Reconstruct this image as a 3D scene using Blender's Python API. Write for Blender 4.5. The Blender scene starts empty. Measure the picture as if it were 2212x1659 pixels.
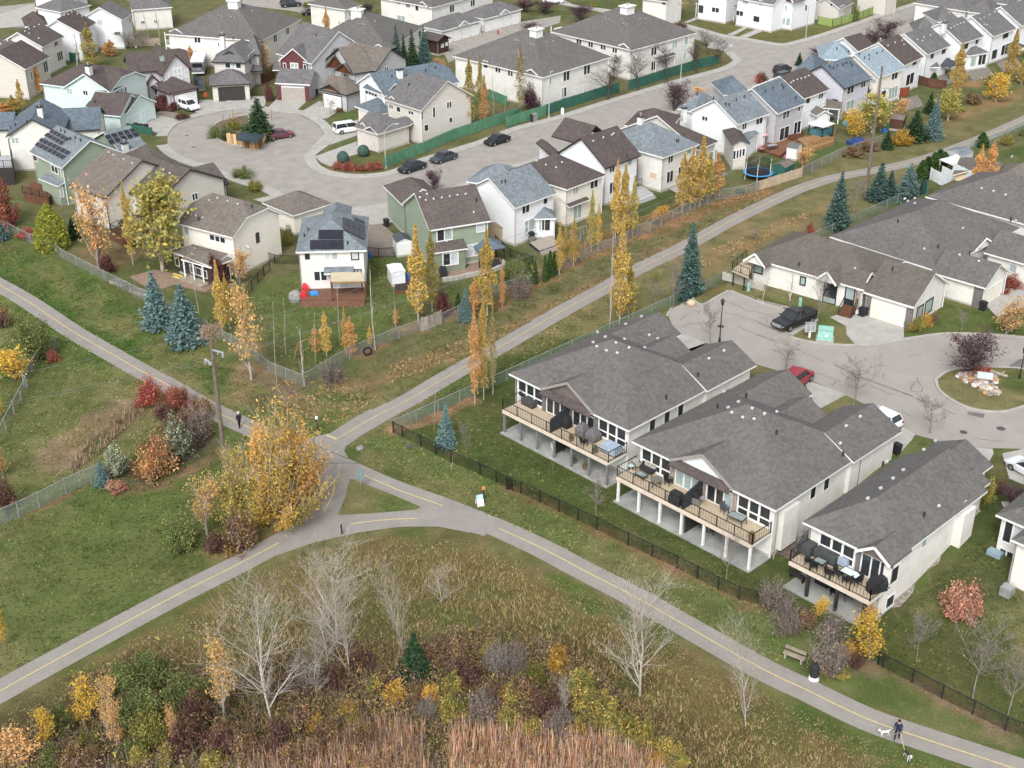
import bpy,bmesh,math,random
import numpy as np
from mathutils import Vector
from mathutils.geometry import tessellate_polygon
#camera, sky, sun, exposure
SC=bpy.context.scene
COL=SC.collection
FPX,TH,CAMH=2900.0,math.radians(28.0),66.0
cam=bpy.data.cameras.new('camera');camo=bpy.data.objects.new('camera',cam);COL.objects.link(camo)
cam.sensor_width=36.0;cam.lens=FPX/2212.0*36.0
cam.clip_start=1.0;cam.clip_end=4000.0
camo.location=(0,0,CAMH);camo.rotation_euler=(math.pi/2-TH,0,0)
SC.camera=camo
W=bpy.data.worlds.new('World');SC.world=W;W.use_nodes=True
nt=W.node_tree;nt.nodes.clear()
SUN_EL,SUN_AZ=math.radians(46),math.radians(-166)
sky=nt.nodes.new('ShaderNodeTexSky');sky.sky_type='NISHITA';sky.sun_disc=False
sky.sun_elevation=SUN_EL;sky.sun_rotation=SUN_AZ
sky.air_density=1.0;sky.dust_density=4.0;sky.ozone_density=1.0
hs=nt.nodes.new('ShaderNodeHueSaturation');hs.inputs['Saturation'].default_value=0.2
bg=nt.nodes.new('ShaderNodeBackground');bg.inputs['Strength'].default_value=0.15
wo=nt.nodes.new('ShaderNodeOutputWorld')
nt.links.new(sky.outputs[0],hs.inputs['Color']);nt.links.new(hs.outputs[0],bg.inputs['Color'])
nt.links.new(bg.outputs[0],wo.inputs['Surface'])
sl=bpy.data.lights.new('sun','SUN');sl.energy=0.9;sl.angle=math.radians(15);sl.color=(1.0,0.98,0.95)
so=bpy.data.objects.new('sun',sl);COL.objects.link(so)
sd=Vector((math.sin(SUN_AZ)*math.cos(SUN_EL),math.cos(SUN_AZ)*math.cos(SUN_EL),math.sin(SUN_EL)))
so.rotation_euler=sd.to_track_quat('Z','Y').to_euler();so.location=(0,0,120)
SC.view_settings.view_transform='Standard';SC.view_settings.look='None'
SC.view_settings.gamma=1.0;SC.view_settings.use_curve_mapping=False
SC.view_settings.exposure=0.76
#survey: photo points to places on the ground
OFF={'A':(0,0),'B':(547.2,0),'C':(1094.5,0),'D':(1635.9,0),'E':(0,403.2),'F':(547.2,403.2),'G':(1094.5,403.2),'H':(1635.9,403.2),'I':(0,813.7),'J':(547.2,813.7),'K':(1094.5,813.7),'L':(1635.9,813.7),'M':(0,1227),'N':(547.2,1227),'O':(1094.5,1227),'P':(1635.9,1227)}
def P(s):
 if not isinstance(s,str):return s
 a,b=map(float,s[1:].split(','))
 if s[0]=='X':return a,b
 o=OFF[s[0]]
 return o[0]+a*.26041,o[1]+b*.26041
def ray(s):
 u,v=P(s);x=(u-1106)/FPX;y=(829.5-v)/FPX
 return Vector((x,math.cos(TH)+y*math.sin(TH),-math.sin(TH)+y*math.cos(TH)))
YG=math.radians(-45.8)
EU=(math.cos(YG),math.sin(YG));ES=(-math.sin(YG),math.cos(YG))
def US(u,s):return(u*EU[0]+s*ES[0],u*EU[1]+s*ES[1])
def sstep(x,a,b):
 t=np.clip((x-a)/(b-a),0,1);return t*t*(3-2*t)
PLAT=2.3
def hgt(x,y):
 """the walk-out terrace: the small court on the right lies a storey above the yards behind it"""
 u=x*EU[0]+y*EU[1];s=x*ES[0]+y*ES[1]
 return PLAT*sstep(u,-89.5,-86.0)*sstep(s,82.0,96.5)
def at(s,dz=0.0,z=None):
 d=ray(s)
 if z is not None:
  t=(CAMH-z)/-d.z;return Vector((d.x*t,d.y*t,z))
 h=0.0
 for _ in range(30):
  t=(CAMH-h-dz)/-d.z;h+=(float(hgt(d.x*t,d.y*t))-h)*.6
 return Vector((d.x*t,d.y*t,h+dz))
def line(s,dz=0.0):return[at(p,dz)for p in s.split()]
def xy(s):return[at(p).xy for p in s.split()]
#materials
def lin(h):
 h=h.lstrip('#');c=[int(h[i:i+2],16)/255 for i in(0,2,4)]
 return tuple(v/12.92 if v<=.04045 else((v+.055)/1.055)**2.4 for v in c)
def mul(c,f):return tuple(v*f for v in c)
def hc(h):return mul(lin(h),.62)
def vc(h):return mul(lin(h),.98)
MATS={}
def mat(name,c,c2=None,scale=2.0,rough=.85,detail=4.0,spec=.25,metal=0.0,bump=0.0,obj=False,lo=.35,hi=.65,stretch=None):
 if name in MATS:return MATS[name]
 m=bpy.data.materials.new(name);m.use_nodes=True;n=m.node_tree.nodes;l=m.node_tree.links
 b=n['Principled BSDF'];b.inputs['Roughness'].default_value=rough;b.inputs['Specular IOR Level'].default_value=spec
 b.inputs['Metallic'].default_value=metal
 if c2 is None:c2=mul(c,.86)
 if obj:
  tc=n.new('ShaderNodeTexCoord');src=tc.outputs['Object']
 else:
  tc=n.new('ShaderNodeNewGeometry');src=tc.outputs['Position']
 if stretch:
  mp=n.new('ShaderNodeMapping');mp.inputs['Scale'].default_value=stretch;l.new(src,mp.inputs[0]);src=mp.outputs[0]
 t=n.new('ShaderNodeTexNoise');t.inputs['Scale'].default_value=scale;t.inputs['Detail'].default_value=detail
 t.inputs['Roughness'].default_value=.65
 l.new(src,t.inputs['Vector'])
 r=n.new('ShaderNodeValToRGB');r.color_ramp.elements[0].position=lo;r.color_ramp.elements[1].position=hi
 r.color_ramp.elements[0].color=(*c2,1);r.color_ramp.elements[1].color=(*c,1)
 l.new(t.outputs['Fac'],r.inputs['Fac']);l.new(r.outputs['Color'],b.inputs['Base Color'])
 if bump:
  bp=n.new('ShaderNodeBump');bp.inputs['Strength'].default_value=bump;bp.inputs['Distance'].default_value=.05
  l.new(t.outputs['Fac'],bp.inputs['Height']);l.new(bp.outputs[0],b.inputs['Normal'])
 MATS[name]=m;return m
def shingle(name,h,vary=.32):
 """asphalt shingles: tabs of uneven tone, faint weather streaks"""
 if name in MATS:return MATS[name]
 c=hc(h)
 m=bpy.data.materials.new(name);m.use_nodes=True;n=m.node_tree.nodes;l=m.node_tree.links
 b=n['Principled BSDF'];b.inputs['Roughness'].default_value=.95;b.inputs['Specular IOR Level'].default_value=.12
 g=n.new('ShaderNodeNewGeometry')
 v=n.new('ShaderNodeTexVoronoi');v.inputs['Scale'].default_value=3.6;l.new(g.outputs['Position'],v.inputs['Vector'])
 t=n.new('ShaderNodeTexNoise');t.inputs['Scale'].default_value=.35;t.inputs['Detail'].default_value=5;l.new(g.outputs['Position'],t.inputs['Vector'])
 sx=n.new('ShaderNodeSeparateColor');l.new(v.outputs['Color'],sx.inputs[0])
 ad=n.new('ShaderNodeMath');ad.operation='MULTIPLY_ADD';ad.inputs[1].default_value=.6;l.new(sx.outputs[0],ad.inputs[0])
 m2=n.new('ShaderNodeMath');m2 .operation='MULTIPLY';m2 .inputs[1].default_value=.5;l.new(t.outputs['Fac'],m2 .inputs[0]);l.new(m2 .outputs[0],ad.inputs[2])
 r=n.new('ShaderNodeValToRGB');r.color_ramp.elements[0].position=.1;r.color_ramp.elements[1].position=.95
 r.color_ramp.elements[0].color=(*mul(c,1-vary),1);r.color_ramp.elements[1].color=(*mul(c,1+vary),1)
 l.new(ad.outputs[0],r.inputs['Fac']);l.new(r.outputs['Color'],b.inputs['Base Color'])
 bp=n.new('ShaderNodeBump');bp.inputs['Strength'].default_value=.35;bp.inputs['Distance'].default_value=.03
 l.new(sx.outputs[0],bp.inputs['Height']);l.new(bp.outputs[0],b.inputs['Normal'])
 MATS[name]=m;return m
def leafmat():
 m=bpy.data.materials.new('leaf');m.use_nodes=True;n=m.node_tree.nodes;l=m.node_tree.links
 for x in list(n):n.remove(x)
 a=n.new('ShaderNodeAttribute');a.attribute_name='Col'
 oi=n.new('ShaderNodeObjectInfo');h=n.new('ShaderNodeHueSaturation')
 mr=n.new('ShaderNodeMapRange');mr.inputs['To Min'].default_value=.82;mr.inputs['To Max'].default_value=1.15
 l.new(oi.outputs['Random'],mr.inputs['Value']);l.new(mr.outputs[0],h.inputs['Value']);l.new(a.outputs['Color'],h.inputs['Color'])
 d=n.new('ShaderNodeBsdfDiffuse');t=n.new('ShaderNodeBsdfTranslucent');mx=n.new('ShaderNodeMixShader');mx.inputs[0].default_value=.3
 o=n.new('ShaderNodeOutputMaterial')
 l.new(h.outputs[0],d.inputs['Color']);l.new(h.outputs[0],t.inputs['Color'])
 l.new(d.outputs[0],mx.inputs[1]);l.new(t.outputs[0],mx.inputs[2]);l.new(mx.outputs[0],o.inputs['Surface'])
 MATS['leaf']=m;return m
LEAF=leafmat()
def meshmat(name,c,cover):
 """woven wire: the share of the surface the wires cover, the rest is open air"""
 m=bpy.data.materials.new(name);m.use_nodes=True;n=m.node_tree.nodes;l=m.node_tree.links
 for x in list(n):n.remove(x)
 d=n.new('ShaderNodeBsdfDiffuse');d.inputs['Color'].default_value=(*c,1);t=n.new('ShaderNodeBsdfTransparent')
 mx=n.new('ShaderNodeMixShader');o=n.new('ShaderNodeOutputMaterial')
 g=n.new('ShaderNodeNewGeometry');tx=n.new('ShaderNodeTexNoise');tx.inputs['Scale'].default_value=1.2;l.new(g.outputs['Position'],tx.inputs['Vector'])
 mr=n.new('ShaderNodeMapRange');mr.inputs['From Min'].default_value=.3;mr.inputs['From Max'].default_value=.7
 mr.inputs['To Min'].default_value=cover*.75;mr.inputs['To Max'].default_value=cover*1.2;l.new(tx.outputs['Fac'],mr.inputs['Value'])
 l.new(mr.outputs[0],mx.inputs[0]);l.new(t.outputs[0],mx.inputs[1]);l.new(d.outputs[0],mx.inputs[2]);l.new(mx.outputs[0],o.inputs['Surface'])
 MATS[name]=m;return m
def glassmat(name,c,rough=.08):
 m=mat(name,c,mul(c,.7),.6,rough,spec=.5);return m
WHITE=mat('white_paint',(.78,.78,.77),(.70,.70,.69),1.5,.6)
TRIMG=mat('grey_trim',vc('9a9692'),None,1.5,.6)
DARKT=mat('dark_trim',(.03,.028,.028),(.045,.04,.038),2,.6)
BLACKM=mat('black_metal',(.018,.018,.02),(.03,.03,.032),3,.5)
GLASS=glassmat('dark_glass',(.035,.04,.046))
BLIND=mat('blind_behind_glass',vc('a9b8b4'),vc('8fa09e'),.8,.25,spec=.5)
CURT=mat('pale_curtain_glass',vc('c9cfd2'),vc('aab2b6'),.8,.25,spec=.5)
CONC=mat('concrete',hc('cfccc6'),hc('bdbab3'),.8,.9,bump=.1)
CONCV=mat('concrete_upright',vc('b8b4ac'),vc('a29e97'),1.2,.9)
WOODB=mat('brown_wood',hc('8a6048'),hc('6d4a38'),3,.8)
WOODT=mat('tan_wood',hc('c49c70'),hc('a57f58'),2,.8)
GREYW=mat('weathered_wood',vc('a39788'),vc('847a6e'),2,.9)
STEEL=mat('galvanised_steel',vc('a7aaa9'),vc('8d9091'),2,.45,metal=.3)
CHIM=mat('flue_white',(.72,.72,.71),None,2,.6)
SOLAR=mat('solar_cell',(.012,.013,.022),(.02,.021,.034),1.2,.38,spec=.4)
BRICKR=mat('maroon_siding',vc('6a3f40'),vc('58383a'),2,.8)
STONE=mat('stone_veneer',vc('a8998c'),vc('7d726a'),4,.9,bump=.2)
DSTONE=mat('dark_stone_veneer',vc('7d7878'),vc('5e5a5b'),5,.9,bump=.2)
TIMBER=mat('cedar_shake',vc('6b4028'),vc('47291a'),3,.85)
#mesh building
class MB:
 def __init__(s):s.v=[];s.f=[];s.m=[];s.ms=[]
 def mi(s,m):
  if m not in s.ms:s.ms.append(m)
  return s.ms.index(m)
 def poly(s,pts,m):
  i=len(s.v);s.v+=[tuple(p)for p in pts];s.f.append(list(range(i,i+len(pts))));s.m.append(s.mi(m));return s
 def hexa(s,b,t,m):
  n=len(b);i=len(s.v);s.v+=[tuple(p)for p in b]+[tuple(p)for p in t];k=s.mi(m)
  s.f.append([i+j for j in range(n)][::-1]);s.f.append([i+n+j for j in range(n)])
  for j in range(n):s.f.append([i+j,i+(j+1)%n,i+n+(j+1)%n,i+n+j])
  s.m+=[k]*(n+2);return s
 def box(s,c,sz,m,rz=0.0,top=1.0):
  """box standing on c (centre of its foot)"""
  ca,sa=math.cos(rz),math.sin(rz);x,y,z=sz[0]/2,sz[1]/2,sz[2]
  q=[(-x,-y),(x,-y),(x,y),(-x,y)]
  f=lambda k,h:[(c[0]+(a*ca-b*sa)*k,c[1]+(a*sa+b*ca)*k,c[2]+h)for a,b in q]
  return s.hexa(f(1,0),f(top,z),m)
 def cyl(s,a,b,r,m,r2=None,n=8):
  a=Vector(a);b=Vector(b);d=(b-a);r2=r if r2 is None else r2
  w=d.normalized();u=w.orthogonal().normalized();t=w.cross(u)
  R=lambda o,q:[o+(u*math.cos(2*math.pi*k/n)+t*math.sin(2*math.pi*k/n))*q for k in range(n)]
  return s.hexa(R(a,r),R(b,r2),m)
 def bar(s,a,b,w,h,m):
  """rectangular bar from a to b"""
  a=Vector(a);b=Vector(b);d=(b-a).normalized();u=Vector((-d.y,d.x,0))
  if u.length<1e-4:u=Vector((1,0,0))
  u.normalize();t=d.cross(u)*(h/2);u=u*(w/2)
  return s.hexa([a-u-t,a+u-t,a+u+t,a-u+t],[b-u-t,b+u-t,b+u+t,b-u+t],m)
 def ball(s,c,r,m,n=8,k=5,sz=1.0):
  rows=[[(c[0]+r*math.sin(math.pi*j/k)*math.cos(2*math.pi*i/n),c[1]+r*math.sin(math.pi*j/k)*math.sin(2*math.pi*i/n),c[2]+r*sz*math.cos(math.pi*j/k))for i in range(n)]for j in range(k+1)]
  for j in range(k):
   for i in range(n):
    q=[rows[j][i],rows[j+1][i],rows[j+1][(i+1)%n],rows[j][(i+1)%n]]
    if j==0:q=[q[0],q[1],q[2]]
    elif j==k-1:q=[q[0],q[1],q[3]]
    s.poly(q,m)
  return s
 def build(s,name,parent=None,smooth=False):
  me=bpy.data.meshes.new(name)
  off=wloc(parent)if parent else Vector((0,0,0))
  me.from_pydata([(a-off[0],b-off[1],c-off[2])for a,b,c in s.v],[],s.f)
  for m in s.ms:me.materials.append(m)
  me.polygons.foreach_set('material_index',s.m)
  if smooth:me.polygons.foreach_set('use_smooth',[True]*len(s.f))
  me.update()
  return link(name,me,parent)
def wloc(o):
 v=Vector((0,0,0))
 while o:v+=o.location;o=o.parent
 return v
def link(name,me,parent=None,loc=None,rz=0):
 o=bpy.data.objects.new(name,me);COL.objects.link(o)
 if parent:o.parent=parent
 if loc is not None:o.location=loc
 if rz:o.rotation_euler.z=rz
 return o
def tag(o,label=None,cat=None,group=None,kind=None):
 if label:o['label']=label
 if cat:o['category']=cat
 if group:o['group']=group
 if kind:o['kind']=kind
 return o
def thing(name,label,cat,loc=(0,0,0),group=None,rz=0):
 o=bpy.data.objects.new(name,None);COL.objects.link(o);o.location=loc;o.empty_display_size=.2
 if rz:o.rotation_euler.z=rz
 return tag(o,label,cat,group)
def dup(root,loc,rz=0,label=None,sc=None):
 r=root.copy();COL.objects.link(r);r.location=loc;r.rotation_euler.z=rz
 if sc is not None:r.scale=(sc,sc,sc)if not isinstance(sc,tuple)else sc
 if label:r['label']=label
 for ch in root.children:
  c=ch.copy();COL.objects.link(c);c.parent=r
  for g in ch.children:
   d=g.copy();COL.objects.link(d);d.parent=c
 return r
def npmesh(name,v,f,cols=None,m=None):
 """mesh from arrays: v (n,3), f (k,3|4), one colour per face"""
 me=bpy.data.meshes.new(name);v=np.asarray(v,np.float32);f=np.asarray(f,np.int32);k=f.shape[1]
 me.vertices.add(len(v));me.vertices.foreach_set('co',v.ravel())
 me.loops.add(f.size);me.loops.foreach_set('vertex_index',f.ravel())
 me.polygons.add(len(f));me.polygons.foreach_set('loop_start',np.arange(0,f.size,k,dtype=np.int32))
 me.update(calc_edges=True)
 if cols is not None:
  a=me.color_attributes.new('Col','FLOAT_COLOR','CORNER')
  c=np.ones((f.size,4),np.float32);c[:,:3]=np.repeat(np.asarray(cols,np.float32),k,axis=0)
  a.data.foreach_set('color',c.ravel())
 if m:me.materials.append(m)
 return me
#the ground: one sheet, coloured by what grows on it
RNG=np.random.default_rng(7)
def vnoise(x,y,cell,seed):
 r=np.random.default_rng(seed);L=r.random((257,257));L[256]=L[0];L[:,256]=L[:,0]
 gx=(x/cell)%256;gy=(y/cell)%256;i=gx.astype(int)%256;j=gy.astype(int)%256
 a=gx-np.floor(gx);b=gy-np.floor(gy);a=a*a*(3-2*a);b=b*b*(3-2*b)
 return(L[i,j]*(1-a)+L[i+1,j]*a)*(1-b)+(L[i,j+1]*(1-a)+L[i+1,j+1]*a)*b
def fbm(x,y,cell,seed,o=4):
 s=0;w=0
 for k in range(o):s=s+vnoise(x,y,cell/2**k,seed+k)*.5**k;w+=.5**k
 return s/w
def pdist(x,y,poly):
 """signed distance to a polygon outline, positive inside"""
 n=len(poly);ins=np.zeros(x.shape,bool);d=np.full(x.shape,1e9)
 for i in range(n):
  ax,ay=poly[i];bx,by=poly[(i+1)%n]
  c=((ay>y)!=(by>y))&(x<(bx-ax)*(y-ay)/(by-ay+1e-12)+ax);ins^=c
  t=np.clip(((x-ax)*(bx-ax)+(y-ay)*(by-ay))/((bx-ax)**2+(by-ay)**2+1e-9),0,1)
  d=np.minimum(d,np.hypot(x-ax-t*(bx-ax),y-ay-t*(by-ay)))
 return np.where(ins,d,-d)
def ldist(x,y,pl):
 d=np.full(x.shape,1e9)
 for(ax,ay),(bx,by)in zip(pl[:-1],pl[1:]):
  t=np.clip(((x-ax)*(bx-ax)+(y-ay)*(by-ay))/((bx-ax)**2+(by-ay)**2+1e-9),0,1)
  d=np.minimum(d,np.hypot(x-ax-t*(bx-ax),y-ay-t*(by-ay)))
 return d
def co(h):c=np.array(hc(h));return c*.86+c.mean()*.14
REG=[]
def area(pts,h,soft=1.2,k=1.0,rag=1.0):REG.append(('a',[tuple(p)for p in xy(pts)],co(h),soft,k,rag,len(REG)*7+11))
def strip(pts,h,wid,k=1.0,rag=1.0):REG.append(('l',[tuple(p)for p in xy(pts)],co(h),wid,k,rag,len(REG)*7+11))
area('X-200,-60 X2400,-60 X2400,560 X1500,560 X1090,745 X640,850 X0,520 X-200,420','74734f',2,.75)
area('C2212,640 D1060,130 D1060,70 C1560,200','7e7f4c',2,.8)
area('G0,1640 G2212,600 D2300,900 D2300,700 G2212,-30 G0,1150','8d8456',3,.75,2.2)
area('F700,1640 G0,1150 G860,720 G2212,40 G2212,170 G900,830 G0,1290 F950,1700','a38560',3.0,.95,3)
area('F2212,900 G200,850 G800,560 G1500,240 G2212,40 G2212,-40 G1400,130 G700,430 F2212,780','b38a5c',1.5,.85,2)
area('H0,480 H420,260 H640,140 H300,250 G1600,560 G1640,700','b38c66',2,.7,2)
area('D1560,1030 D1750,900 D2212,730 D2212,800 D1800,930','b98a60',1.5,.8,1.5)
area('E0,420 E600,560 E1900,1330 E2212,1560 I2000,0 I0,-300','647a37',4,.9,3)
area('E1500,1200 E2212,1500 I2212,220 I1700,0 E1300,1250','87824e',3,.8,3)
area('F0,1300 F260,1600 J560,300 J0,330 I1900,60','ad8a6b',1.6,.8,2)
area('I2000,-50 J600,40 J200,150 I2150,60','85745f',1,.8,1)
area('J0,60 J500,330 J900,280 J640,460 J440,510 J0,340','5f7834',2,.9,2)
area('I0,80 I1000,-120 I1100,40 I800,400 I500,750 I0,1000','7f7f4b',4,.8,3)
area('I0,1200 I1400,860 I1880,620 I2212,900 I1900,1350 M1800,-60 M0,900','66783a',4,.9,3)
area('I300,1300 I1000,1350 I1900,1400 M1600,60 M700,450 M0,760','757a43',4,.55,4)
area('J760,560 J1160,400 J2150,950 K700,960 O800,-100 O1500,130 P900,850 P2212,1460 P2212,1560 P1300,1210 P400,900 O1300,330 K0,1280 J1500,930','65793a',2,.9,2)
area('J900,720 K100,1160 K900,1640 O1400,420 O1700,560 O1400,280 K600,1300 J1700,860','8a8151',1.5,.5,3)
area('J1180,420 G0,1420 G850,1180 K2200,1500 L1250,1540 P1100,330 P2212,400 P2212,1280 P1000,740 P0,270 O1500,-40 K800,1190 J2150,900','51612f',1.2,1,1.5)
area('P1050,500 P1700,700 P2212,1000 P2212,1280 P1500,980 P1000,740','72713f',2.5,.7,3)
area('L2212,640 L1900,650 L1560,1400 P1200,300 P2212,350','46572b',1.5,.9,1.5)
area('L1880,660 L2040,630 L2100,850 L1850,900','7d7448',1,.8,2)
area('M-60,1180 M1700,100 J0,1640 J500,1420 J1300,1260 J1900,1340 O400,30 O1000,420 O1800,850 P300,1180 P1500,1700 M-60,1800','7d7146',1.5,1,2.5)
area('J300,1560 J1200,1420 J2000,1500 O500,280 O1100,700 O1500,1100 O900,1150 O400,500 N1500,100 N300,200 M2100,300','7a6b3d',3,.8,4)
area('O300,600 O900,620 O1700,1000 P300,1250 P900,1700 O1800,1700 O1100,1200','83683f',3,.75,4)
area('M-60,1300 M900,850 M1700,900 N400,600 N2212,620 O600,560 O1200,1100 O1900,1660 M-60,1800','4b4231',3,.9,3)
strip('I-50,1225 I500,1010 I800,880','99775c',.5,.7)
strip('I1000,950 I1350,900 I1600,760 I1860,600','a5836a',.9,.8)
area('I1000,930 I1300,880 I1560,730 I1830,560 I1700,480 I1300,600 I900,800','6d6055',.8,.9,1)
strip('K0,920 K480,1150 K760,1280 K1100,1450 O1900,250 P60,330','a27a56',.55,.75,2)
strip('P880,790 P1300,950 P1540,1110 P1900,1280 P2212,1420','a38470',.9,.85,2)
strip('J1180,440 J1560,330 J1800,190','b58a6a',.9,.9)
strip('J600,1150 J400,1190 J250,1280 J0,1400 I1800,1480','9a7d50',.7,.6,2)
strip('I420,740 I700,440 I960,240','a58a72',1.5,.8,1.5)
for p in('E200,950 E900,1420','E300,880 E1100,1440','E0,720 E700,1110','E250,600 E1000,1010','E1000,1250 E1900,1640'):
 strip(p,'486d2b',1.3,.75,2)
for p in('E300,650 E1050,1150','E700,1000 E1500,1500','I1300,-60 I1500,60'):strip(p,'938c57',1.2,.5,2)
strip('O430,60 O800,280 O1000,430','4f7029',1.3,.9,1.5)
strip('M600,800 M1100,560 M1500,350 M1800,180','607433',1.0,.7,2)
strip('P480,1230 P900,1440 P1300,1560 P1700,1660','56742c',1.1,.85,1.5)
for p,h in(('E920,720 E1240,600 E1420,560 E1400,800 E1000,860','66713c'),('E1400,760 E1800,900 E1800,1250 E1500,1250','5c6e35'),('F0,900 F120,780 F380,680 F400,900 F920,990 F930,600 F1150,580 F1330,900 F1300,1150 F860,1380 F450,1500 F250,1200','67793a'),('F1530,820 F1800,760 F2100,640 G0,480 G240,560 G0,800 F1700,1000 F1560,960','5f7038'),('G1080,130 G1390,30 G1400,190 G1080,260','51682f'),('B560,1040 B850,920 B850,1000 B590,1090','5d7a35'),('B515,1280 B860,1130 B860,1170 B520,1290','4f7a2c'),('B780,1360 B1260,1230 B1240,1290 B1090,1340','76763f'),('B1590,1590 B1690,1550 B1740,1570 B1610,1605','587a30'),('C270,1310 C310,1295 C370,1320 C300,1335','4f7a2c'),('C1500,190 C1640,150 C1990,210 C1830,290','76763f'),('C1240,160 C1450,50 C1560,110 C1430,190','71723e'),('C1960,310 C2212,235 C2212,350 C2000,340','73733e'),('D0,290 D150,230 D320,270 D640,200 D1050,110 D600,280 D370,350 D0,340','77753f'),('C520,30 C760,-30 C1000,-20 C1000,40 C840,80','5f6d38'),('C1510,400 C1700,410 C1850,520 C1740,560 C1510,500','7b7346'),('B0,1640 F0,20 F170,60 F20,110','7b7447'),('A1170,1120 A1350,1130 A1280,1165 A1180,1165','657038'),('A0,60 A190,0 A190,40 A0,120','5d7038'),('D0,1300 D240,1270 D600,1160 D760,1200 D300,1420 D0,1330','56703a'),('D2000,1270 D2212,1200 D2212,1330 D2030,1290','4e6e2e'),('H1360,10 H1570,-40 H1500,30 H1400,60','5d6b33')):
 area(p,h,.5,.95,.6)
strip('F860,1400 F1390,1170 F1700,1040 F1990,1020 G200,760 G700,530 G1200,380 G1980,80','b08560',1.4,.75,1.5)
area('B2010,940 B2212,860 B2212,960 B2030,1000','7a6a60',.5,.9,.5)
area('E560,560 E1000,420 E1300,560 E900,720','96795a',1.5,.8,2)
area('D1700,680 D1880,660 D1880,720 D1720,720','c08c62',.6,.9,1)
area('H1500,860 H1600,960 H2212,1130 H2212,1250 H1700,1225 H1300,1240 H1480,1000','5e6f35',.8,.95,1)
area('G1330,1035 G1650,820 G1760,830 G1850,870 G1640,980','7f7443',.8,.95,1)
area('H0,890 H340,1000 H380,1040 H0,935','55682f',.5,.95,.5)
def gcolor(x,y):
 """what grows at each place, as an albedo"""
 c=np.empty((len(x),3));n1=fbm(x,y,9,1);n2=fbm(x,y,2.2,5);n3=fbm(x,y,.8,9,2)
 ax,ay=math.cos(math.radians(-33)),math.sin(math.radians(-33))
 st=fbm((x*ax+y*ay)/5,-x*ay+y*ax,1.1,21)
 g,d=co('67783c'),co('8a8355')
 t=sstep(n1*.6+n2*.4,.4,.62)[:,None];c[:]=g*(1-t)+d*t
 for i,(k,pl,h,so,kk,rag,sdd)in enumerate(REG):
  pa=np.array(pl);x0,y0=pa.min(0)-8;x1,y1=pa.max(0)+8
  m=(x>x0)&(x<x1)&(y>y0)&(y<y1)
  if not m.any():continue
  xs,ys=x[m],y[m];w=(fbm(xs,ys,2.6,sdd,3)-.5)*2*rag
  if k=='a':a=sstep(pdist(xs,ys,pl)+w,-so,so)
  else:a=1-sstep(ldist(xs,ys,pl)+w*so,so*.45,so*1.3)
  a=(a*kk*np.clip(.75+(n2[m]-.5)*1.1,0,1))[:,None]
  c[m]=c[m]*(1-a)+h*a
 c*=(.8+.4*n3+.35*(st-.5)+.4*(n2-.5))[:,None]
 return np.clip(c,.004,.6)
GM=bpy.data.materials.new('turf');GM.use_nodes=True
def _gm():
 n=GM.node_tree.nodes;l=GM.node_tree.links;b=n['Principled BSDF'];b.inputs['Roughness'].default_value=1;b.inputs['Specular IOR Level'].default_value=.05
 a=n.new('ShaderNodeAttribute');a.attribute_name='Col';g=n.new('ShaderNodeNewGeometry')
 t=n.new('ShaderNodeTexNoise');t.inputs['Scale'].default_value=5.5;t.inputs['Detail'].default_value=6;t.inputs['Roughness'].default_value=.75;l.new(g.outputs['Position'],t.inputs['Vector'])
 t2=n.new('ShaderNodeTexNoise');t2 .inputs['Scale'].default_value=1.3;t2 .inputs['Detail'].default_value=3;l.new(g.outputs['Position'],t2 .inputs['Vector'])
 r=n.new('ShaderNodeMapRange');r.inputs['From Min'].default_value=.3;r.inputs['From Max'].default_value=.7;r.inputs['To Min'].default_value=.62;r.inputs['To Max'].default_value=1.35;l.new(t.outputs['Fac'],r.inputs['Value'])
 mx=n.new('ShaderNodeMix');mx.data_type='RGBA';mx.blend_type='MULTIPLY';mx.inputs['Factor'].default_value=1
 l.new(a.outputs['Color'],mx.inputs[6]);l.new(r.outputs[0],mx.inputs[7])
 m2=n.new('ShaderNodeMix');m2 .data_type='RGBA';m2 .inputs[7].default_value=(*hc('a08d63'),1)
 r2=n.new('ShaderNodeMapRange');r2 .inputs['From Min'].default_value=.55;r2 .inputs['From Max'].default_value=.75;r2 .inputs['To Max'].default_value=.35;l.new(t2 .outputs['Fac'],r2 .inputs['Value'])
 l.new(r2 .outputs[0],m2 .inputs['Factor']);l.new(mx.outputs[2],m2 .inputs[6]);l.new(m2 .outputs[2],b.inputs['Base Color'])
 bp=n.new('ShaderNodeBump');bp.inputs['Strength'].default_value=.6;bp.inputs['Distance'].default_value=.12;l.new(t.outputs['Fac'],bp.inputs['Height']);l.new(bp.outputs[0],b.inputs['Normal'])
_gm()
def vcol(me,c):
 a=me.color_attributes.new('Col','FLOAT_COLOR','POINT');q=np.ones((len(c),4),np.float32);q[:,:3]=c;a.data.foreach_set('color',q.ravel())
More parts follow.
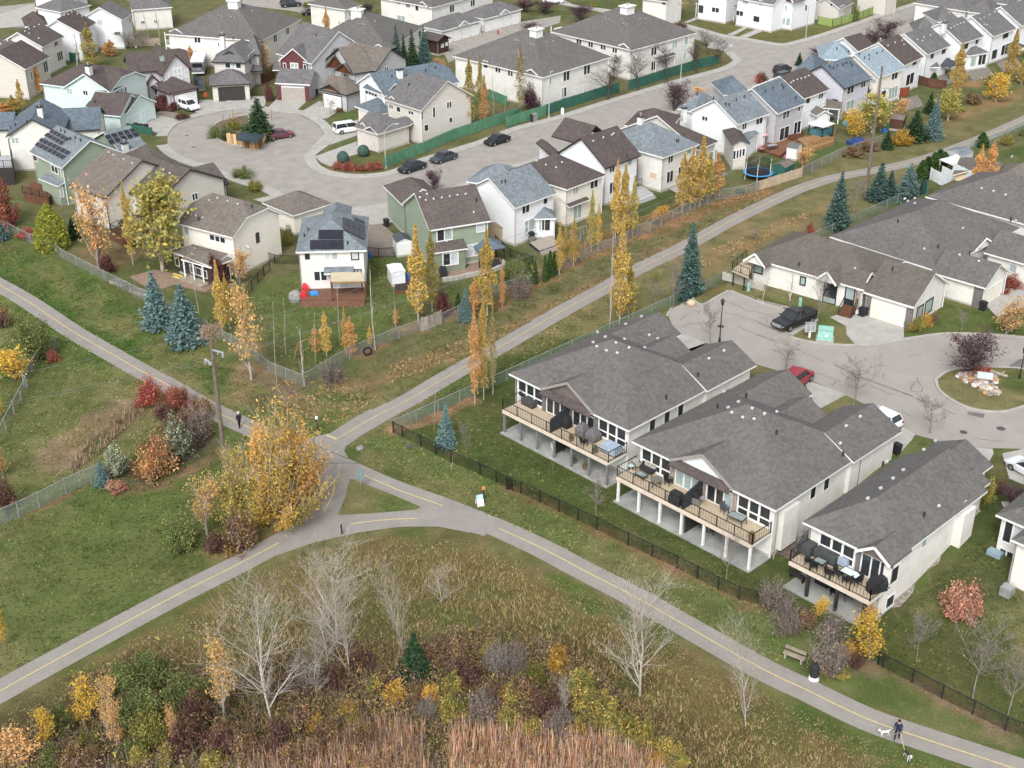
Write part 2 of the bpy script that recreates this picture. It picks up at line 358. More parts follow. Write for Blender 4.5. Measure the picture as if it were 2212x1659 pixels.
def ground():
 xs=np.concatenate([np.arange(-150,-60,1.2),np.arange(-60,66,.45),np.arange(66,170,1.2)])
 ys=np.concatenate([np.arange(48,190,.5),np.arange(190,345,1.1)])
 X,Y=np.meshgrid(xs,ys,indexing='ij');x,y=X.ravel(),Y.ravel();nx,ny=X.shape
 z=hgt(x,y)
 v=np.stack([x,y,z],1);i=np.arange(nx*ny).reshape(nx,ny)
 f=np.stack([i[:-1,:-1].ravel(),i[1:,:-1].ravel(),i[1:,1:].ravel(),i[:-1,1:].ravel()],1)
 c=gcolor(x,y);B=1800.0;k=len(v)
 big=np.array([(-B,-B,0),(B,-B,0),(B,B,0),(-B,B,0)]);x0,x1,y0,y1=xs[0],xs[-1],ys[0],ys[-1]
 inn=np.array([(x0,y0,0),(x1,y0,0),(x1,y1,0),(x0,y1,0)])-[0,0,.1]
 v=np.vstack([v,big-[0,0,.1],inn]);f=np.vstack([f,[(k+a,k+(a+1)%4,k+4+(a+1)%4,k+4+a)for a in range(4)]])
 c=np.vstack([c,np.tile(co('7a7a50'),(8,1))])
 me=npmesh('ground',v,f,None,GM);vcol(me,c);me.polygons.foreach_set('use_smooth',[True]*len(f))
 tag(link('ground',me),'grass, dry meadow and leaf strewn yards',kind='structure')
ground()
def sheet(name,pts,off,m,label=None,kind='structure',turf=False,parent=None,fine=1.2):
 """a thin sheet lying on the ground, following its slope"""
 pts=[Vector((p[0],p[1],0))for p in pts]
 tri=tessellate_polygon([pts]);bm=bmesh.new();vs=[bm.verts.new(p)for p in pts]
 for t in tri:
  try:bm.faces.new([vs[i]for i in t])
  except ValueError:pass
 for _ in range(8):
  slope=max(hgt(p.x,p.y)for p in pts)-min(hgt(p.x,p.y)for p in pts)>.05;e=[q for q in bm.edges if q.calc_length()>(fine if turf or slope else 5.0)]
  if not e or not(turf or slope):break
  bmesh.ops.subdivide_edges(bm,edges=e,cuts=1);bmesh.ops.triangulate(bm,faces=bm.faces[:])
 for q in bm.verts:q.co.z=float(hgt(q.co.x,q.co.y))+off
 bmesh.ops.recalc_face_normals(bm,faces=bm.faces[:])
 if sum(f.normal.z for f in bm.faces)<0:bmesh.ops.reverse_faces(bm,faces=bm.faces[:])
 me=bpy.data.meshes.new(name);bm.to_mesh(me);bm.free();me.materials.append(GM if turf else m)
 if turf:
  a=np.empty(len(me.vertices)*3);me.vertices.foreach_get('co',a);a=a.reshape(-1,3);vcol(me,gcolor(a[:,0],a[:,1]))
 o=link(name,me,parent)
 return tag(o,label,kind=kind)
def smooth(pl,n=4):
 """Catmull-Rom through the points"""
 pl=[Vector((p[0],p[1]))for p in pl];q=[pl[0]*2-pl[1]]+pl+[pl[-1]*2-pl[-2]];out=[]
 for i in range(1,len(q)-2):
  a,b,c,d=q[i-1:i+3]
  for k in range(n):
   t=k/n;out.append(.5*((2*b)+(c-a)*t+(2*a-5*b+4*c-d)*t*t+(3*b-a-3*c+d)*t**3))
 return out+[pl[-1]]
def offs(pl,d):
 """polyline moved sideways (left positive)"""
 pl=[Vector((p[0],p[1]))for p in pl];out=[]
 for i,p in enumerate(pl):
  a=pl[max(i-1,0)];b=pl[min(i+1,len(pl)-1)];t=(b-a)
  t=t.normalized()if t.length else Vector((1,0));out.append(p+Vector((-t.y,t.x))*d)
 return out
def ribbon(name,pl,w,off,m,label=None,kind='structure',thick=0.0,parent=None,o0=0.0):
 """strip of width w along a line; with thick, a raised solid"""
 L=offs(pl,w/2+o0);R=offs(pl,-w/2+o0);v=[];f=[]
 Z=lambda p:float(hgt(p.x,p.y))+off
 for a,b in zip(L,R):v+=[(a.x,a.y,Z(a)+thick),(b.x,b.y,Z(b)+thick)]
 n=len(L)
 for i in range(n-1):f.append((2*i+1,2*i+3,2*i+2,2*i))
 if thick:
  k=len(v)
  for a,b in zip(L,R):v+=[(a.x,a.y,Z(a)-.05),(b.x,b.y,Z(b)-.05)]
  for i in range(n-1):
   f.append((2*i,2*i+2,k+2*i+2,k+2*i));f.append((2*i+3,2*i+1,k+2*i+1,k+2*i+3))
  f.append((0,k,k+1,1));e=2*n-2;f.append((e+1,k+e+1,k+e,e))
 me=bpy.data.meshes.new(name);me.from_pydata(v,[],f);me.materials.append(m);me.update()
 return tag(link(name,me,parent),label,kind=kind)
def asphalt(name,c,c2,crack=True):
 m=mat(name,c,c2,.5,.95,8,.12,bump=.15,lo=.3,hi=.7);n=m.node_tree.nodes;l=m.node_tree.links;b=n['Principled BSDF']
 src=b.inputs['Base Color'].links[0].from_socket;g=n.new('ShaderNodeNewGeometry')
 v=n.new('ShaderNodeTexNoise');v.inputs['Scale'].default_value=9;v.inputs['Detail'].default_value=3;l.new(g.outputs['Position'],v.inputs['Vector'])
 r=n.new('ShaderNodeMapRange');r.inputs['From Min'].default_value=.3;r.inputs['From Max'].default_value=.7;r.inputs['To Min'].default_value=.88;r.inputs['To Max'].default_value=1.1;l.new(v.outputs['Fac'],r.inputs['Value'])
 mx=n.new('ShaderNodeMix');mx.data_type='RGBA';mx.blend_type='MULTIPLY';mx.inputs['Factor'].default_value=1;l.new(src,mx.inputs[6]);l.new(r.outputs[0],mx.inputs[7])
 l.new(mx.outputs[2],b.inputs['Base Color']);return m
PATHM=asphalt('path_asphalt',hc('b4aea8'),hc('a49e98'))
ROADM=asphalt('road_asphalt',hc('c2bcb5'),hc('aba59f'))
COURTM=asphalt('court_asphalt',hc('bfb9b2'),hc('b2aba4'))
YEL=mat('yellow_line_paint',hc('f2dfa6'),hc('d9c68e'),3,.8)
SEAL=mat('tar_seal',hc('847e79'),hc('9c958f'),1.5,.9)
PATCHM=mat('dark_asphalt_patch',hc('8d8884'),hc('7d7875'),1,.95)
PW=2.55
p1=smooth(xy('X-60,585 X0,616.7 X62.5,653 X156,715.7 X234,761 X307,803 X357,829 X424,868 X482,898 X573,940 X640,972 X705,1000'))
p2=smooth(xy('X690,985 X722,953 X807.6,902 X885.7,863 X963.8,816 X1081,749.6 X1206.5,676.6 X1318.5,615.4 X1373,584 X1480,532 X1576,479 X1660,438 X1730,407 X1800,385 X1870,371.5 X1924,362 X1985,347 X2041,329 X2106,305 X2139,292 X2210,260.5 X2330,205'))
p3=smooth(xy('X-80,1537 X0,1494 X62.5,1458.8 X174.5,1397.6 X299.5,1329.9 X390.6,1281.7 X500,1227 X603,1173 X662,1140 X699.5,1108 X714,1079 X721.7,1058.5 X722,1036 X715,1010 X702,985'))
p5=smooth(xy('X690,985 X768.5,1020.7 X862,1060 X957.3,1093.6 X1077,1141.8 X1172.6,1186 X1261,1233 X1370.5,1289.5 X1472,1346.8 X1576,1406.7 X1667,1456 X1740,1490 X1870,1552.5 X1992.6,1595.5 X2131,1641 X2280,1690'))
p6=smooth(xy('X690,1135 X758,1132.7 X807.6,1126 X859.7,1121.8 X904,1120.5 X980,1123 X1060,1142'))
for pl,d in((p1,'from the left edge to the crossing'),(p2,'running up to the top right past the fences'),(p3,'from the lower left corner to the crossing'),(p5,'curving from the crossing to the lower right corner'),(p6,'along the bottom side of the grass triangle')):
 PZ=.016+.004*len([o for o in COL.objects if o.name.startswith('path')])
 ribbon('path',pl,PW,PZ,PATHM,'asphalt path '+d)
jn=xy('X640,968 X664,948.6 X683,943 X714,936 X781,894 X800,885 X870,890 X800,930 X773.8,946.5 X747.7,964.7 X743.8,975 X753,990.8 X773.8,1001 X859.7,1040 X860,1070 X906,1095 X960,1110 X1016,1152 X937.8,1136.6 X859.7,1139 X768.5,1152 X677.4,1173 X600,1200 X560,1196 X612,1146 X651.4,1119 X682.6,1090 X691.7,1069 X687.8,1048 X685,1020 X672,1000 X630,985')
sheet('path_junction',jn,.040,PATHM,'wide asphalt crossing where the paths meet')
tri=xy('X755.5,1036 X764.6,1036.5 X840,1066 X906.6,1094.5 X908,1098 X896,1102 X807.6,1109.5 X734.7,1113.5 X730.8,1110.6 X745,1076.7')
sheet('grass_triangle',tri,.048,None,'triangular grass island between the path arms',turf=True)
def dash(name,pl,w=.13):return ribbon(name,pl,w,.046,YEL,'yellow centre line on the path')
dash('path_line',smooth(xy('X-60,585 X0,616.7 X62.5,653 X156,715.7 X234,761 X307,803 X357,829 X424,868 X482,898 X573,940')))
dash('path_line',smooth(xy('X727,949 X807.6,902 X885.7,863 X963.8,816 X1081,749.6 X1206.5,676.6 X1318.5,615.4 X1373,584 X1480,532 X1576,479 X1660,438 X1730,407 X1800,385 X1870,371.5 X1924,362 X1985,347 X2041,329 X2106,305 X2139,292 X2210,260.5 X2330,205')),.1)
ribbon('path_line',xy('X705,940 X727,949.5'),.26,.05,YEL,'short yellow stop line at the crossing')
dash('path_line',smooth(xy('X-80,1537 X0,1494 X62.5,1458.8 X174.5,1397.6 X299.5,1329.9 X390.6,1281.7 X500,1227 X603,1173')))
dash('path_line',smooth(xy('X699.5,1108 X714,1079 X721.7,1058.5 X721,1036')))
dash('path_line',smooth(xy('X758,1132.7 X807.6,1126 X859.7,1121.8 X904,1120.5')))
dash('path_line',xy('X784,1026 X862,1060 X957.3,1093.6'))
dash('path_line',smooth(xy('X1077,1141.8 X1172.6,1186 X1261,1233 X1370.5,1289.5 X1472,1346.8 X1576,1406.7 X1667,1456 X1740,1490 X1870,1552.5 X1992.6,1595.5 X2131,1641 X2280,1690')))
for p in('J445,545 J560,590 J680,640 J790,683','J530,715 J640,722 J760,718 J870,722'):ribbon('path_crack',smooth(xy(p)),.09,.045,mat('crack_tar',hc('6b6662'),hc('5a5551'),2),'dark tar filled crack across the crossing')
RO=('X362,294 X370,280 X387,267 X417,256 X456,246 X500,238.5 X545,236 X589,241 X638,244.8 X677,263 X695.6,281 X699.5,297 X688,312 X669.6,325.5 X658,336 X659,349 ''X672,364.6 X703,377.6 X755.5,385.4 X807.6,384 X859.7,375 X932.6,346 X1042,312.5 X1123,281 X1211.7,258 X1302.8,229 X1414.8,195 X1485,174.5 X1563,153.6 X1589,143 X1602,133 X1597,125 X1576,109 X1537,99')
RO2='X1500,84 X1459,65 X1380,46 X1290,24 X1240,12 X1180,-20'
RN='X1130,-20 X1211.7,10.4 X1310.6,24.7 X1415,41.7 X1500.7,64 X1550,78 X1602,86 X1670.5,97.6 X1702,99 X1727,93.7 X1792,75.5 X1912,33.9 X2000.5,5.2 X2060,-15'
RS=('X2140,-15 X2078,20 X1969,70 X1860,107 X1782,132 X1714,156 X1662,177 X1550,208 X1375.7,265.6 X1289.8,294 X1172.6,336 X1094.5,362 X1030,385 X958.6,412 X900,430 ''X841.5,437 X781.6,447.5 X713.9,446 X635.7,431.8 X586.3,406 X530,388 X468.7,364.6 X406,343.7 X377.6,328 X362,312.5')
sheet('street',xy(RO+' '+RO2+' '+RN+' '+RS),.02,ROADM,'pale asphalt street with the cul-de-sac bulb')
def kerb(pts,sm=3,walk=True,side=1,wid=1.5,lab='street'):
 pl=smooth(xy(pts),sm)
 ribbon('kerb',pl,.25,.0,CONC,'concrete kerb along the '+lab,thick=.13,o0=.12*side)
 if walk:ribbon('pavement',pl,wid,.0,CONC,'concrete pavement along the '+lab,thick=.11,o0=(.26+wid/2)*side)
kerb(RO);kerb(RO2,2,False);kerb(RN,3);kerb(RS,3)
for p in('G150,380 G330,320 G400,400 G240,440','D560,900 D690,870 D740,960 D640,1000','D760,900 D860,840 D900,900 D800,960','D1180,830 D1330,790 D1380,880 D1240,920','D1450,640 D1600,600 D1650,680 D1520,720','D1720,600 D1900,540 D1960,620 D1800,680','D1980,520 D2150,470 D2200,560 D2040,600','C1640,1430 C1760,1390 C1840,1450 C1720,1500'):sheet('patio',xy(p),.05,mat('old_paving',hc('a39c94'),hc('857e76'),1.5,.95),'worn grey paving behind a greenway house')
isl=smooth(xy('A1755,1080 A1790,1030 A1900,985 A2100,950 A2212,930 B100,1010 B140,1100 B90,1190 A2190,1215 A2000,1215 A1850,1180 A1780,1130 A1755,1080'),3)
sheet('cul_de_sac_island',isl,.10,mat('bare_soil',hc('8c7a66'),hc('6f604f'),2),'planted island in the middle of the cul-de-sac')
ribbon('kerb',isl,.22,.0,CONC,'concrete kerb round the cul-de-sac island',thick=.15)
DRV=['B100,915 B215,800 B480,810 B330,945 B200,930','B370,945 B545,840 B760,885 B620,980 B520,1000','B480,1230 B600,1100 B720,1040 B880,990 B880,1090 B850,1130 B620,1210','B510,1300 B870,1170 B1230,1215 B1000,1240 B800,1300 B640,1385 B560,1350','A1100,1035 A1200,960 A1280,950 A1500,1000 A1390,1110 A1330,1115 A1240,1080','A1620,935 A1640,830 A1790,830 A2070,800 A2212,800 B100,870 B60,910 A1900,900 A1790,940','F0,110 F180,70 F330,200 F300,240 F60,130','F640,300 F740,180 F960,170 F1150,150 F1150,300 F1000,320','B1580,1600 B1760,1530 B1900,1560 B1800,1610','C650,1160 C1020,1040 C1010,1080 C700,1180','C1440,900 C1620,800 C1800,790 C1560,960','D60,690 D250,640 D320,610 D300,650 D150,720','A0,120 A260,40 A330,60 A210,220 A0,240','D1680,110 D1760,90 D1740,130 D1700,135','C1230,160 C1340,105 C1370,115 C1250,170','C1470,190 C1580,140 C1620,150 C1500,195','C1830,290 C2000,215 C2040,215 C1880,300','C1920,310 C2140,220 C2212,225 C1990,320','D570,160 D650,120 D690,130 D620,165']
for d in DRV:DZ=.05+.004*DRV.index(d)if isinstance(DRV,list)else.05;sheet('driveway',xy(d),DZ,CONC,'pale concrete driveway')
sheet('gravel_bed',xy('F960,240 F1090,330 F1170,400 F1180,580 F950,580 F940,400'),.04,mat('gravel',hc('b3a79c'),hc('8a7f76'),4,.95,bump=.3),'gravel side yard beside the green house')
sheet('gravel_bed',xy('A1250,960 A1330,920 A1480,940 A1440,1000 A1330,990'),.045,MATS['gravel'],'pale gravel bed by the mint house drive')
sheet('brick_patio',xy('E1070,750 E1280,690 E1440,720 E1770,830 E1700,880 E1440,815 E1350,850 E1200,830'),.04,mat('patio_brick',hc('b59c8a'),hc('9b8373'),3,.9),'salmon paved patio behind the cream house')
sheet('parking_lot',xy('B1560,400 B1660,310 B1900,245 C130,180 C450,130 C440,190 C0,330 B1800,430 B1620,520'),.03,ROADM,'asphalt parking court of the townhouses')
for i in range(5):
 a,b=xy(f'B{1640 + i * 95},{352 - i * 26} B{1730 + i * 95},{383 - i * 26}');ribbon('parking_line',[a,b],.14,.045,YEL,'yellow parking bay line')
sheet('parking_lot',xy('B-50,-60 B520,-60 B640,60 B560,130 B300,90 A1990,40'),.03,ROADM,'asphalt parking court at the top edge')
sheet('street',xy('A-60,60 A320,20 A220,230 A-60,230'),.015,ROADM,'street corner at the top left')
CT=('X1444,683 X1470,662 X1485,652 X1497,651 X1521.6,659.7 X1548,645 X1576,630 X1606,642 X1636,654 X1680,668.5 X1724,679 X1763.5,691 X1703.6,725.6 X1714,732.6 X1766,743 X1849.4,748 X1952,735 X2026.5,724 X2078.6,722.5 X2156.7,726 X2222,732 X2350,745 ''X2360,985 X2212,970 X2083.8,967 X1974,938.7 X1943,923 X1865,872 X1826,854 X1750.5,821.5 X1638.8,788.6 X1526.8,741.7 X1464,728.7')
sheet('court',xy(CT),.02,COURTM,'pale asphalt court with tar sealed cracks')
for p in('X1444,683 X1470,662 X1485,652 X1497,651 X1521.6,659.7 X1548,645 X1576,630','X1576,630 X1606,642 X1636,654 X1680,668.5 X1724,679','X1763.5,691 X1703.6,725.6','X1703.6,725.6 X1714,732.6 X1766,743 X1849.4,748 X1952,735 X2026.5,724 X2078.6,722.5 X2156.7,726 X2222,732 X2350,745'):
 ribbon('kerb',smooth(xy(p),3)if p.count('X')>3 else xy(p),.3,.0,CONC,'concrete kerb of the court',thick=.14,o0=.15)
ib=smooth(xy('L1480,30 L1510,120 L1640,215 L1800,278 L2000,298 L2120,280 L2260,225 L2330,120 L2330,0 H2330,1600 H2212,1520 H2000,1505 H1800,1508 H1600,1530 H1500,1590 L1480,30'),3)
sheet('court_island',ib,.12,None,'round grass island in the court',turf=True)
ribbon('kerb',ib,.3,.0,CONC,'pale concrete kerb round the court island',thick=.16)
for d in('H600,1085 H680,1060 H950,1060 H1215,1140 H1215,1272 H1060,1310 H900,1325 H820,1322 H740,1230 H735,1160','G1415,1250 G1450,1225 G1530,1245 G1650,1300 G1480,1360 G1520,1410','L400,70 L430,40 L740,150 L530,265 L480,240','L1100,560 L1200,420 L1310,480 L1280,530 L1180,640','L1640,560 L1720,590 L1950,600 L1960,640 L1880,790 L1830,750','L2030,640 L2212,600 L2212,900 L2090,850','H1870,960 H2030,800 H2130,850 H2212,800 H2212,1000 H1990,1085','L2020,1040 L2140,1035 L2150,1080 L2040,1085'):
 sheet('driveway',xy(d),.05,CONC,'pale concrete driveway on the court')
for p in('G1790,1040 G2000,1090 G2212,1180','G1910,985 G1960,1010 G2000,1040 G2060,1035 G2212,1085','G1800,960 G1870,960 G1885,990','G2010,1200 G2100,1240 G2212,1285','G1450,1170 G1510,1140 G1590,1135','G1910,1160 G2000,1200','G1560,1040 G1600,1035 G1590,1060','G2090,1090 G2150,1095 G2160,1130','G1440,1110 G1480,1070 G1520,1065','H0,1225 H250,1320 H550,1450','H640,1480 H900,1600 L1290,165','H400,1520 H560,1570 H690,1620','H0,1130 H150,1190','L850,5 L1070,80 L1290,165','L940,75 L1125,155','L1380,195 L1500,250 L1640,318','L1320,0 L1340,50 L1370,100 L1350,128 L1280,120 L1280,85 L1310,45 L1330,40','L1200,290 L1260,325','L1780,508 L1900,525 L2035,540','L615,75 L655,45','L1040,10 L1050,-30','H1250,1410 H1370,1385'):
 ribbon('crack_seal',smooth(xy(p),3),.11,.03,SEAL,'wandering tar seal line on the court')
for p,r in(('L2020,432',.42),('L1710,462',.36),('G1775,1160',.42),('A1550,1125',.3),('A1605,1222',.3),('J1300,583',.35),('F495,105',.33)):
 c=at(p);m=MB();z=float(hgt(c.x,c.y))+(.03 if p[0]!='J' else.06)
 m.poly([(c.x+r*math.cos(k*.3927),c.y+r*math.sin(k*.3927),z)for k in range(16)],mat('iron_cover',hc('6f6a70'),hc('5b565c'),4))
 o=m.build('manhole_cover');where={'L2020,432':'right of the pair below the court island','L1710,462':'left of the pair below the court island','G1775,1160':'beside the black lamp post on the court','A1550,1125':'upper one at the left rim of the cul-de-sac','A1605,1222':'lower one at the left rim of the cul-de-sac','J1300,583':'in the grass outside the black fence','F495,105':'on the street above the black solar roof'}[p]
 tag(o,'round iron manhole cover '+where,'manhole cover')
sheet('asphalt_patch',xy('L1745,290 L1885,310 L1875,345 L1742,318'),.028,PATCHM,'dark square asphalt patch below the court island')
sheet('asphalt_patch',xy('H2065,1500 H2180,1430 H2300,1440 H2300,1515'),.028,PATCHM,'dark asphalt patch above the court island')
STONES=mat('river_stone',hc('c2b8ac'),hc('8f857c'),3.5,.9,bump=.4,lo=.4,hi=.6)
sheet('stone_strip',xy('P1080,340 P1180,330 P1290,210 P1330,60 P1450,0 L1500,1560 L1560,1400 L1720,1270 L1850,1120 L1830,1080 L1760,1130 L1600,1310 L1320,1540 P1200,100 P1090,300'),.08,STONES,'curved river stone strip beside the right bungalow')
sheet('stone_strip',xy('L110,1440 L330,1250 L420,1240 L400,1370 L270,1530'),.08,mat('brown_stone',hc('8f7f76'),hc('6f625b'),3,.95,bump=.3),'brown stone strip between two bungalows')
sheet('stone_strip',xy('H0,925 H60,950 H280,1000 H270,1010 H180,1010 H0,965'),.05,STONES,'river stone edging along the court kerb')
#house kit
CAM=Vector((0,0,CAMH))
VENTM=mat('vent_grey',(.52,.52,.52),None,3,.6)
class House:
 def __init__(s,name,label,at_pt,base=0.0,cat='house',group=None,wall=None,roof=None,trim=None,fr=None):
  c=at(at_pt,z=base)if isinstance(at_pt,str)else Vector((at_pt[0],at_pt[1],base))
  s.o=thing(name,label,cat,c,group);s.base=base;s.wall=wall;s.roof=roof;s.trim=trim or WHITE;s.fr=fr or WHITE
  s.W=[];s.R=[];s.n=0
 def fit(s,A,B,D,z,yaw=None):
  """corner, yaw, width and depth from the seen eave corners (or plain numbers)"""
  a=at(A,z=z).xy if isinstance(A,str)else Vector(A)
  if isinstance(B,str):
   b=at(B,z=z).xy;yaw=math.atan2(b.y-a.y,b.x-a.x)if yaw is None else math.radians(yaw)
   w=(b-a).dot(Vector((math.cos(yaw),math.sin(yaw))))
  else:w=B;yaw=math.radians(yaw)
  if isinstance(D,str):d=(at(D,z=z).xy-a).dot(Vector((-math.sin(yaw),math.cos(yaw))))
  else:d=D
  return a,yaw,w,d
 def block(s,A,B,D,z,ends=(0,0),ridge='x',pitch=.5,yaw=None,oh=.42,base=None,wall=None,roof=None,trim=None,walls=True,inset=None,t=.2):
  base=s.base if base is None else base
  a,yw,w,d=s.fit(A,B,D,z,yaw);wall=wall or s.wall;roof=roof or s.roof;trim=trim or s.trim
  z+=.007*s.n;s.n+=1
  if w<0:a=a+Vector((math.cos(yw),math.sin(yw)))*w;w=-w
  if d<0:a=a+Vector((-math.sin(yw),math.cos(yw)))*d;d=-d
  ex=Vector((math.cos(yw),math.sin(yw),0));ey=Vector((-math.sin(yw),math.cos(yw),0));o3=Vector((a.x,a.y,0))
  if ridge=='x':L,Wd=w,d;G=lambda p,q,h:o3+ex*p+ey*q+Vector((0,0,h))
  else:L,Wd=d,w;G=lambda p,q,h:o3+ex*q+ey*p+Vector((0,0,h))
  r=Wd/2;k0,k1=ends
  if k0+k1>0 and(k0+k1)*r>L:r_in=L/(k0+k1)
  else:r_in=r
  rise=pitch*r;zt=z+rise
  R0=(k0*r_in,r,zt);R1=(L-k1*r_in,r,zt)
  E=lambda x,k,sg:(x,r+sg*k*r,z+rise*(1-k))
  top=[]
  top.append([(0,0,z),(L,0,z)]+([E(L,k1,-1)]if k1<1 else[])+[R1,R0]+([E(0,k0,-1)]if k0<1 else[]))
  top.append([(L,Wd,z),(0,Wd,z)]+([E(0,k0,1)]if k0<1 else[])+[R0,R1]+([E(L,k1,1)]if k1<1 else[]))
  if k0>0:top.append([E(0,k0,1),E(0,k0,-1),R0])
  if k1>0:top.append([E(L,k1,-1),E(L,k1,1),R1])
  out=[(0,0,z),(L,0,z)]+([E(L,k1,-1),E(L,k1,1)]if 0<k1<1 else[R1]if k1==0 else[])+[(L,Wd,z),(0,Wd,z)]+([E(0,k0,1),E(0,k0,-1)]if 0<k0<1 else[R0]if k0==0 else[])
  flip=ridge=='y'
  mb=MB()
  def add(m_,pts,mt,kind=None):
   q=[G(*p)for p in pts]
   if flip:q=q[::-1]
   cl=[q[0]]
   for p in q[1:]:
    if(p-cl[-1]).length>.01:cl.append(p)
   if(cl[0]-cl[-1]).length<.01:cl.pop()
   if len(cl)<3:return
   m_.poly(cl,mt)
   if kind is not None:kind.append(cl)
  for p in top:add(mb,p,roof,s.R);add(mb,[(x,y,h-t)for x,y,h in p][::-1],trim)
  for i in range(len(out)):
   p,q=out[i],out[(i+1)%len(out)];add(mb,[(p[0],p[1],p[2]-t),(q[0],q[1],q[2]-t),q,p],trim)
  mb.build('roof',s.o)
  if walls:
   mw=MB();e0=e1=min(oh,.35)if not(k0 or k1)else oh
   i0,i1,j0,j1=(oh,oh,oh,oh)if inset is None else inset
   hs_=lambda b:z+pitch*min(b,Wd-b)-t-.04
   def endwall(x,k,xi):
    cap=z+rise*(1-k)+pitch*xi-t-.04 if k else 1e9
    pts=[(x,j0,base),(x,Wd-j1,base),(x,Wd-j1,min(hs_(Wd-j1),cap))]
    if cap<hs_(r)and cap>max(hs_(j0),hs_(j1)):
     bb=(cap-z+t+.04)/pitch;pts+=[(x,Wd-bb,cap),(x,bb,cap)]
    elif cap>=hs_(r):pts+=[(x,r,hs_(r))]
    pts+=[(x,j0,min(hs_(j0),cap))]
    return pts
   z0,z1=hs_(j0),hs_(j1)
   add(mw,[(i0,j0,base),(L-i1,j0,base),(L-i1,j0,z0),(i0,j0,z0)],wall,s.W)
   add(mw,[(L-i1,Wd-j1,base),(i0,Wd-j1,base),(i0,Wd-j1,z1),(L-i1,Wd-j1,z1)],wall,s.W)
   add(mw,endwall(i0,k0,i0)[::-1],wall,s.W);add(mw,endwall(L-i1,k1,i1),wall,s.W)
   mw.build('wall',s.o)
   if base<=s.base+.01:
    fo=MB();c4=[(i0-.03,j0-.03),(L-i1+.03,j0-.03),(L-i1+.03,Wd-j1+.03),(i0-.03,Wd-j1+.03)];c4=c4[::-1]if flip else c4
    fo.hexa([G(x,y,base-.3)for x,y in c4],[G(x,y,base+.32)for x,y in c4],CONCV);fo.build('foundation',s.o)
    if z>2.5:
     for k,(x,y)in enumerate(((i0-.08,j0-.08),(L-i1+.08,j0-.08),(L-i1+.08,Wd-j1+.08))):
      if(s.n+k)%3:MB().bar(G(x,y,base),G(x,y,z-.2),.09,.09,trim if k else TRIMG).build('downspout',s.o)
  s.last=(G,L,Wd,z,ex,ey)
  return s
 def hit(s,p,polys):
  """the wall or roof plane seen at a photo point (nearest one that contains it, else the closest miss)"""
  d=ray(p);best=None
  for q in polys:
   n=(q[1]-q[0]).cross(q[2]-q[0]);n.normalize();den=d.dot(n)
   if den>-.02:continue
   t=(q[0]-CAM).dot(n)/den
   if t<0:continue
   x=CAM+d*t;e=(q[1]-q[0]).normalized();f=n.cross(e);c=[((v-q[0]).dot(e),(v-q[0]).dot(f))for v in q];xx=((x-q[0]).dot(e),(x-q[0]).dot(f))
   miss=0.0
   for i in range(len(c)):
    a,b=c[i],c[(i+1)%len(c)];L=math.hypot(b[0]-a[0],b[1]-a[1])or 1e-6
    miss=max(miss,-((b[0]-a[0])*(xx[1]-a[1])-(b[1]-a[1])*(xx[0]-a[0]))/L)
   miss=0 if miss<.05 else miss
   k=(miss*20+t*(1 if miss==0 else 1.0))
   if best is None or k<best[0]:best=(k,x,n,q)
  return best
 def plane(s,p,h):
  d=ray(p);t=(h[3][0]-CAM).dot(h[2])/d.dot(h[2]);return CAM+d*t
 def win(s,p1,p2,cols=2,rows=1,glass=None,fr=None,split=None,name='window',fw=.09,deep=.05):
  """window between two photo points (upper left, lower right)"""
  a,b=P(p1),P(p2);h=s.hit(((a[0]+b[0])/2,(a[1]+b[1])/2),s.W)
  if h is None:return
  n=h[2];x1,x2=s.plane(p1,h),s.plane(p2,h);e=Vector((-n.y,n.x,0)).normalized()
  if(x2-x1).dot(e)<0:e=-e
  w=max(abs((x2-x1).dot(e)),.4);hh=max(abs(x1 .z-x2 .z),.4);o=Vector((x1 .x,x1 .y,x2 .z))+n*.012
  return s.win_at(o,e,n,w,hh,cols,rows,glass,fr,split,name,fw,deep)
 def win_at(s,o,e,n,w,hh,cols=2,rows=1,glass=None,fr=None,split=None,name='window',fw=.09,deep=.05):
  fr=fr or s.fr;glass=glass or GLASS;up=Vector((0,0,1));m=MB()
  def slab(x0,y0,x1,y1,d0,d1):
   q=lambda d:[o+e*x0+up*y0+n*d,o+e*x1+up*y0+n*d,o+e*x1+up*y1+n*d,o+e*x0+up*y1+n*d]
   a,b=q(d0),q(d1)
   if e.cross(up).dot(n)<0:a,b=a[::-1],b[::-1]
   m.hexa(a,b,fr)
  f=fw;slab(-f,-f,w+f,0,0,deep);slab(-f,hh,w+f,hh+f,0,deep);slab(-f,0,0,hh,0,deep);slab(w,0,w+f,hh,0,deep)
  ys=[0,hh]if rows==1 else([0,hh*split,hh]if split else[hh*k/rows for k in range(rows+1)])
  for k in range(1,cols):slab(w*k/cols-f*.55,0,w*k/cols+f*.55,hh,0,deep*.8)
  for y in ys[1:-1]:slab(0,y-f*.4,w,y+f*.4,0,deep*.7)
  wo=m.build(name,s.o)
  for k in range(cols):
   for j in range(len(ys)-1):
    g=MB();x0,x1=w*k/cols+f*.3*(k>0),w*(k+1)/cols-f*.3*(k<cols-1);y0,y1=ys[j]+f*.3*(j>0),ys[j+1]-f*.3*(j<len(ys)-2)
    q=[o+e*x0+up*y0,o+e*x1+up*y0,o+e*x1+up*y1,o+e*x0+up*y1];q=[v+n*.012 for v in q]
    if e.cross(up).dot(n)<0:q=q[::-1]
    g.poly(q,glass[(k+j)%len(glass)]if isinstance(glass,list)else glass);g.build('pane',wo)
  return wo
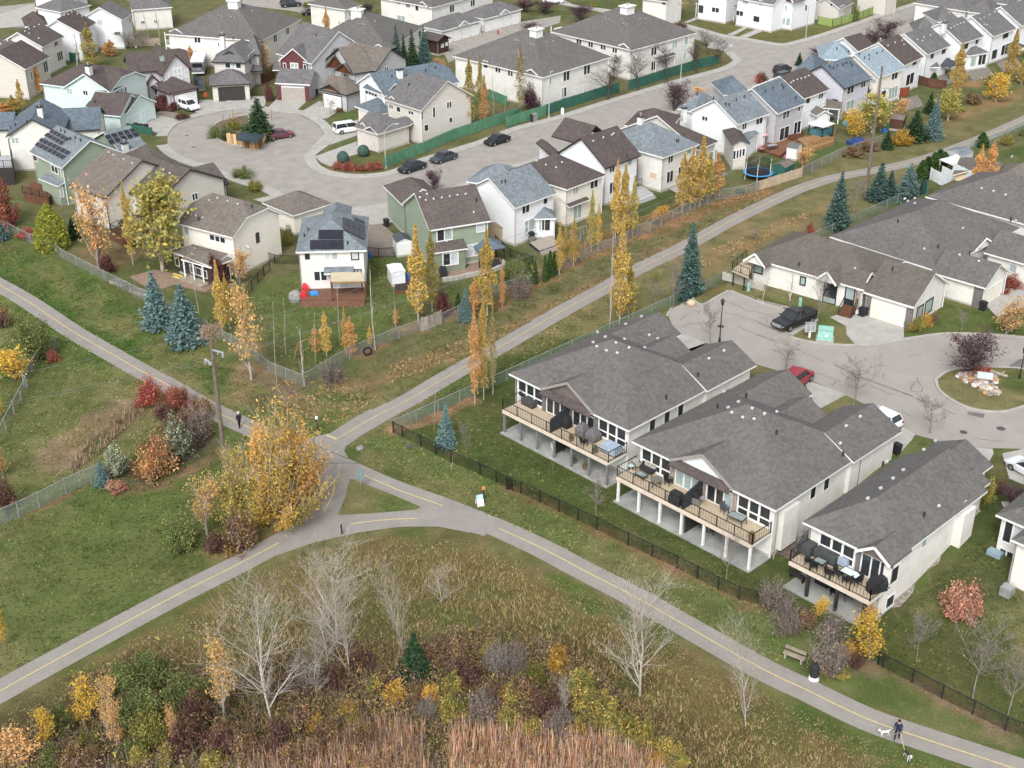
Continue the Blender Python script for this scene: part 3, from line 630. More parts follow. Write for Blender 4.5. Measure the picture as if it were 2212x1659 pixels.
 def gdoor(s,p1,p2,m=None,rows=4,trim=None):
  """sectional garage door: each section a leaf of its own"""
  a,b=P(p1),P(p2);h=s.hit(((a[0]+b[0])/2,(a[1]+b[1])/2),s.W)
  n=h[2];x1,x2=s.plane(p1,h),s.plane(p2,h);e=Vector((-n.y,n.x,0)).normalized()
  if(x2-x1).dot(e)<0:e=-e
  w=abs((x2-x1).dot(e));z0=s.base+.03;hh=min(max(x1 .z-z0,2.0),2.35);o=Vector((x1 .x,x1 .y,z0));up=Vector((0,0,1));m=m or WHITE
  fr=MB()
  def slab(mb,x0,y0,x1_,y1,d0,d1,mt):
   q=lambda d:[o+e*x0+up*y0+n*d,o+e*x1_+up*y0+n*d,o+e*x1_+up*y1+n*d,o+e*x0+up*y1+n*d]
   a_,b_=q(d0),q(d1)
   if e.cross(up).dot(n)<0:a_,b_=a_[::-1],b_[::-1]
   mb.hexa(a_,b_,mt)
  tr=trim or s.trim
  slab(fr,-.14,0,0,hh+.14,.005,.07,tr);slab(fr,w,0,w+.14,hh+.14,.005,.07,tr);slab(fr,0,hh,w,hh+.14,.005,.07,tr)
  do=fr.build('garage_door',s.o)
  for k in range(rows):
   g=MB();slab(g,.01,hh*k/rows+.012,w-.01,hh*(k+1)/rows-.012,.006,.045,m);g.build('door_section',do)
  return do
 def door(s,p1,p2,m=None):
  return s.win(p1,p2,1,1,m or WHITE,name='door',fw=.08)
 def vents(s,pts,m=None,sz=.36):
  sz*=.78
  for p in pts.split():
   h=s.hit(p,s.R)
   if h is None:continue
   x=h[1];n=h[2];mb=MB();e=Vector((-n.y,n.x,0));e=e.normalized()if e.length>.01 else Vector((1,0,0));f=n.cross(e)
   q=lambda k,d:[x+n*d+e*(a*k)+f*(b*k)for a,b in((-1,-1),(1,-1),(1,1),(-1,1))]
   m=VENTM if m in(None,WHITE)else m;mb.hexa(q(sz*.36,-.05),q(sz*.36,.12),m);mb.hexa(q(sz*.45,.12),q(sz*.34,.2),m);mb.build('roof_vent',s.o)
 def pipes(s,pts,m=None):
  for p in pts.split():
   h=s.hit(p,s.R)
   if h:MB().cyl(h[1]-Vector((0,0,.1)),h[1]+Vector((0,0,.45)),.09,m or DARKT,n=6).build('vent_pipe',s.o)
 def chimney(s,p,w=.9,h=1.5,m=None,cap=None):
  q=s.hit(p,s.R);x=q[1];mb=MB();yw=math.atan2(q[3][1].y-q[3][0].y,q[3][1].x-q[3][0].x)
  mb.box((x.x,x.y,x.z-.9),(w,w*.75,h+.9),m or WHITE,yw);mb.box((x.x,x.y,x.z+h),(w*1.25,w,.12),cap or DARKT,yw)
  c=mb.build('chimney',s.o);MB().cyl((x.x,x.y,x.z+h+.12),(x.x,x.y,x.z+h+.5),.13,STEEL,n=8).cyl((x.x,x.y,x.z+h+.5),(x.x,x.y,x.z+h+.58),.22,STEEL,n=8).build('flue',c)
 def gable(s,A,B,apex_rise,z,depth=.5,face=None,trim=None,roof=None,over=.12,sink=3.0):
  """little gable standing on a roof or eave: A, B its lower corners at height z; runs back into the roof"""
  a=at(A,z=z);b=at(B,z=z);e=(b-a).normalized();n=Vector((e.y,-e.x,0));w=(b-a).length;m=(a+b)/2+Vector((0,0,apex_rise));bk=-n*sink
  tr=trim or s.trim;rf=roof or s.roof;mb=MB();f=n*depth;t=Vector((0,0,.14))
  for p,q in((a,m),(m,b)):
   mb.hexa([p+f-t,q+f-t,q+bk-t,p+bk-t],[p+f,q+f,q+bk,p+bk],rf)
   mb.bar(p+f*1.02-t*.5,q+f*1.02-t*.5,.06,.22,tr)
  mb.build('gable_roof',s.o)
  i=e*(w*.06);fb=n*(depth-.3)
  MB().poly([a+i+fb-t,b-i+fb-t,m+fb-t*1.6],face or s.wall).build('gable_face',s.o)
 def shed(s,A,B,D,z,rise,yaw=None,posts=0,walls=False,roof=None,base=None,wall=None,trim=None,top=True):
  """lean-to roof, low along A-B"""
  a,yw,w,d=s.fit(A,B,D,z,yaw);ex=Vector((math.cos(yw),math.sin(yw),0));ey=Vector((-math.sin(yw),math.cos(yw),0));o=Vector((a.x,a.y,z));base=s.base if base is None else base
  q=[o,o+ex*w,o+ex*w+ey*d+Vector((0,0,rise)),o+ey*d+Vector((0,0,rise))];t=Vector((0,0,.18));m=MB();rf=roof or s.roof;tr=trim or s.trim
  m.poly(q,rf);m.poly([v-t for v in q][::-1],tr)
  for i in range(4):m.poly([q[i]-t,q[(i+1)%4]-t,q[(i+1)%4],q[i]],tr)
  m.build('porch_roof',s.o);s.R.append(q)
  if walls:
   f=[o+ex*.25+ey*.25,o+ex*(w-.25)+ey*.25,o+ex*(w-.25)+ey*d,o+ex*.25+ey*d];mw=MB();zz=[z-.2,z-.2,z+rise-.25,z+rise-.25]
   for i in(0,1,3):
    j=(i+1)%4;pl=[Vector((f[i].x,f[i].y,base)),Vector((f[j].x,f[j].y,base)),Vector((f[j].x,f[j].y,zz[j])),Vector((f[i].x,f[i].y,zz[i]))];mw.poly(pl,wall or s.wall);s.W.append(pl)
   mw.build('porch_wall',s.o)
  for k in range(posts):
   p=o+ex*(.2+(w-.4)*k/max(posts-1,1))+ey*.2;MB().box((p.x,p.y,base),(.16,.16,z-.18-base),tr).build('porch_post',s.o)
  return s
 def pipe_down(s,p_top,p_bot,m=None):
  h=s.hit(p_bot,s.W)
  if h:
   a,b=s.plane(p_top,h),s.plane(p_bot,h);a.x,a.y=b.x,b.y
   MB().bar(a+h[2]*.05,b+h[2]*.05,.09,.09,m or DARKT).build('downspout',s.o)
 def panels(s,corners,cols,rows,gap=.06,lift=.12,fr=None):
  """solar modules laid on the roof between four photo points (upper left, upper right, lower right, lower left)"""
  c=[P(p)for p in corners];h=s.hit((sum(p[0]for p in c)/4,sum(p[1]for p in c)/4),s.R);q=[s.plane(p,h)for p in c];n=h[2]
  for i in range(cols):
   for j in range(rows):
    F=lambda u,v:(q[0]*(1-u)+q[1]*u)*(1-v)+(q[3]*(1-u)+q[2]*u)*v
    g=gap/max((q[1]-q[0]).length/cols,.1);g2=gap/max((q[3]-q[0]).length/rows,.1)
    u0,u1,v0,v1=(i+g/2)/cols,(i+1-g/2)/cols,(j+g2/2)/rows,(j+1-g2/2)/rows
    pt=[F(u0,v1),F(u1,v1),F(u1,v0),F(u0,v0)];m=MB();m.hexa([p+n*(lift-.04)for p in pt],[p+n*lift for p in pt],fr or STEEL)
    cc=sum(pt,Vector())/4;m.poly([p+(cc-p)*.04+n*(lift+.004)for p in pt],SOLAR);m.build('solar_panel',s.o)
#the three walk-out bungalows by the black fence
S_CONDO=shingle('shingle_greybrown','797674',.22);S_BROWN=shingle('shingle_brown','6f6764',.26);S_BLUE=shingle('shingle_slate_blue','74818c');S_LBLUE=shingle('shingle_pale_blue','a3b4bf',.25)
S_GREY=shingle('shingle_grey','7d7b7c',.28);S_TAN=shingle('shingle_taupe','857d76',.25);S_MIXB=shingle('shingle_grey_blue','8b949b',.3);S_DK=shingle('shingle_dark_brown','685f5d',.26)
CREAM=mat('cream_stucco',vc('e0ded9'),vc('d2d0ca'),.7,.9);WWHITE=mat('white_siding',vc('e6e8ea'),vc('dadcdf'),1.3,.8,stretch=(.35,.35,6));BEIGE=mat('beige_siding',vc('cfcac3'),vc('c0bbb4'),1.3,.85,stretch=(.35,.35,6))
GREYS=mat('grey_siding',vc('bdbdc0'),vc('aeaeb2'),1.3,.85,stretch=(.35,.35,6));LAV=mat('lavender_grey_siding',vc('c9c9d2'),vc('bbbbc5'),1.3,.85,stretch=(.35,.35,6));MINT=mat('mint_siding',vc('d0dfdc'),vc('c3d3d0'),1.3,.85,stretch=(.35,.35,6))
SAGE=mat('sage_green_siding',vc('93a08f'),vc('84917f'),1.3,.85,stretch=(.35,.35,6));SAGE2=mat('dark_sage_siding',vc('808a78'),vc('727c6a'),1.3,.85,stretch=(.35,.35,6));YCREAM=mat('warm_cream_siding',vc('ebe6dc'),vc('dbd6cc'),1.3,.85,stretch=(.35,.35,6))
STUC=mat('pale_grey_stucco',vc('c8c6c8'),vc('b9b7ba'),.8,.9);TANW=mat('tan_stucco',vc('d3c2a2'),vc('c4b392'),.8,.9)
DECKT=mat('tan_deck_vinyl',hc('e2d0b5'),hc('d3c1a5'),1.5,.85);PADM=mat('patio_concrete',hc('c6c8c4'),hc('a3a6a2'),.5,.9)
BLK_GLASS=[GLASS,GLASS];TEAL=[BLIND,BLIND,BLIND]
def ush(u,s,z):x,y=US(u,s);return Vector((x,y,z))
RAILM=meshmat('baluster_row',(.02,.02,.022),.3)
def railing(parent,pts,h=1.05,post=1.9,bal=True,m=None,name='railing'):
 """rail with a post every couple of metres and its balusters"""
 m=m or BLACKM
 for a,b in zip(pts[:-1],pts[1:]):
  a=Vector(a);b=Vector(b);L=(b-a).length;n=max(1,round(L/post));up=Vector((0,0,1));r=MB();r.bar(a+up*h,b+up*h,.07,.05,m);r.bar(a+up*.1,b+up*.1,.04,.04,m)
  k=int(L/.3)
  if bal:
   for i in range(1,k):p=a.lerp(b,i/k);r.bar(p+up*.1,p+up*h,.022,.022,m)
  ro=r.build(name,parent)
  for i in range(n+1):p=a.lerp(b,i/n);MB().box(p,(.08,.08,h+.05),m).build('rail_post',ro)
def condo(label,u0,u1,s0,deck_u,postm,pitch=.54,gf=None,accent=None,dwin=None):
 """duplex: hipped main roof, entry gable over the two patio doors, deck on posts, twin garage wings up on the court"""
 h=House('walkout_bungalow',label,US((u0+u1)/2,s0+5),0.0,'house','walk-out bungalows in a row behind the black fence',CREAM,S_CONDO,WHITE)
 w=u1-u0;yw=-45.8;A=US(u0,s0)
 h.block(A,w,14.2,5.3,(1,1),'y' if w<14 else 'x',pitch,yaw=yw,inset=(.55,.55,.6,.6))
 mid=(u0+u1)/2
 a,b=ush(mid-3.45,s0+.15,5.32),ush(mid+3.45,s0+.15,5.32);e=(b-a).normalized();n=Vector((e.y,-e.x,0));m=(a+b)/2+Vector((0,0,1.95));t=Vector((0,0,.2));mb=MB()
 f=n*.12;bk=-n*4.2
 for p,q in((a,m),(m,b)):mb.hexa([p+f-t,q+f-t,q+bk-t,p+bk-t],[p+f,q+f,q+bk,p+bk],S_CONDO);mb.bar(p+f*1.3-t*.55,q+f*1.3-t*.55,.06,.26,TRIMG if accent else WHITE)
 mb.build('entry_gable',h.o)
 up=Vector((0,0,1));q0=ush(mid-2.75,s0+.3,5.32);q1=ush(mid+2.75,s0+.3,5.32)
 MB().poly([a.lerp(b,.06)-n*.15-t*.8,b.lerp(a,.06)-n*.15-t*.8,m-n*.15-t*1.6],gf or WWHITE).build('gable_face',h.o)
 k=MB();c0,c1=ush(mid-3.3,s0-.35,5.0),ush(mid+3.3,s0-.35,5.0);c2,c3=ush(mid+3.0,s0+.2,5.55),ush(mid-3.0,s0+.2,5.55);k.hexa([c0-t*.6,c1-t*.6,c2-t*.6,c3-t*.6],[c0,c1,c2,c3],S_DK);k.build('skirt_roof',h.o)
 en=Vector((-ES[0],-ES[1],0));eu=Vector((EU[0],EU[1],0));fw=s0+.6
 for sg,g in((-1,dwin[0]),(1,dwin[3])):
  c=mid+sg*5.35;MB().bar(ush(c-1.75,fw-.16,4.98),ush(c+1.75,fw-.16,4.98),.3,.24,WHITE).build('awning_box',h.o)
  h.win_at(ush(c-1.6,fw-.012,2.98),eu,en,3.2,1.72,3,2,g,WHITE,.34,fw=.19)
 for sg,g in((-1,dwin[1]),(1,dwin[2])):
  c=mid+sg*1.75;h.win_at(ush(c-1.3,fw-.012,2.76),eu,en,2.6,2.2,3,2,g,WHITE,.76,name='patio_door',fw=.13)
 for c in(mid-3.4,mid,mid+3.4):
  x=ush(c,fw-.1,2.72);MB().box(x,(.42,.2,2.35),accent or STONE,YG).build('stone_pilaster',h.o)
 d0,d1=deck_u;dk=MB();sd_=s0-2.25
 B4=lambda z:[ush(d0,sd_,z),ush(d1,sd_,z),ush(d1,fw,z),ush(d0,fw,z)]
 dk.hexa(B4(2.42),B4(2.62),WHITE);dk.hexa([p for p in B4(2.621)],[p for p in B4(2.70)],DECKT);dko=dk.build('deck',h.o)
 MB().bar(ush(d0,sd_-.03,2.52),ush(d1,sd_-.03,2.52),.06,.34,mat('deck_fascia',vc('d6c9bb'),None,2,.8)).build('deck_beam',dko)
 railing(dko,[ush(d0,fw-.3,2.7),ush(d0,sd_+.06,2.7),ush(d1,sd_+.06,2.7),ush(d1,fw-.3,2.7)],post=1.85)
 for i in range(7):
  uu=d0+.15+(d1-d0-.3)*i/6;x=ush(uu,sd_+.15,0);MB().box(x,(.2,.2,2.42),postm,YG).box((x.x,x.y,.0),(.42,.42,.16),CONC,YG).build('deck_post',dko)
 pad=[ush(d0-.2,sd_-.15,0),ush(d1+.1,sd_-.15,0),ush(d1+.1,fw+.1,0),ush(d0-.2,fw+.1,0)]
 MB().hexa(pad,[p+up*.12 for p in pad],PADM).build('patio_slab',h.o)
 MB().hexa([ush(mid-.06,sd_+.1,2.7),ush(mid+.06,sd_+.1,2.7),ush(mid+.06,fw,2.7),ush(mid-.06,fw,2.7)],[ush(mid-.06,sd_+.1,4.1),ush(mid+.06,sd_+.1,4.1),ush(mid+.06,fw,4.75),ush(mid-.06,fw,4.75)],mat('charcoal_screen',(.035,.04,.05),None,2,.7)).build('privacy_screen',dko)
 MB().hexa([ush(mid+.02,sd_+.5,.12),ush(mid+.1,sd_+.5,.12),ush(mid+.1,fw,.12),ush(mid+.02,fw,.12)],[ush(mid+.02,sd_+.5,2.4),ush(mid+.1,sd_+.5,2.4),ush(mid+.1,fw,2.4),ush(mid+.02,fw,2.4)],DARKT).build('lower_screen',h.o)
 for c in(mid-5,mid-2.2,mid+2.3,mid+5):h.win_at(ush(c-.9,fw-.012,.3 if abs(c-mid)<3 else.9),eu,en,1.8,1.95 if abs(c-mid)<3 else 1.2,2,1,GLASS,WHITE,name='lower_window')
 g0=s0+13.2
 for(ua,ub,se,pt)in((u0+.1,u0+6.2,s0+18.9,.5),(u0+5.0,u0+9.6,s0+16.4,.5),(u1-6.2,u1+.25,s0+18.8,.5)):
  h.block(US(ua,g0-2.2),ub-ua,se-g0+2.2,5.32,(0,0),'y',pt,yaw=yw,base=1.6)
 return h
c1=condo('grey-roofed walk-out bungalow nearest the paths, dark gable over its deck',-83.65,-68.05,80.9,(-82.2,-68.45),mat('grey_post',vc('777b7e'),None,2,.7),gf=mat('taupe_gable',vc('776d68'),vc('655c58'),2,.9),accent=DSTONE,dwin=(BLK_GLASS,BLK_GLASS,BLK_GLASS,BLK_GLASS))
c2=condo('grey-roofed walk-out bungalow in the middle of the three, white gable and deck posts',-66.65,-51.0,79.7,(-66.3,-51.5),WHITE,gf=WWHITE,accent=STONE,dwin=(BLK_GLASS,TEAL,[GLASS,GLASS,BLIND],BLK_GLASS))
c1 .vents('G750,1330 G830,1365 G920,1385 G910,1300 G1012,1340 G976,1270 G820,1252 G720,1297 G755,1210 G1255,1265 G1145,1340 G1675,1430 G1800,1365 G1180,1235 G990,1145 G1120,1082');c1 .pipes('K1322,185 G1585,1575')
c2 .vents('K1870,303 K1960,342 K2055,356 K2038,268 K2135,312 L160,298 K1925,215 K1840,262 K1805,128 L850,335 L733,412 L685,557');c2 .pipes('K1748,262 L158,478 L710,658 K1985,172')
up=Vector((0,0,1));eu3=Vector((EU[0],EU[1],0));es3=Vector((ES[0],ES[1],0))
for h,ur,ss in((c1,-68.05-.56,(84.5,86.6,88.6)),(c2,-51.0-.56,(85.6,87.6,91.8))):
 for q in ss:h.win_at(ush(ur+.012,q,3.4),es3,eu3,.75,1.35,1,1,GLASS,WHITE)
h=c2;MB().box(ush(-51.35,82.3,.5),(.55,2.2,3.9),CREAM,YG).build('side_bay',h.o);MB().bar(ush(-51.2,80.45,0),ush(-51.2,80.45,5.1),.1,.1,TRIMG).build('downspout',h.o);MB().bar(ush(-51.2,92.6,2),ush(-51.2,92.6,5.1),.1,.1,DARKT).build('downspout',h.o)
for i,q in enumerate((83.9,84.8,85.5)):MB().box(ush(-50.95,q,float(hgt(*US(-50.95,q)))),(.35,.5,.9),STEEL,YG).build('utility_meter',h.o)
h=c3=House('walkout_bungalow','single grey-roofed walk-out bungalow at the right, furnished deck and stone strip',US(-44,84),0,'house','walk-out bungalows in a row behind the black fence',CREAM,S_CONDO,WHITE)
h.block(US(-48.5,79.9),8.1,15.0,5.3,(1,0),'y',.6,yaw=-45.8,inset=(.6,.6,.5,.5));h.block(US(-47.7,93.0),5.6,6.0,5.32,(0,0),'y',.5,yaw=-45.8,base=1.6);h.block(US(-44.2,92.0),3.1,4.8,5.0,(0,0),'y',.5,yaw=-45.8,base=1.8)
h.block(US(-44.0,90.8),3.3,1.9,5.0,(0,0),'x',.7,yaw=-45.8,base=2.0,oh=.2)
a,b=ush(-43.3,79.75,5.32),ush(-40.25,79.75,5.32);m=(a+b)/2+up*1.05;n=-es3;mb=MB();t=up*.2
for p,q in((a,m),(m,b)):mb.hexa([p+n*.15-t,q+n*.15-t,q-n*3-t,p-n*3-t],[p+n*.15,q+n*.15,q-n*3,p-n*3],S_CONDO);mb.bar(p+n*.2-t*.5,q+n*.2-t*.5,.06,.24,WHITE)
mb.build('entry_gable',h.o);MB().poly([a.lerp(b,.06)-n*.12-t*.8,b.lerp(a,.06)-n*.12-t*.8,m-n*.12-t*1.5],MATS['taupe_gable']).build('gable_face',h.o)
MB().bar(ush(-47.2,80.3,4.98),ush(-43.6,80.3,4.98),.32,.26,WHITE).build('awning_box',h.o)
h.win_at(ush(-47.0,80.47,2.98),eu3,n,3.1,1.75,3,2,GLASS,WHITE,.36,fw=.19);h.win_at(ush(-43.1,80.47,2.76),eu3,n,2.4,2.1,3,1,GLASS,WHITE,name='patio_door',fw=.12)
for uu in(-43.4,-40.6):MB().box(ush(uu,80.4,2.72),(.36,.2,2.3),DSTONE,YG).build('stone_pilaster',h.o)
dk=MB();B4=lambda z:[ush(-48.05,77.85,z),ush(-40.55,77.85,z),ush(-40.55,80.5,z),ush(-48.05,80.5,z)]
dk.hexa(B4(2.42),B4(2.62),WHITE);dk.hexa(B4(2.621),B4(2.70),DECKT);dko=dk.build('deck',h.o);MB().bar(ush(-48.05,77.82,2.52),ush(-40.55,77.82,2.52),.06,.34,MATS['deck_fascia']).build('deck_beam',dko)
railing(dko,[ush(-48.0,80.2,2.7),ush(-48.0,77.9,2.7),ush(-40.6,77.9,2.7),ush(-40.6,80.2,2.7)],post=1.9)
for uu in(-46.2,-43.5,-41.0):MB().box(ush(uu,78.0,0),(.24,.24,2.42),DARKT,YG).build('deck_post',dko)
pad=[ush(-48.3,77.7,0),ush(-40.6,77.7,0),ush(-40.6,80.6,0),ush(-48.3,80.6,0)];MB().hexa(pad,[p+up*.12 for p in pad],PADM).build('patio_slab',h.o)
for c in(-46.6,-43.6):h.win_at(ush(c,80.47,.3),eu3,n,1.8,1.9,2,1,GLASS,WHITE,name='lower_window')
ur=-40.4-.5
MB().box(ush(-40.75,80.9,.35),(.55,1.5,4.4),CREAM,YG).build('side_bay',h.o);h.win_at(ush(-40.46,80.35,3.0),es3,eu3,1.1,1.5,1,1,GLASS,WHITE);h.win_at(ush(-40.46,80.35,.7),es3,eu3,1.1,1.0,1,1,GLASS,WHITE)
MB().box(ush(-40.9,91.8,1.5),(1.5,1.9,3.3),CREAM,YG).build('side_bay',h.o);h.win_at(ush(ur+.012,85.6,3.7),es3,eu3,.7,1.0,1,1,BLIND,WHITE)
h.vents('L920,1017 L1027,932 L1130,850 L1215,780 L1075,710 L1383,612 L1480,538 L1500,1075');h.pipes('L1040,740 L1383,1160')
h=House('bungalow','brown-roofed bungalow on the court with dark framed bay windows and stairs','H700,800',2.0,'house',None,CREAM,shingle('shingle_charcoal_brown','767069',.2),WHITE,DARKT)
h.block('G2020,588','H890,858',10.5,5.3,(.9,.9),'x',.5);h.block('H880,872','H1300,1000',8.6,5.2,(0,0),'x',.62,trim=WHITE)
h.gable('G1985,600','G2165,660',1.3,5.2,.55,face=CREAM,sink=2.5);h.gable('H520,745','H690,800',1.25,5.3,.9,face=CREAM,sink=3);h.gable('H850,838','H975,765',1.4,5.2,.4,face=STONE,sink=4)
h.win('G2060,650','G2115,720',1,1,BLIND,DARKT,fw=.16);h.win('H365,750','H392,815',1,1,[BLIND],DARKT,fw=.14);h.win('H565,795','H640,975',1,2,[BLIND,GLASS],DARKT,.3,fw=.14);h.win('H745,820','H790,990',1,2,[GLASS,BLIND],DARKT,.3,name='door',fw=.14)
h.win('H95,840','H165,870',2,1,GLASS,WHITE,fw=.08);h.gdoor('H950,922','H1225,1010',mat('cream_door',vc('e4dfd2'),vc('d9d4c7'),1,.7))
h.win('H1330,1010','H1360,1070',1,1,BLIND,DARKT,fw=.16);h.win('H1400,960','H1440,1020',1,1,BLIND,DARKT,fw=.16)
for p in('H920,960','H1265,1040'):
 c=at(p,z=2.3);q=h.hit(p,h.W);x=q[1];MB().box((x.x,x.y,2.0),(.75,.2,2.7),DSTONE,math.radians(-38)).build('stone_pier',h.o)
c=at('H815,1050',z=2.3);MB().box((c.x,c.y,2.3),(.55,.55,.5),WHITE,.2).box((c.x,c.y,2.8),(.36,.36,2.3),STONE,.2).build('porch_column',h.o)
for i in range(5):
 c=at('H722,1080',z=2.3);d=Vector((math.cos(math.radians(55)),math.sin(math.radians(55)),0));p=c+d*(.3*i);MB().box((p.x,p.y,2.2),(1.5,.32,.17*(i+1)+.1),WOODB,math.radians(-36)).build('step',h.o)
for o_ in(-.75,.75):
 c=at('H722,1080',z=2.3);d=Vector((math.cos(math.radians(55)),math.sin(math.radians(55)),0));e=Vector((d.y,-d.x,0))*o_;railing(h.o,[c+e+Vector((0,0,.1)),c+e+d*1.5+Vector((0,0,.95))],.9,1.5,name='stair_railing')
dk=[at(p,z=4.4)for p in('G1870,690','G2010,750','G2035,640','G1990,590')];MB().hexa([p-up*.25 for p in dk],dk,DECKT).build('side_deck',h.o);railing(h.o,[dk[3],dk[0],dk[1]],1.0,1.5)
for p in('G1885,700','G1975,735'):c=at(p,z=4.2);MB().box((c.x,c.y,1.0),(.16,.16,3.2),BLACKM).build('deck_post',h.o)
h.vents('H812,682',None,.3);h.pipes('H345,655 H1120,695');MB().box(at('G1960,815'),(5.5,.25,.9),CONCV,math.radians(-38)).build('retaining_wall',h.o)
h=House('bungalow','wide grey-roofed bungalow with cream double garage door behind the brown-roofed one','H1300,850',2.2,'house',None,CREAM,S_CONDO,WHITE)
h.block('H600,412','H1480,700',19.5,5.25,(1,1),'y',.48,yaw=-46.5);h.block('H1440,708','H1875,855',6.4,5.1,(0,0),'x',.6,yaw=-43,trim=WHITE);
h.gable('H1790,525','H1960,470',1.2,5.3,.3,face=WHITE,sink=4);h.gdoor('H1885,890','H2015,830',MATS['cream_door']);h.win('H1005,575','H1035,640',1,1,GLASS,WHITE,fw=.12);h.win('H1168,625','H1200,690',1,1,GLASS,WHITE,fw=.12);h.win('H1245,645','H1300,695',1,1,CURT,WHITE)
x=h.hit('H1825,930',h.W)[1];MB().box((x.x,x.y,2.2),(1.0,.25,2.7),DSTONE,math.radians(-43)).build('stone_pier',h.o)
h.vents('H1250,124 H1308,142 H1308,100 H1222,103 H1702,348 H1678,570 H1838,622 H1385,520');h.pipes('H1165,298 H1497,510 H1760,565')
h=House('bungalow','large grey-roofed bungalow at the right edge with four white roof vents','H2000,400',2.2,'house',None,CREAM,S_CONDO,WHITE)
h.block('H1395,80','H2230,400',14.0,5.25,(1,1),'x',.48,yaw=-46);h.block('H1880,545','H2290,665',7,5.0,(0,0),'x',.55,yaw=-44)
h.win('H2100,640','H2145,715',1,1,BLIND,WHITE);h.vents('H1860,18 H1960,42 H2060,72 H2145,288');h.pipes('H2103,280')
h=House('bungalow','tan stucco bungalow at the right edge beside the slim golden trees','H2150,-40',0.0,'house',None,TANW,S_TAN,mat('cream_trim',vc('d8ccb4'),None,2,.8))
h.block('D1945,1510','D2290,1570',9,3.1,(.9,.9),'x',.45);h.block('D1985,1500','D2035,1350',6,3.12,(0,1),'x',.45)
h.win('D2040,1520','D2110,1570',1,1,GLASS,WHITE);h.win('D2130,1545','D2230,1600',1,1,CURT,WHITE);h.vents('D2110,1300',None,.3)
h=House('house','white house cut off by the right edge, shaded window boxes facing the lawn','L2150,1640',1.0,'house',None,CREAM,S_CONDO,WHITE)
h.block(US(-35.4,89.2),11,12,5.6,(1,1),'y',.5,yaw=-45.8,base=1.0);h.block(US(-38.1,91.9),3.4,9,5.4,(1,1),'y',.5,yaw=-45.8,base=1.2)
for uu,zz,ww,hh,g in((-37.3,3.1,1.4,1.9,[GLASS,CURT]),(-37.3,1.5,1.1,.8,GLASS)):h.win_at(ush(uu,92.3,zz),Vector((EU[0],EU[1],0)),Vector((-ES[0],-ES[1],0)),ww,hh,2,1,g,WHITE,fw=.14)
MB().box(ush(-37.5,91.9,1.0),(1.2,.7,1.1),mat('window_well',vc('8fa3b0'),None,2,.5),YG).build('window_box',h.o);MB().box(ush(-34.6,88.6,.95),(.9,.9,.8),STEEL,YG).build('air_conditioner',h.o)
#houses along the greenway (south side of the crescent)
OPENB=mat('porch_screen_garage_shade',(.05,.045,.04),None,2,.9)  # dark porch screens, also the painted shade inside the open garage
h=House('house','cream two-storey house with clipped gable ends and a screened porch','E1800,700',0,wall=YCREAM,roof=S_TAN)
h.block('E1465,302','E1930,422',9.4,5.5,(.42,.42),'x',.62,trim=WHITE)
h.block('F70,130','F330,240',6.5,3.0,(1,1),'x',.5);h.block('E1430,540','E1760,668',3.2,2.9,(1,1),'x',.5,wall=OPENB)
h.shed('E1500,600','E1755,672',3.0,2.75,.75,posts=4)
h.win('E1530,330','E1572,400',1,1,BLIND,WHITE);h.win('E1740,395','E1870,470',3,1,GLASS,WHITE,fw=.14);h.win('E2122,390','E2148,455',1,1,GLASS,DARKT)
h.win('E1450,565','E1490,660',1,1,GLASS);h.win('E1580,650','E1720,760',3,1,GLASS,WHITE)
h.gable('E1990,500','E2060,490',.5,3.2,.5,face=YCREAM,sink=1);h.vents('E1740,118 E1808,100 E1893,122 E1975,148 E1628,245 E1684,262',WHITE,.3);h.pipes('E1650,280 E2090,175')
p=at('E1640,790');MB().box(p,(4.2,2.2,.35),GREYW,math.radians(-38)).build('porch_floor',h.o)
for i in range(3):q=at('E1690,815');MB().box((q.x+.22*i,q.y+.26*i,0),(1.5,.3,.12*(i+1)),GREYW,math.radians(-38)).build('porch_step',h.o)
h=House('house','pale stucco house with black solar panels facing a red-brown deck','F650,600',0,wall=CREAM,roof=S_MIXB)
h.block('F350,542','F940,527',11.0,5.5,(1,1),'y',.58,trim=WHITE)
h.block('F560,300','F800,296',5.5,5.52,(0,1),'y',.75,walls=False)
h.shed('F585,722','F830,715',1.2,2.9,.5)
h.panels(('F542,362','F746,362','F748,440','F540,440'),4,1,.03,.12,BLACKM);h.panels(('F470,447','F748,445','F750,522','F470,525'),5,1,.03,.12,BLACKM);h.panels(('F738,255','F925,325','F922,448','F742,362'),4,2,.03,.12,BLACKM);h.panels(('F830,255','F920,290','F922,312','F832,278'),3,1,.03,.12,BLACKM)
h.win('F425,555','F472,605',1,1,GLASS,WHITE);h.win('F595,552','F700,603',2,1,[CURT,BLIND],WHITE,fw=.12);h.win('F815,545','F870,600',1,1,CURT,DARKT,fw=.12)
h.win('F505,705','F610,775',2,1,GLASS,WHITE,fw=.14);h.win('F840,690','F895,760',2,1,BLIND,DARKT,fw=.1);h.win('F640,740','F790,835',2,1,CURT,WHITE,name='patio_door')
h.pipes('F425,418 F783,478 F455,368')
h=House('house','sage green two-storey house with brown roof and rear bump-out','F1650,600',0,wall=SAGE,roof=S_BROWN)
h.block('F1460,362','F1972,282',10.2,5.5,(0,0),'x',.62,trim=WHITE);h.block('F1235,150',5.8,8,4.6,(0,1),'y',.62,yaw=23)
h.shed('F1490,552','F1780,510',2.4,2.9,.95,walls=True,wall=SAGE2)
h.win('F1525,358','F1645,432',2,1,[GLASS,BLIND],WHITE,fw=.13);h.win('F1855,305','F1915,365',1,1,CURT,WHITE,fw=.12);h.win('F1575,560','F1695,635',2,1,[GLASS,CURT],WHITE,fw=.14);h.win('F1768,490','F1885,560',2,1,CURT,WHITE,fw=.12)
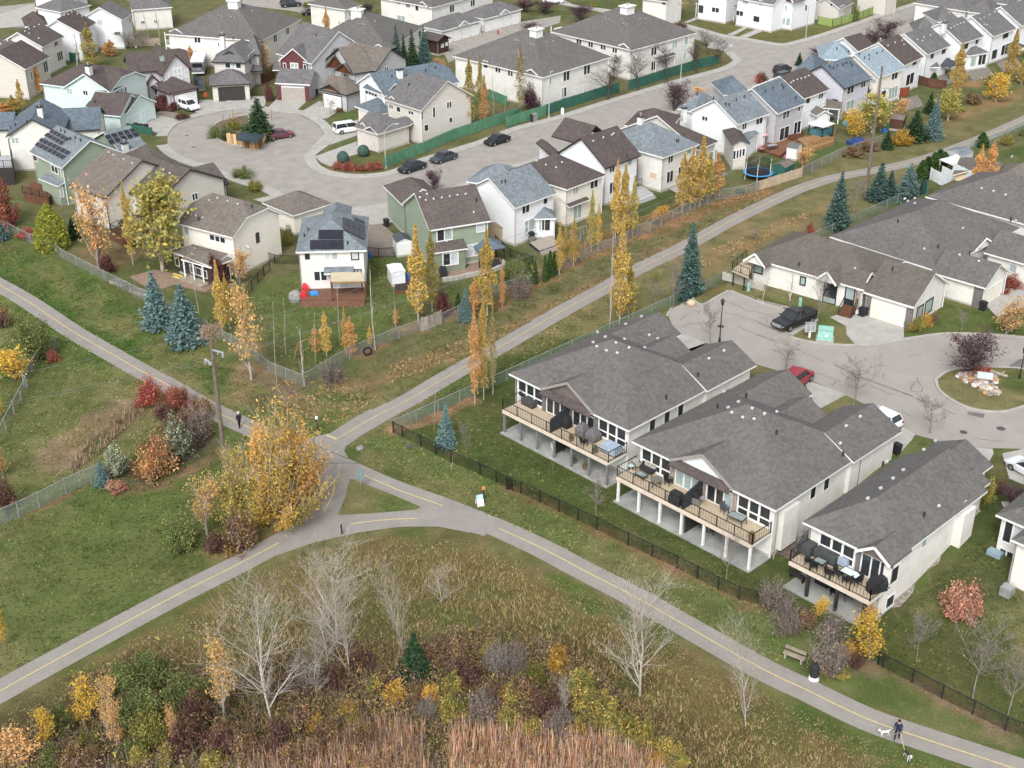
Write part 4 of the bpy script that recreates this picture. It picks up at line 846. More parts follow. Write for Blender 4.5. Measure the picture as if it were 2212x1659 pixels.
h.vents('F1430,117 F1495,105 F1562,95 F1628,84 F1692,74 F1760,64 F1403,32 F1440,65 F1380,93 F1828,216 F1605,455',WHITE,.34);h.pipes('F1850,125')
def gw(label,A,B,D,rise,wall,roof,wing=None,ends=(0,0),z=5.5,wins=(),vents='',pipes='',wroof=None,trim=None,ventm=None,sc=(),porch=None):
 """one of the narrow two-storey houses of the greenway row with its street side wing"""
 h=House('house',label,A.split('@')[0],0,wall=wall,roof=roof,trim=trim,group='two-storey houses along the greenway')
 h.block(A,B,D,z,ends,'x',rise)
 for wg in(wing or()):h.block(*wg[:4],wg[4]if len(wg)>4 else(1,1),wg[5]if len(wg)>5 else 'x',wg[6]if len(wg)>6 else.5,roof=wroof)
 for p in(porch or()):h.shed(*p[:5],walls=True)
 for w in wins:h.win(*w)
 if vents:h.vents(vents,ventm,.34)
 if pipes:h.pipes(pipes)
 return h
h=gw('white house with grey-blue roof and a small bay behind the tiered deck','G70,177','G415,52',9.6,.6,WWHITE,S_MIXB,[('B1765,1505','B2185,1560',7,3.6,(1,1),'x',.55)],wins=[('G128,155','G185,205',2,1,GLASS),('G305,98','G335,135',1,1,GLASS),('G150,290','G178,370',1,2,BLIND),('G185,275','G232,345',1,1,BLIND)],pipes='B2060,1520 B2090,1515',trim=WHITE)
h.block('G228,268','G412,262',3.4,3.0,(1,1),'x',.6,oh=.3);h.win('G270,272','G310,360',2,1,[BLIND,GLASS]);h.win('G318,272','G358,362',1,1,GLASS)
h=gw('cream house with brown hip roof between the white gabled house and the grey-blue one','C500,1572','C825,1450','C60,1395',.5,YCREAM,S_DK,ends=(1,1),wins=[('C552,1550','C590,1600',2,1,BLIND),('C695,1500','C752,1545',2,1,GLASS),('G555,165','G615,250',2,1,BLIND,WHITE)],vents='C250,1338 C328,1370 C412,1393 C457,1350',pipes='C1000,1300')
h.shed('G520,170','G690,105',2.0,3.0,.8)
h=gw('white house with steep brown gable facing along the greenway','C820,1395','C1118,1285',9.2,.72,WWHITE,S_DK,[('C380,1300','C470,1290',7,4.2,(0,0),'y',.6)],z=5.7,wins=[('C855,1380','C890,1420',2,1,GLASS),('C1005,1325','C1035,1360',1,1,BLIND),('C855,1520','C900,1590',2,1,GLASS)],vents='C555,1215 C715,1172 C800,1143 C870,1122 C885,1110',trim=DARKT)
h.block('C625,1200',6,6,5.6,(0,0),'y',.72,yaw=46,walls=False)
h=gw('cream house with grey hip roof and flat patio beside the tall golden poplars','C1300,1307','C1600,1195','C985,1075',.5,CREAM,S_MIXB,ends=(1,1),z=5.4,wins=[('C1340,1300','C1375,1340',2,1,GLASS),('C1495,1240','C1530,1270',1,1,BLIND),('C1190,1425','C1245,1490',1,1,TANW),('C1330,1430','C1375,1500',2,1,GLASS),('C1425,1390','C1465,1460',2,1,GLASS)],pipes='C1410,1180 C1425,1178')
h.chimney('C1110,1020',.8,.9,CHIM)
h=House('bungalow','brown-roofed bungalow with a row of four windows above the trampoline','C1850,1300',0,wall=BEIGE,roof=S_DK,group='two-storey houses along the greenway')
h.block('C1588,1245','C1758,1170',15,3.9,(0,1),'x',.5);h.block('C1868,1195','C2022,1192',7,4.1,(0,1),'y',.55,trim=mat('teal_trim',vc('3e5a5c'),None,2,.7));h.block('C1345,1078','C1450,960',7,4.6,(1,1),'y',.5)
for i in range(4):h.win(f'C{1882 + i * 24},{1252 - i * 6}',f'C{1898 + i * 24},{1318 - i * 9}',1,1,GLASS,WHITE)
h.win('C1695,1265','C1735,1330',2,1,BLIND);h.chimney('C1470,960',.8,1.2,CHIM)
h=gw('bright white gabled house with grey-blue roof left of the lavender-grey one','C1920,1032','C2182,942',9.5,.6,WWHITE,S_MIXB,[('C1415,900','C1560,933',8,4.4,(1,1),'x',.55)],wins=[('C1625,962','C1665,1005',2,1,GLASS),('C1955,1025','C1985,1065',2,1,GLASS),('C2072,985','C2118,1018',2,1,GLASS)],pipes='C1905,838 C1970,812 C1845,880 C1815,872 C1715,825 C1580,790',ventm=DARKT)
h.block('C1985,1185','C2095,1105',2.5,3.0,(0,0),'x',.5,oh=.25)
h=gw('grey house with slate-blue roof above the white-topped hot tub','D168,942','D408,850',10,.6,GREYS,S_BLUE,[('C1800,790','C2040,780',8,4.4,(1,1),'x',.55)],wins=[('D215,920','D262,970',2,1,GLASS),('D338,890','D352,918',1,1,GLASS),('D190,1070','D255,1140',2,1,GLASS),('D308,1020','D352,1095',2,1,GLASS)],pipes='D130,740 D218,735 D205,715 D318,820 D65,768 C1710,500',ventm=DARKT)
h=gw('white house with brown roof and a line of small white roof vents','D390,818','D602,740',10,.55,WWHITE,S_DK,wins=[('D405,815','D432,850',1,1,GLASS),('D512,772','D542,808',2,1,GLASS)],vents='D278,688 D298,674 D330,660 D362,655 D395,645 D425,632')
h.block('D390,905','D490,960',3,2.6,(0,0),'x',.5,roof=S_TAN);h.shed('D490,890','D690,905',3.5,2.6,.5,posts=3,roof=S_TAN)
h=gw('lavender grey house with dark slate roof and a boxed lower roof','D725,732','D957,650',9.6,.6,LAV,S_BLUE,[('D295,590','D480,612',9,4.2,(1,1),'x',.5)],wins=[('D748,728','D795,765',2,1,GLASS),('D862,682','D892,718',2,1,GLASS),('D740,845','D795,895',2,1,BLIND)],pipes='D630,572 D665,555 D712,545 D740,530 D770,528 D785,550 D515,580 D600,560',ventm=DARKT,trim=DARKT)
h.shed('D575,800','D655,832',1.8,3.2,.4,walls=True);h.shed('D815,795','D945,745',2.5,3.0,.6)
h=gw('cream house with the palest blue-white roof of the greenway row','D1015,642','D1228,565',10.5,.55,YCREAM,S_LBLUE,[('D525,492','D800,500',9,4.4,(1,1),'x',.5)],wins=[('D1118,612','D1158,648',2,1,GLASS),('D945,655','D985,690',1,1,BLIND),('D1030,760','D1060,800',1,1,GLASS),('D1095,735','D1155,800',3,1,BLIND)],pipes='D890,488 D925,466 D990,450 D1040,432 D928,500 D660,413 D755,435 D845,458',ventm=DARKT)
h=gw('white house with brown roof next to the palest roof, bay window at its foot','D1220,542','D1380,470',10.5,.6,WWHITE,S_DK,[('D858,445','D1000,400',8,4.4,(0,0),'x',.55)],wins=[('D1290,500','D1318,532',1,1,GLASS),('D1240,625','D1290,685',2,1,GLASS)],vents='D1140,355 D1082,380 D1198,338 D1214,372 D1020,325')
h=gw('white house with brown roof and a dark gazebo behind it','D1415,452','D1608,375',10,.58,WWHITE,S_GREY,wins=[('D1438,450','D1460,480',1,1,GLASS),('D1530,412','D1558,440',1,1,GLASS)],vents='D1325,332 D1378,312 D1366,342 D1432,292',trim=WHITE)
h.shed('D1400,560','D1520,555',2.2,2.7,.6)
h=gw('white house with a small sunroom under its own hip roof','D1700,362','D1882,300',10,.58,WWHITE,S_GREY,[('D1305,270','D1500,275',8,4.4,(1,1),'x',.55)],wins=[('D1718,365','D1745,400',1,1,GLASS),('D1810,330','D1830,360',1,1,GLASS)],vents='D1605,235 D1630,222 D1660,208 D1685,195 D1712,188')
h.block('D1758,462','D1925,435',3.5,3.0,(1,1),'x',.6,oh=.25);h.win('D1775,475','D1805,545',1,1,BLIND);h.win('D1840,460','D1885,530',2,1,GLASS);h.chimney('D1548,235',.8,1,CHIM)
h=gw('white house with brown roof and glass-railed deck near the right edge','D1960,302','D2152,236',10,.58,WWHITE,S_GREY,[('D1490,180','D1700,175',8,4.6,(1,1),'x',.55)],wins=[('D2040,272','D2080,308',1,1,GLASS),('D1950,420','D1980,480',1,1,GLASS),('D2030,380','D2075,440',2,1,GLASS)],vents='D1882,205 D1902,208 D1850,160 D1880,145 D1925,125 D1968,102 D1590,105 D1650,120')
h=gw('last brown-roofed house of the greenway row, cut by the right edge','D2195,215','D2400,150',10,.58,WWHITE,S_GREY,[('D1725,95','D1940,120',9,4.4,(1,1),'x',.5)])
#houses around the cul-de-sac
h=House('house','sage green house with two banks of solar panels on its grey-blue roof','A500,1450',0,wall=SAGE,roof=S_MIXB,group='houses around the cul-de-sac')
h.block('A240,1258','A508,1392',9.6,5.6,(0,0),'x',.6,trim=WHITE);h.block('A1000,1262','A1222,1205',8.5,4.4,(0,0),'x',.5,trim=WHITE)
h.panels(('A440,1072','A590,1150','A510,1212','A362,1128'),5,2,.14);h.panels(('A350,1142','A600,1262','A522,1332','A285,1210'),7,2,.14);h.panels(('A858,1128','A1110,1062','A1165,1130','A912,1208'),5,2,.14)
h.shed('A318,1480','A480,1545',2.6,3.0,.8,walls=True);h.win('A275,1285','A312,1340',1,1,GLASS,WHITE,fw=.12);h.win('A425,1368','A485,1445',2,1,GLASS,WHITE,fw=.12);h.win('A495,1560','A525,1630',1,1,CURT,WHITE,fw=.1)
h.pipes('A560,1165 A585,1160 A625,1152 A670,1175 A540,1105 A505,1090');h.chimney('A1040,1245',.85,1.0,CHIM);h.pipe_down('A508,1395','A515,1470',WHITE)
h=House('house','pale house with dark slate-blue roof and white chimney behind the solar roofs','A250,1250',0,wall=CREAM,roof=S_BLUE,trim=DARKT,group='houses around the cul-de-sac')
h.block('A45,1135','A520,1112',11,5.5,(0,0),'y',.62);h.block('A440,1092','A832,1072',9,4.2,(0,0),'x',.5);h.block('A-60,1080','A100,1076',7,4.4,(0,0),'x',.5)
h.win('A95,1145','A155,1185',2,1,BLIND,WHITE,fw=.1);h.chimney('A340,965',.95,1.4,WHITE);h.pipes('A130,1045 A90,1070 A225,1020');h.pipe_down('A70,1150','A118,1430')
h=House('house','large brown-roofed house with white garage below the solar roofs','A900,1600',0,wall=BEIGE,roof=S_TAN,group='houses around the cul-de-sac',trim=DARKT)
h.block('A570,1532','A868,1645',13,4.6,(0,0),'x',.55);h.block('A985,1570','A1300,1680',12,4.2,(0,0),'x',.5,roof=S_BROWN)
h.block('A1700,1572','A1905,1520',8,3.3,(0,0),'x',.5,wall=CREAM,roof=S_BROWN);h.block('A1300,1382','A1445,1335',8,4.4,(1,1),'x',.5,roof=S_BROWN);h.block('A1480,1440','A1590,1410',5,3.4,(1,1),'x',.5,roof=S_BROWN)
h.vents('A905,1268 A945,1290 A1028,1325 A1098,1358 A1222,1402 A1298,1437 A1358,1412 A1410,1442 A1352,1462 A1412,1492',WHITE,.34);h.win('A1592,1612','A1640,1650',2,1,GLASS,WHITE)
h=House('house','pale mint two-storey house with brown roof and mint garage','A700,900',0,wall=MINT,roof=S_DK,trim=mat('mint_trim',vc('d8ecea'),None,2,.7),group='houses around the cul-de-sac')
h.block('A325,692','A915,767',10.5,5.5,(1,.35),'x',.5);h.block('A915,767','A1085,682',9,5.52,(0,0),'x',.6);h.block('A705,884','A985,965',7.5,3.0,(0,0),'x',.55,yaw=-26);h.block('A1000,965','A1205,852',6.5,3.05,(0,.0),'y',.62)
h.win('A555,735','A600,780',2,1,BLIND,WHITE);h.win('A690,750','A730,790',2,1,GLASS,WHITE);h.win('A985,745','A1055,790',4,1,[BLIND,GLASS],WHITE);h.win('A420,850','A468,900',1,1,CURT,WHITE);h.chimney('A742,610',1.0,1.3,WHITE);h.pipes('A680,660 A790,852')
h.gdoor('A1045,990','A1155,960',MINT,4);h.gdoor('A1168,930','A1192,900',MINT,4)
h=House('house','pale stucco house with steep stone gable and arched porch behind the white car','A1400,800',0,wall=STUC,roof=S_DK,trim=mat('maroon_trim',vc('4c3234'),None,2,.7),group='houses around the cul-de-sac')
h.block('A1065,606','A1590,560','A890,520',5.6,(.3,.3),'x',.6);h.block('A1340,625','A1600,585',9,5.3,(0,0),'y',1.15,oh=.5);h.block('A1215,700','A1330,690',4,3.6,(0,0),'y',1.2);h.block('A1400,778','A1652,722',6.5,3.0,(1,1),'x',.55)
h.win('A1115,602','A1180,660',2,2,CURT,WHITE,fw=.12);h.win('A1140,730','A1195,790',2,1,[BLIND,GLASS],WHITE,fw=.12);h.win('A1440,575','A1508,650',2,2,CURT,WHITE,fw=.14);h.win('A1375,610','A1402,665',1,1,CURT,WHITE,fw=.1);h.win('A1535,585','A1560,635',1,1,CURT,WHITE,fw=.1)
h.win('A1275,700','A1310,790',1,1,GLASS,WHITE,name='door');h.gdoor('A1440,775','A1635,770',WHITE);h.vents('A1128,397',WHITE,.3)
h.win('A1325,470','A1360,500',1,1,BLIND,STEEL)
h=House('house','grey house with open double garage and white chimney at the head of the cul-de-sac','A1900,700',0,wall=BEIGE,roof=S_GREY,trim=DARKT,group='houses around the cul-de-sac')
h.block('A1750,512','A2040,520',12,5.6,(1,1),'y',.6);h.block('A2025,455','A2160,452',9,5.5,(1,1),'x',.6);h.block('A1738,712','A2085,692',6.5,3.0,(1,1),'x',.6);h.block('A2035,592','A2178,585',3,3.2,(1,1),'x',.5,walls=False)
h.gable('A1770,495','A2045,490',1.5,5.6,.3,face=CREAM,sink=4);h.win('A1868,522','A2000,565',3,1,[GLASS,CURT],WHITE,fw=.12);h.win('A2058,465','A2115,500',2,1,[GLASS,CURT],WHITE);h.gdoor('A1812,722','A2022,735',OPENB,1);h.chimney('A1850,360',.9,1.4,WHITE);h.pipes('A1815,380 A1935,325')  # open garage: one dark panel fills the doorway, its inside shade painted on
h=House('house','grey house with tall side gable and maroon dormer gable with white trim','B350,700',0,wall=GREYS,roof=S_GREY,trim=WHITE,group='houses around the cul-de-sac')
h.block('B185,440','B480,528','B690,345',5.7,(.0,.0),'x',.7);h.block('B205,505','B465,525',5,5.5,(0,0),'y',.8,wall=BRICKR,oh=.3);h.block('B178,688','B470,702',6,3.1,(0,0),'x',.6)
h.win('B312,525','B372,600',2,2,BLIND,WHITE,fw=.14);h.win('B250,525','B272,575',1,1,GLASS,WHITE);h.win('B418,535','B440,585',1,1,GLASS,WHITE);h.gdoor('B235,722','B425,740',mat('taupe_door',vc('a8a19a'),None,2,.7))
for p in('B215,760','B448,770'):x=h.hit(p,h.W)[1];MB().box((x.x,x.y-.1,0),(.8,.3,2.6),BRICKR).build('brick_pier',h.o)
h.pipes('B520,300');h.shed('B158,580','B235,580',3,3.1,.8)
h=House('house','pale grey house with brown timber shake gables','B750,750',0,wall=GREYS,roof=S_TAN,trim=DARKT,group='houses around the cul-de-sac')
h.block('B830,612','B1015,582',11,5.6,(0,0),'x',.6);h.block('B1015,590','B1290,490',9,5.6,(0,0),'y',.6);h.block('B540,738','B775,788',6.5,3.1,(.0,1),'x',.55);h.block('B860,735','B1010,665',6,3.3,(1,1),'x',.5)
h.gable('B600,552','B752,548',1.9,5.5,.6,face=TIMBER,sink=5);h.gable('B690,580','B832,612',1.5,5.3,.5,face=TIMBER,sink=4);h.gable('B555,735','B735,775',1.2,3.1,.3,face=TIMBER,sink=3)
h.win('B655,570','B695,640',1,1,CURT,WHITE,fw=.12);h.win('B755,605','B795,665',2,1,GLASS,WHITE,fw=.1);h.win('B1088,560','B1118,610',2,1,GLASS,WHITE);h.win('B970,590','B995,635',1,1,BLIND,WHITE);h.gdoor('B580,765','B730,800',WHITE)
h=House('house','white house with slate-blue roof and small square garage roof','B1000,900',0,wall=WWHITE,roof=S_BLUE,trim=WHITE,group='houses around the cul-de-sac')
h.block('B1085,795','B1712,682',9.5,5.6,(0,.35),'x',.55);h.block('B905,728','B1080,790',5,5.5,(0,0),'x',.6);h.block('B840,880','B1042,952',6,3.1,(1,1),'x',.55)
h.win('B932,762','B1028,805',4,1,GLASS,WHITE,fw=.12);h.gdoor('B885,925','B1010,965',mat('peach_door',vc('e3d3c2'),None,2,.7));h.chimney('B1215,640',.9,1.2,WHITE);h.chimney('B1520,735',.8,.6,WHITE);h.pipes('B1430,595 B1510,568 B1385,700 B1350,695 B1270,635 B1150,645')
h=House('house','beige corner house with tall window slits beside the green fence','B1400,1050',0,wall=BEIGE,roof=S_GREY,trim=mat('beige_trim',vc('d8d2ca'),None,2,.7),group='houses around the cul-de-sac')
h.block('B1085,822','B1368,922',11.5,5.7,(0.25,0),'x',.62,yaw=-45);h.block('B832,1052','B1032,1115',7,3.1,(0,1),'x',.55);h.block('B1030,1112','B1385,1005',3.4,3.15,(0,1),'x',.5,walls=False)
h.win('B1128,862','B1160,905',2,1,GLASS,WHITE,fw=.1);h.win('B1190,882','B1222,932',1,1,GLASS,WHITE,fw=.1);h.win('B1288,915','B1330,955',2,1,GLASS,WHITE,fw=.1);h.win('B1488,892','B1508,970',1,1,GLASS,WHITE,fw=.1);h.win('B1605,850','B1642,890',2,1,GLASS,WHITE,fw=.1)
h.win('B1418,1040','B1450,1080',1,1,GLASS,WHITE,fw=.1);h.win('B1625,978','B1648,1010',1,1,GLASS,WHITE,fw=.08);h.win('B1388,930','B1405,990',1,1,GLASS,WHITE);h.gdoor('B870,1082','B1018,1130',mat('beige_door',vc('cfc8c0'),None,2,.7),4)
h.gable('B880,1040','B955,1072',.8,3.15,.2,face=CREAM,sink=2);h.gable('B1120,820','B1190,840',.7,5.7,.2,face=CREAM,sink=2);h.pipes('B1288,712')
#townhouse blocks with shared hip roofs
def town(label,A,B,D,z=5.7,extra=(),wins=(),vents='',wall=CREAM,k=(1,1),roof=None,grp='townhouse blocks with shared grey hip roofs'):
 h=House('townhouse_block',label,A,0,'townhouse',grp,wall,roof or S_CONDO,WHITE)
 h.block(A,B,D,z,k,'x',.5,trim=WHITE)
 for e in extra:h.gable(*e[:3],z+.02,.5,face=WHITE,sink=3)
 for w in wins:h.win(w[0],w[1],w[2]if len(w)>2 else 2,1,w[3]if len(w)>3 else GLASS,WHITE,fw=.12)
 if vents:h.vents(vents,STEEL,.4)
 return h
def balcony(h,A,z=3.0,w=3.2,d=2.2,yaw=47):
 a=at(A,z=z);e=Vector((math.cos(math.radians(yaw)),math.sin(math.radians(yaw)),0));n=Vector((e.y,-e.x,0));m=MB();q=[a,a+e*w,a+e*w+n*.9,a+n*.9]
 m.hexa([p-Vector((0,0,.2))for p in q],q,WHITE);o=m.build('balcony',h.o);railing(o,[q[0],q[3],q[2],q[1]],1.0,1.6,True,WHITE)
 for p in(q[3],q[2]):MB().box((p.x,p.y,0),(.16,.16,5.5),WHITE).build('balcony_post',h.o)
h=town('townhouse block right of the golden poplars, porch with stone piers by the green fence','C300,642','C870,470','B1722,445',extra=[('C160,590','C280,625',.8),('B1725,445','B1860,470',.8)],wins=[('C470,600','C518,660'),('C640,545','C688,605'),('C350,645','C370,695',1,BLIND),('C455,735','C492,795',2,[BLIND,GLASS]),('C12,570','C50,640'),('B2115,570','B2155,635'),('B2010,540','B2050,605'),('B1912,505','B1945,565',1)],vents='C75,340 C100,340 C205,370 C228,375 C330,355 C385,345 B2180,330')
h.chimney('C245,290',1.9,1.0,WHITE,WHITE);balcony(h,'C200,735');balcony(h,'B1712,560',yaw=-45)
h.shed('C490,712','C690,672',1.6,2.7,.8,yaw=47,posts=2);h.win('C565,735','C600,800',1,1,WHITE,name='door');h.win('C605,720','C635,790',1,1,WHITE,name='door');h.shed('B1930,605','B2212,690',1.4,2.8,.7,yaw=-47,posts=3)
h=town('townhouse block behind the bare street trees at the bend','C1040,417','C1578,270','C388,255',extra=[('C930,378','C1040,405',.8),('C410,235','C530,275',.8)],wins=[('C582,318','C620,370'),('C680,345','C715,395'),('C782,370','C820,415'),('C880,395','C915,440'),('C1200,398','C1240,450'),('C1375,345','C1410,395',2,BLIND),('C1475,315','C1500,365',1,BLIND),('C1200,515','C1235,575'),('C1465,440','C1485,490',1,CURT)],vents='C820,155 C845,165 C970,200 C998,205 C1105,160 C1145,160')
h.chimney('C1000,95',2.2,1.0,WHITE,WHITE);h.shed('C1240,500','C1420,455',1.6,2.7,.8,yaw=45,posts=2);balcony(h,'C395,320',yaw=-47)
h=town('wide townhouse roof behind the stone-gabled house','B62,340','B398,160','A1398,270',extra=[('A1420,255','A1545,285',.8)],wins=[('A1612,305','A1665,355'),('B165,295','B195,340'),('B270,235','B295,275')],vents='A1815,130 A1845,140 A1918,145 A1948,150 A2090,95')
h.chimney('A1945,50',2.0,1.0,WHITE,WHITE);balcony(h,'A1412,370',yaw=-45)
h=town('townhouse roof pierced by two orange poplars and fronted by spruces','B1125,408','B1412,220','B560,290',extra=[('B1000,385','B1115,410',.8)],wins=[('B690,400','B705,430',1),('B1370,260','B1390,300',1)],vents='B715,190 B742,192 B765,195 B875,205 B900,205 B920,208 B1010,180')
h.chimney('B865,120',2.0,.9,WHITE,WHITE)
h=town('townhouse block at the top edge above the row of garages','B1485,62','B2000,-75','B1075,-30',wins=[('B1268,25','B1300,65'),('B1190,5','B1220,35'),('B1345,45','B1372,90',1),('B1628,48','B1665,95'),('B1802,5','B1835,45'),('B1540,72','B1560,110',1,CURT),('B1195,125','B1260,180',2,BLIND)],extra=[('B1380,25','B1465,55',.7)])
balcony(h,'B1415,135',yaw=-45);h.shed('B1080,55','B1375,140',1.4,2.9,.8,yaw=-45)
h=town('pale townhouse at the top edge behind the shrubs','B760,80','B900,40',10,wins=[('B790,95','B830,125',1,BLIND),('B855,80','B880,120',1,BLIND)])
def garages(label,A,B,D,n,wn):
 h=House('garage_row',label,A,0,'garage','rows of white garages',WWHITE,S_GREY,WHITE);h.block(A,B,D,2.9,(1,1),'x',.5)
 a=at(A,z=2.6);b=at(B,z=2.6)
 for k in range(n):
  G,L,Wd,z,ex,ey=h.last;w=(L-1.2)/n;p=G(.6+w*k+.15,.42,0);o=do=None;x0=p-ey*.03;m0=MB();m0 .bar(x0+Vector((0,0,2.3)),x0+ex*(w-.3)+Vector((0,0,2.3)),.1,.1,TRIMG);do=m0 .build('garage_door',h.o)
  for j in range(4):
   q=[x0+Vector((0,0,.05+.55*j)),x0+ex*(w-.3)+Vector((0,0,.05+.55*j))];f=[q[0],q[1],q[1]+Vector((0,0,.53)),q[0]+Vector((0,0,.53))];MB().hexa([v-ey*.0 for v in f][::-1],[v-ey*.05 for v in f][::-1],WHITE).build('door_section',do)
 m=G(L*.5,0,3.0);h2=[G(L*.5-1.7,-.02,2.95),G(L*.5+1.7,-.02,2.95)];a,b=h2;e=(b-a).normalized();mm=(a+b)/2+Vector((0,0,.9));mb=MB();t=Vector((0,0,.14));f=-ey*.3
 for p,q in((a,mm),(mm,b)):mb.hexa([p+f-t,q+f-t,q+ey*2-t,p+ey*2-t],[p+f,q+f,q+ey*2,p+ey*2],S_GREY);mb.bar(p+f*1.1-t*.4,q+f*1.1-t*.4,.08,.24,WHITE)
 mb.build('gable_roof',h.o);MB().poly([a-t,b-t,mm-t*1.4],CREAM).build('gable_face',h.o);return h
garages('nearer row of four white garages by the parking bays','B1572,256','B1900,165',6.8,4,1)
garages('farther row of white garages reaching toward the top edge','B1915,158','B2235,72',6.8,4,1)
#houses of the upper left corner and the top edge
NB='houses at the upper left'
def simple(label,A,B,D,z,ends=(0,0),ridge='x',pitch=.55,wall=CREAM,roof=None,trim=WHITE,wins=(),vents='',more=(),grp=NB,name='house',cat='house'):
 h=House(name,label,A,0,cat,grp,wall,roof or S_BROWN,trim);h.block(A,B,D,z,ends,ridge,pitch)
 for m_ in more:h.block(*m_)
 for w in wins:h.win(w[0],w[1],w[2]if len(w)>2 else 2,1,w[3]if len(w)>3 else GLASS,WHITE,fw=.1)
 if vents:h.vents(vents,WHITE,.34)
 return h
simple('brown-roofed house at the left edge above the dark gazebo','A212,575','A415,468',10,5.4,wall=BEIGE,roof=S_DK,wins=[('A245,600','A275,660',1,BLIND),('A355,520','A400,590')],vents='A5,365 A62,340 A115,315 A-20,300')
simple('brown-roofed house with two stacked windows and green fence at the upper left','A355,390','A532,300','A148,288',5.6,wall=CREAM,roof=S_BROWN,wins=[('A448,338','A480,375'),('A470,440','A522,490',3)],vents='A205,262 A240,243 A285,225 A322,207 A240,280 A320,320')
simple('upper left white house whose downspout runs down the corner','A668,272','A798,185','A400,202',5.6,wall=WWHITE,roof=S_DK,vents='A530,128 A565,122 A595,103 A640,120 A680,135',more=[('A205,222','A400,205',8,4.6,(1,1),'x',.5)])
simple('white gable house with one small dark slot window at the upper left','A1015,165','A1100,105','A705,128',5.8,wall=WWHITE,roof=S_GREY,wins=[('A808,165','A848,203',2,BLIND),('A950,265','A998,285',1),('A1070,150','A1082,190',1)],more=[('A500,100','A760,40',8,4.6,(1,1),'x',.5)])
simple('cream house right of the white gable house behind bare trunks','A1090,82','A1430,58',9,4.4,(0,1),wall=CREAM,roof=S_GREY,wins=[('A1170,175','A1200,195'),('A1280,165','A1305,190')])
simple('house corner cut by the left edge under the brown roofs','A-120,420','A48,495',7,4.8,wall=CREAM,roof=S_BROWN)
simple('white garage fronts at the very top left','A270,-30','A640,-40',7,3.0,wall=WWHITE,roof=S_GREY,more=[('A640,-10','A740,-40',6,3.0,(0,0),'x',.5)])
TP='white porch houses at the top edge'
h=simple('white porch house left of the pair at the top edge','C1575,-60','C1830,-20',10,5.6,wall=WWHITE,roof=S_GREY,grp=TP,wins=[('C1705,60','C1760,105',2),('C1595,40','C1630,110',1)])
h.shed('C1565,25','C1835,55',2.2,3.0,.7,posts=4)
h=simple('white porch house with three-part lower window at the top edge','C1895,-20','C2212,40',10,5.8,wall=WWHITE,roof=S_GREY,grp=TP,wins=[('C1960,0','C2005,35',1,BLIND),('C2095,5','C2120,45',1,BLIND),('C1905,85','C1960,135',2),('C2050,130','C2095,185',1)])
h.shed('C1880,60','C2160,105',2.2,3.0,.7,posts=4)
h=simple('tall white corner house with grouped narrow windows at the top edge','D150,-15','D310,15',9,6.0,wall=WWHITE,roof=S_GREY,grp=TP,wins=[('D208,40','D245,90',2,BLIND),('D175,135','D192,190',1,BLIND),('D205,145','D228,205',1,BLIND),('D245,150','D268,210',1,BLIND),('D20,5','D40,35',1,BLIND),('D398,45','D408,85',1),('D70,135','D110,195',2)],more=[('D310,15','D505,-60',8,6.0,(0,0),'y',.6)])
h.gable('D160,-12','D308,18',1.7,6.02,.3,face=mat('red_brown_face',vc('5c3a38'),None,2,.8),sink=4)
h.shed('D-60,60','D140,115',2.2,3.0,.7,posts=3)
simple('small beige detached garage with white door and dark window','D690,75','D800,20',7,3.0,wall=BEIGE,roof=S_GREY,grp=TP,wins=[('D605,30','D625,50',1),('D685,60','D715,118',1,WHITE)],name='detached_garage',cat='garage')
simple('beige house end by the green gate at the top edge','D1085,-45','D1180,-70',8,4.8,wall=BEIGE,roof=S_GREY,grp=TP)
simple('big grey-roofed house at the top right edge','D1735,95','D1960,20',12,4.6,(1,1),wall=CREAM,roof=S_GREY,grp=TP,more=[('D1800,0','D2100,40',10,5.2,(1,1),'x',.5)])
simple('pale house front behind the orange tree at the top edge','C1110,-15','C1330,15',8,5.4,wall=CREAM,roof=S_GREY,grp=TP,wins=[('C1290,10','C1320,40',1)])
h=House('refuse_hut','dark brown timber refuse hut with two white notices','B1550,400',0,'hut',None,WOODB,S_DK,DARKT)
h.block('B1530,345','B1645,315',5,2.9,(0,0),'y',.5,wall=mat('dark_brown_boards',vc('4a3630'),vc('3a2a25'),2,.85))
for p,q in(('B1558,368','B1578,390'),('B1592,355','B1612,376')):
 h.win(p,q,1,1,CURT,WHITE,name='notice',fw=.04)
#fences
CLG=meshmat('chain_link_grey',vc('8d928f'),.34);CLGR=meshmat('chain_link_green',vc('7f9487'),.42);CLB=meshmat('chain_link_black',(.012,.012,.013),.33)
FGREEN=mat('green_fence_paint',vc('5f8c70'),vc('4f7a60'),1.2,.8);FTEAL=mat('dark_green_fence_paint',vc('3c6a5c'),vc('325a4e'),1.2,.8);FWHITE=mat('white_vinyl',vc('e2e8ea'),None,1,.5)
FGREY=mat('grey_fence_board',vc('a39b90'),vc('878076'),2,.9);FBRN=mat('brown_fence_board',vc('6b4c3c'),vc('553c30'),2,.9);FTAN=mat('tan_fence_board',vc('bfae97'),vc('a5957f'),1.5,.9);FLIME=mat('yellow_green_fence',vc('93a462'),vc('82935a'),1.5,.85)
BOX_CACHE={}
def unit(m):
 """unit box standing on the origin, shared by posts and panels"""
 if m.name not in BOX_CACHE:
  o=MB().box((0,0,0),(1,1,1),m);me=bpy.data.meshes.new('piece');me.from_pydata(o.v,[],o.f);me.materials.append(m);me.update();BOX_CACHE[m.name]=me
 return BOX_CACHE[m.name]
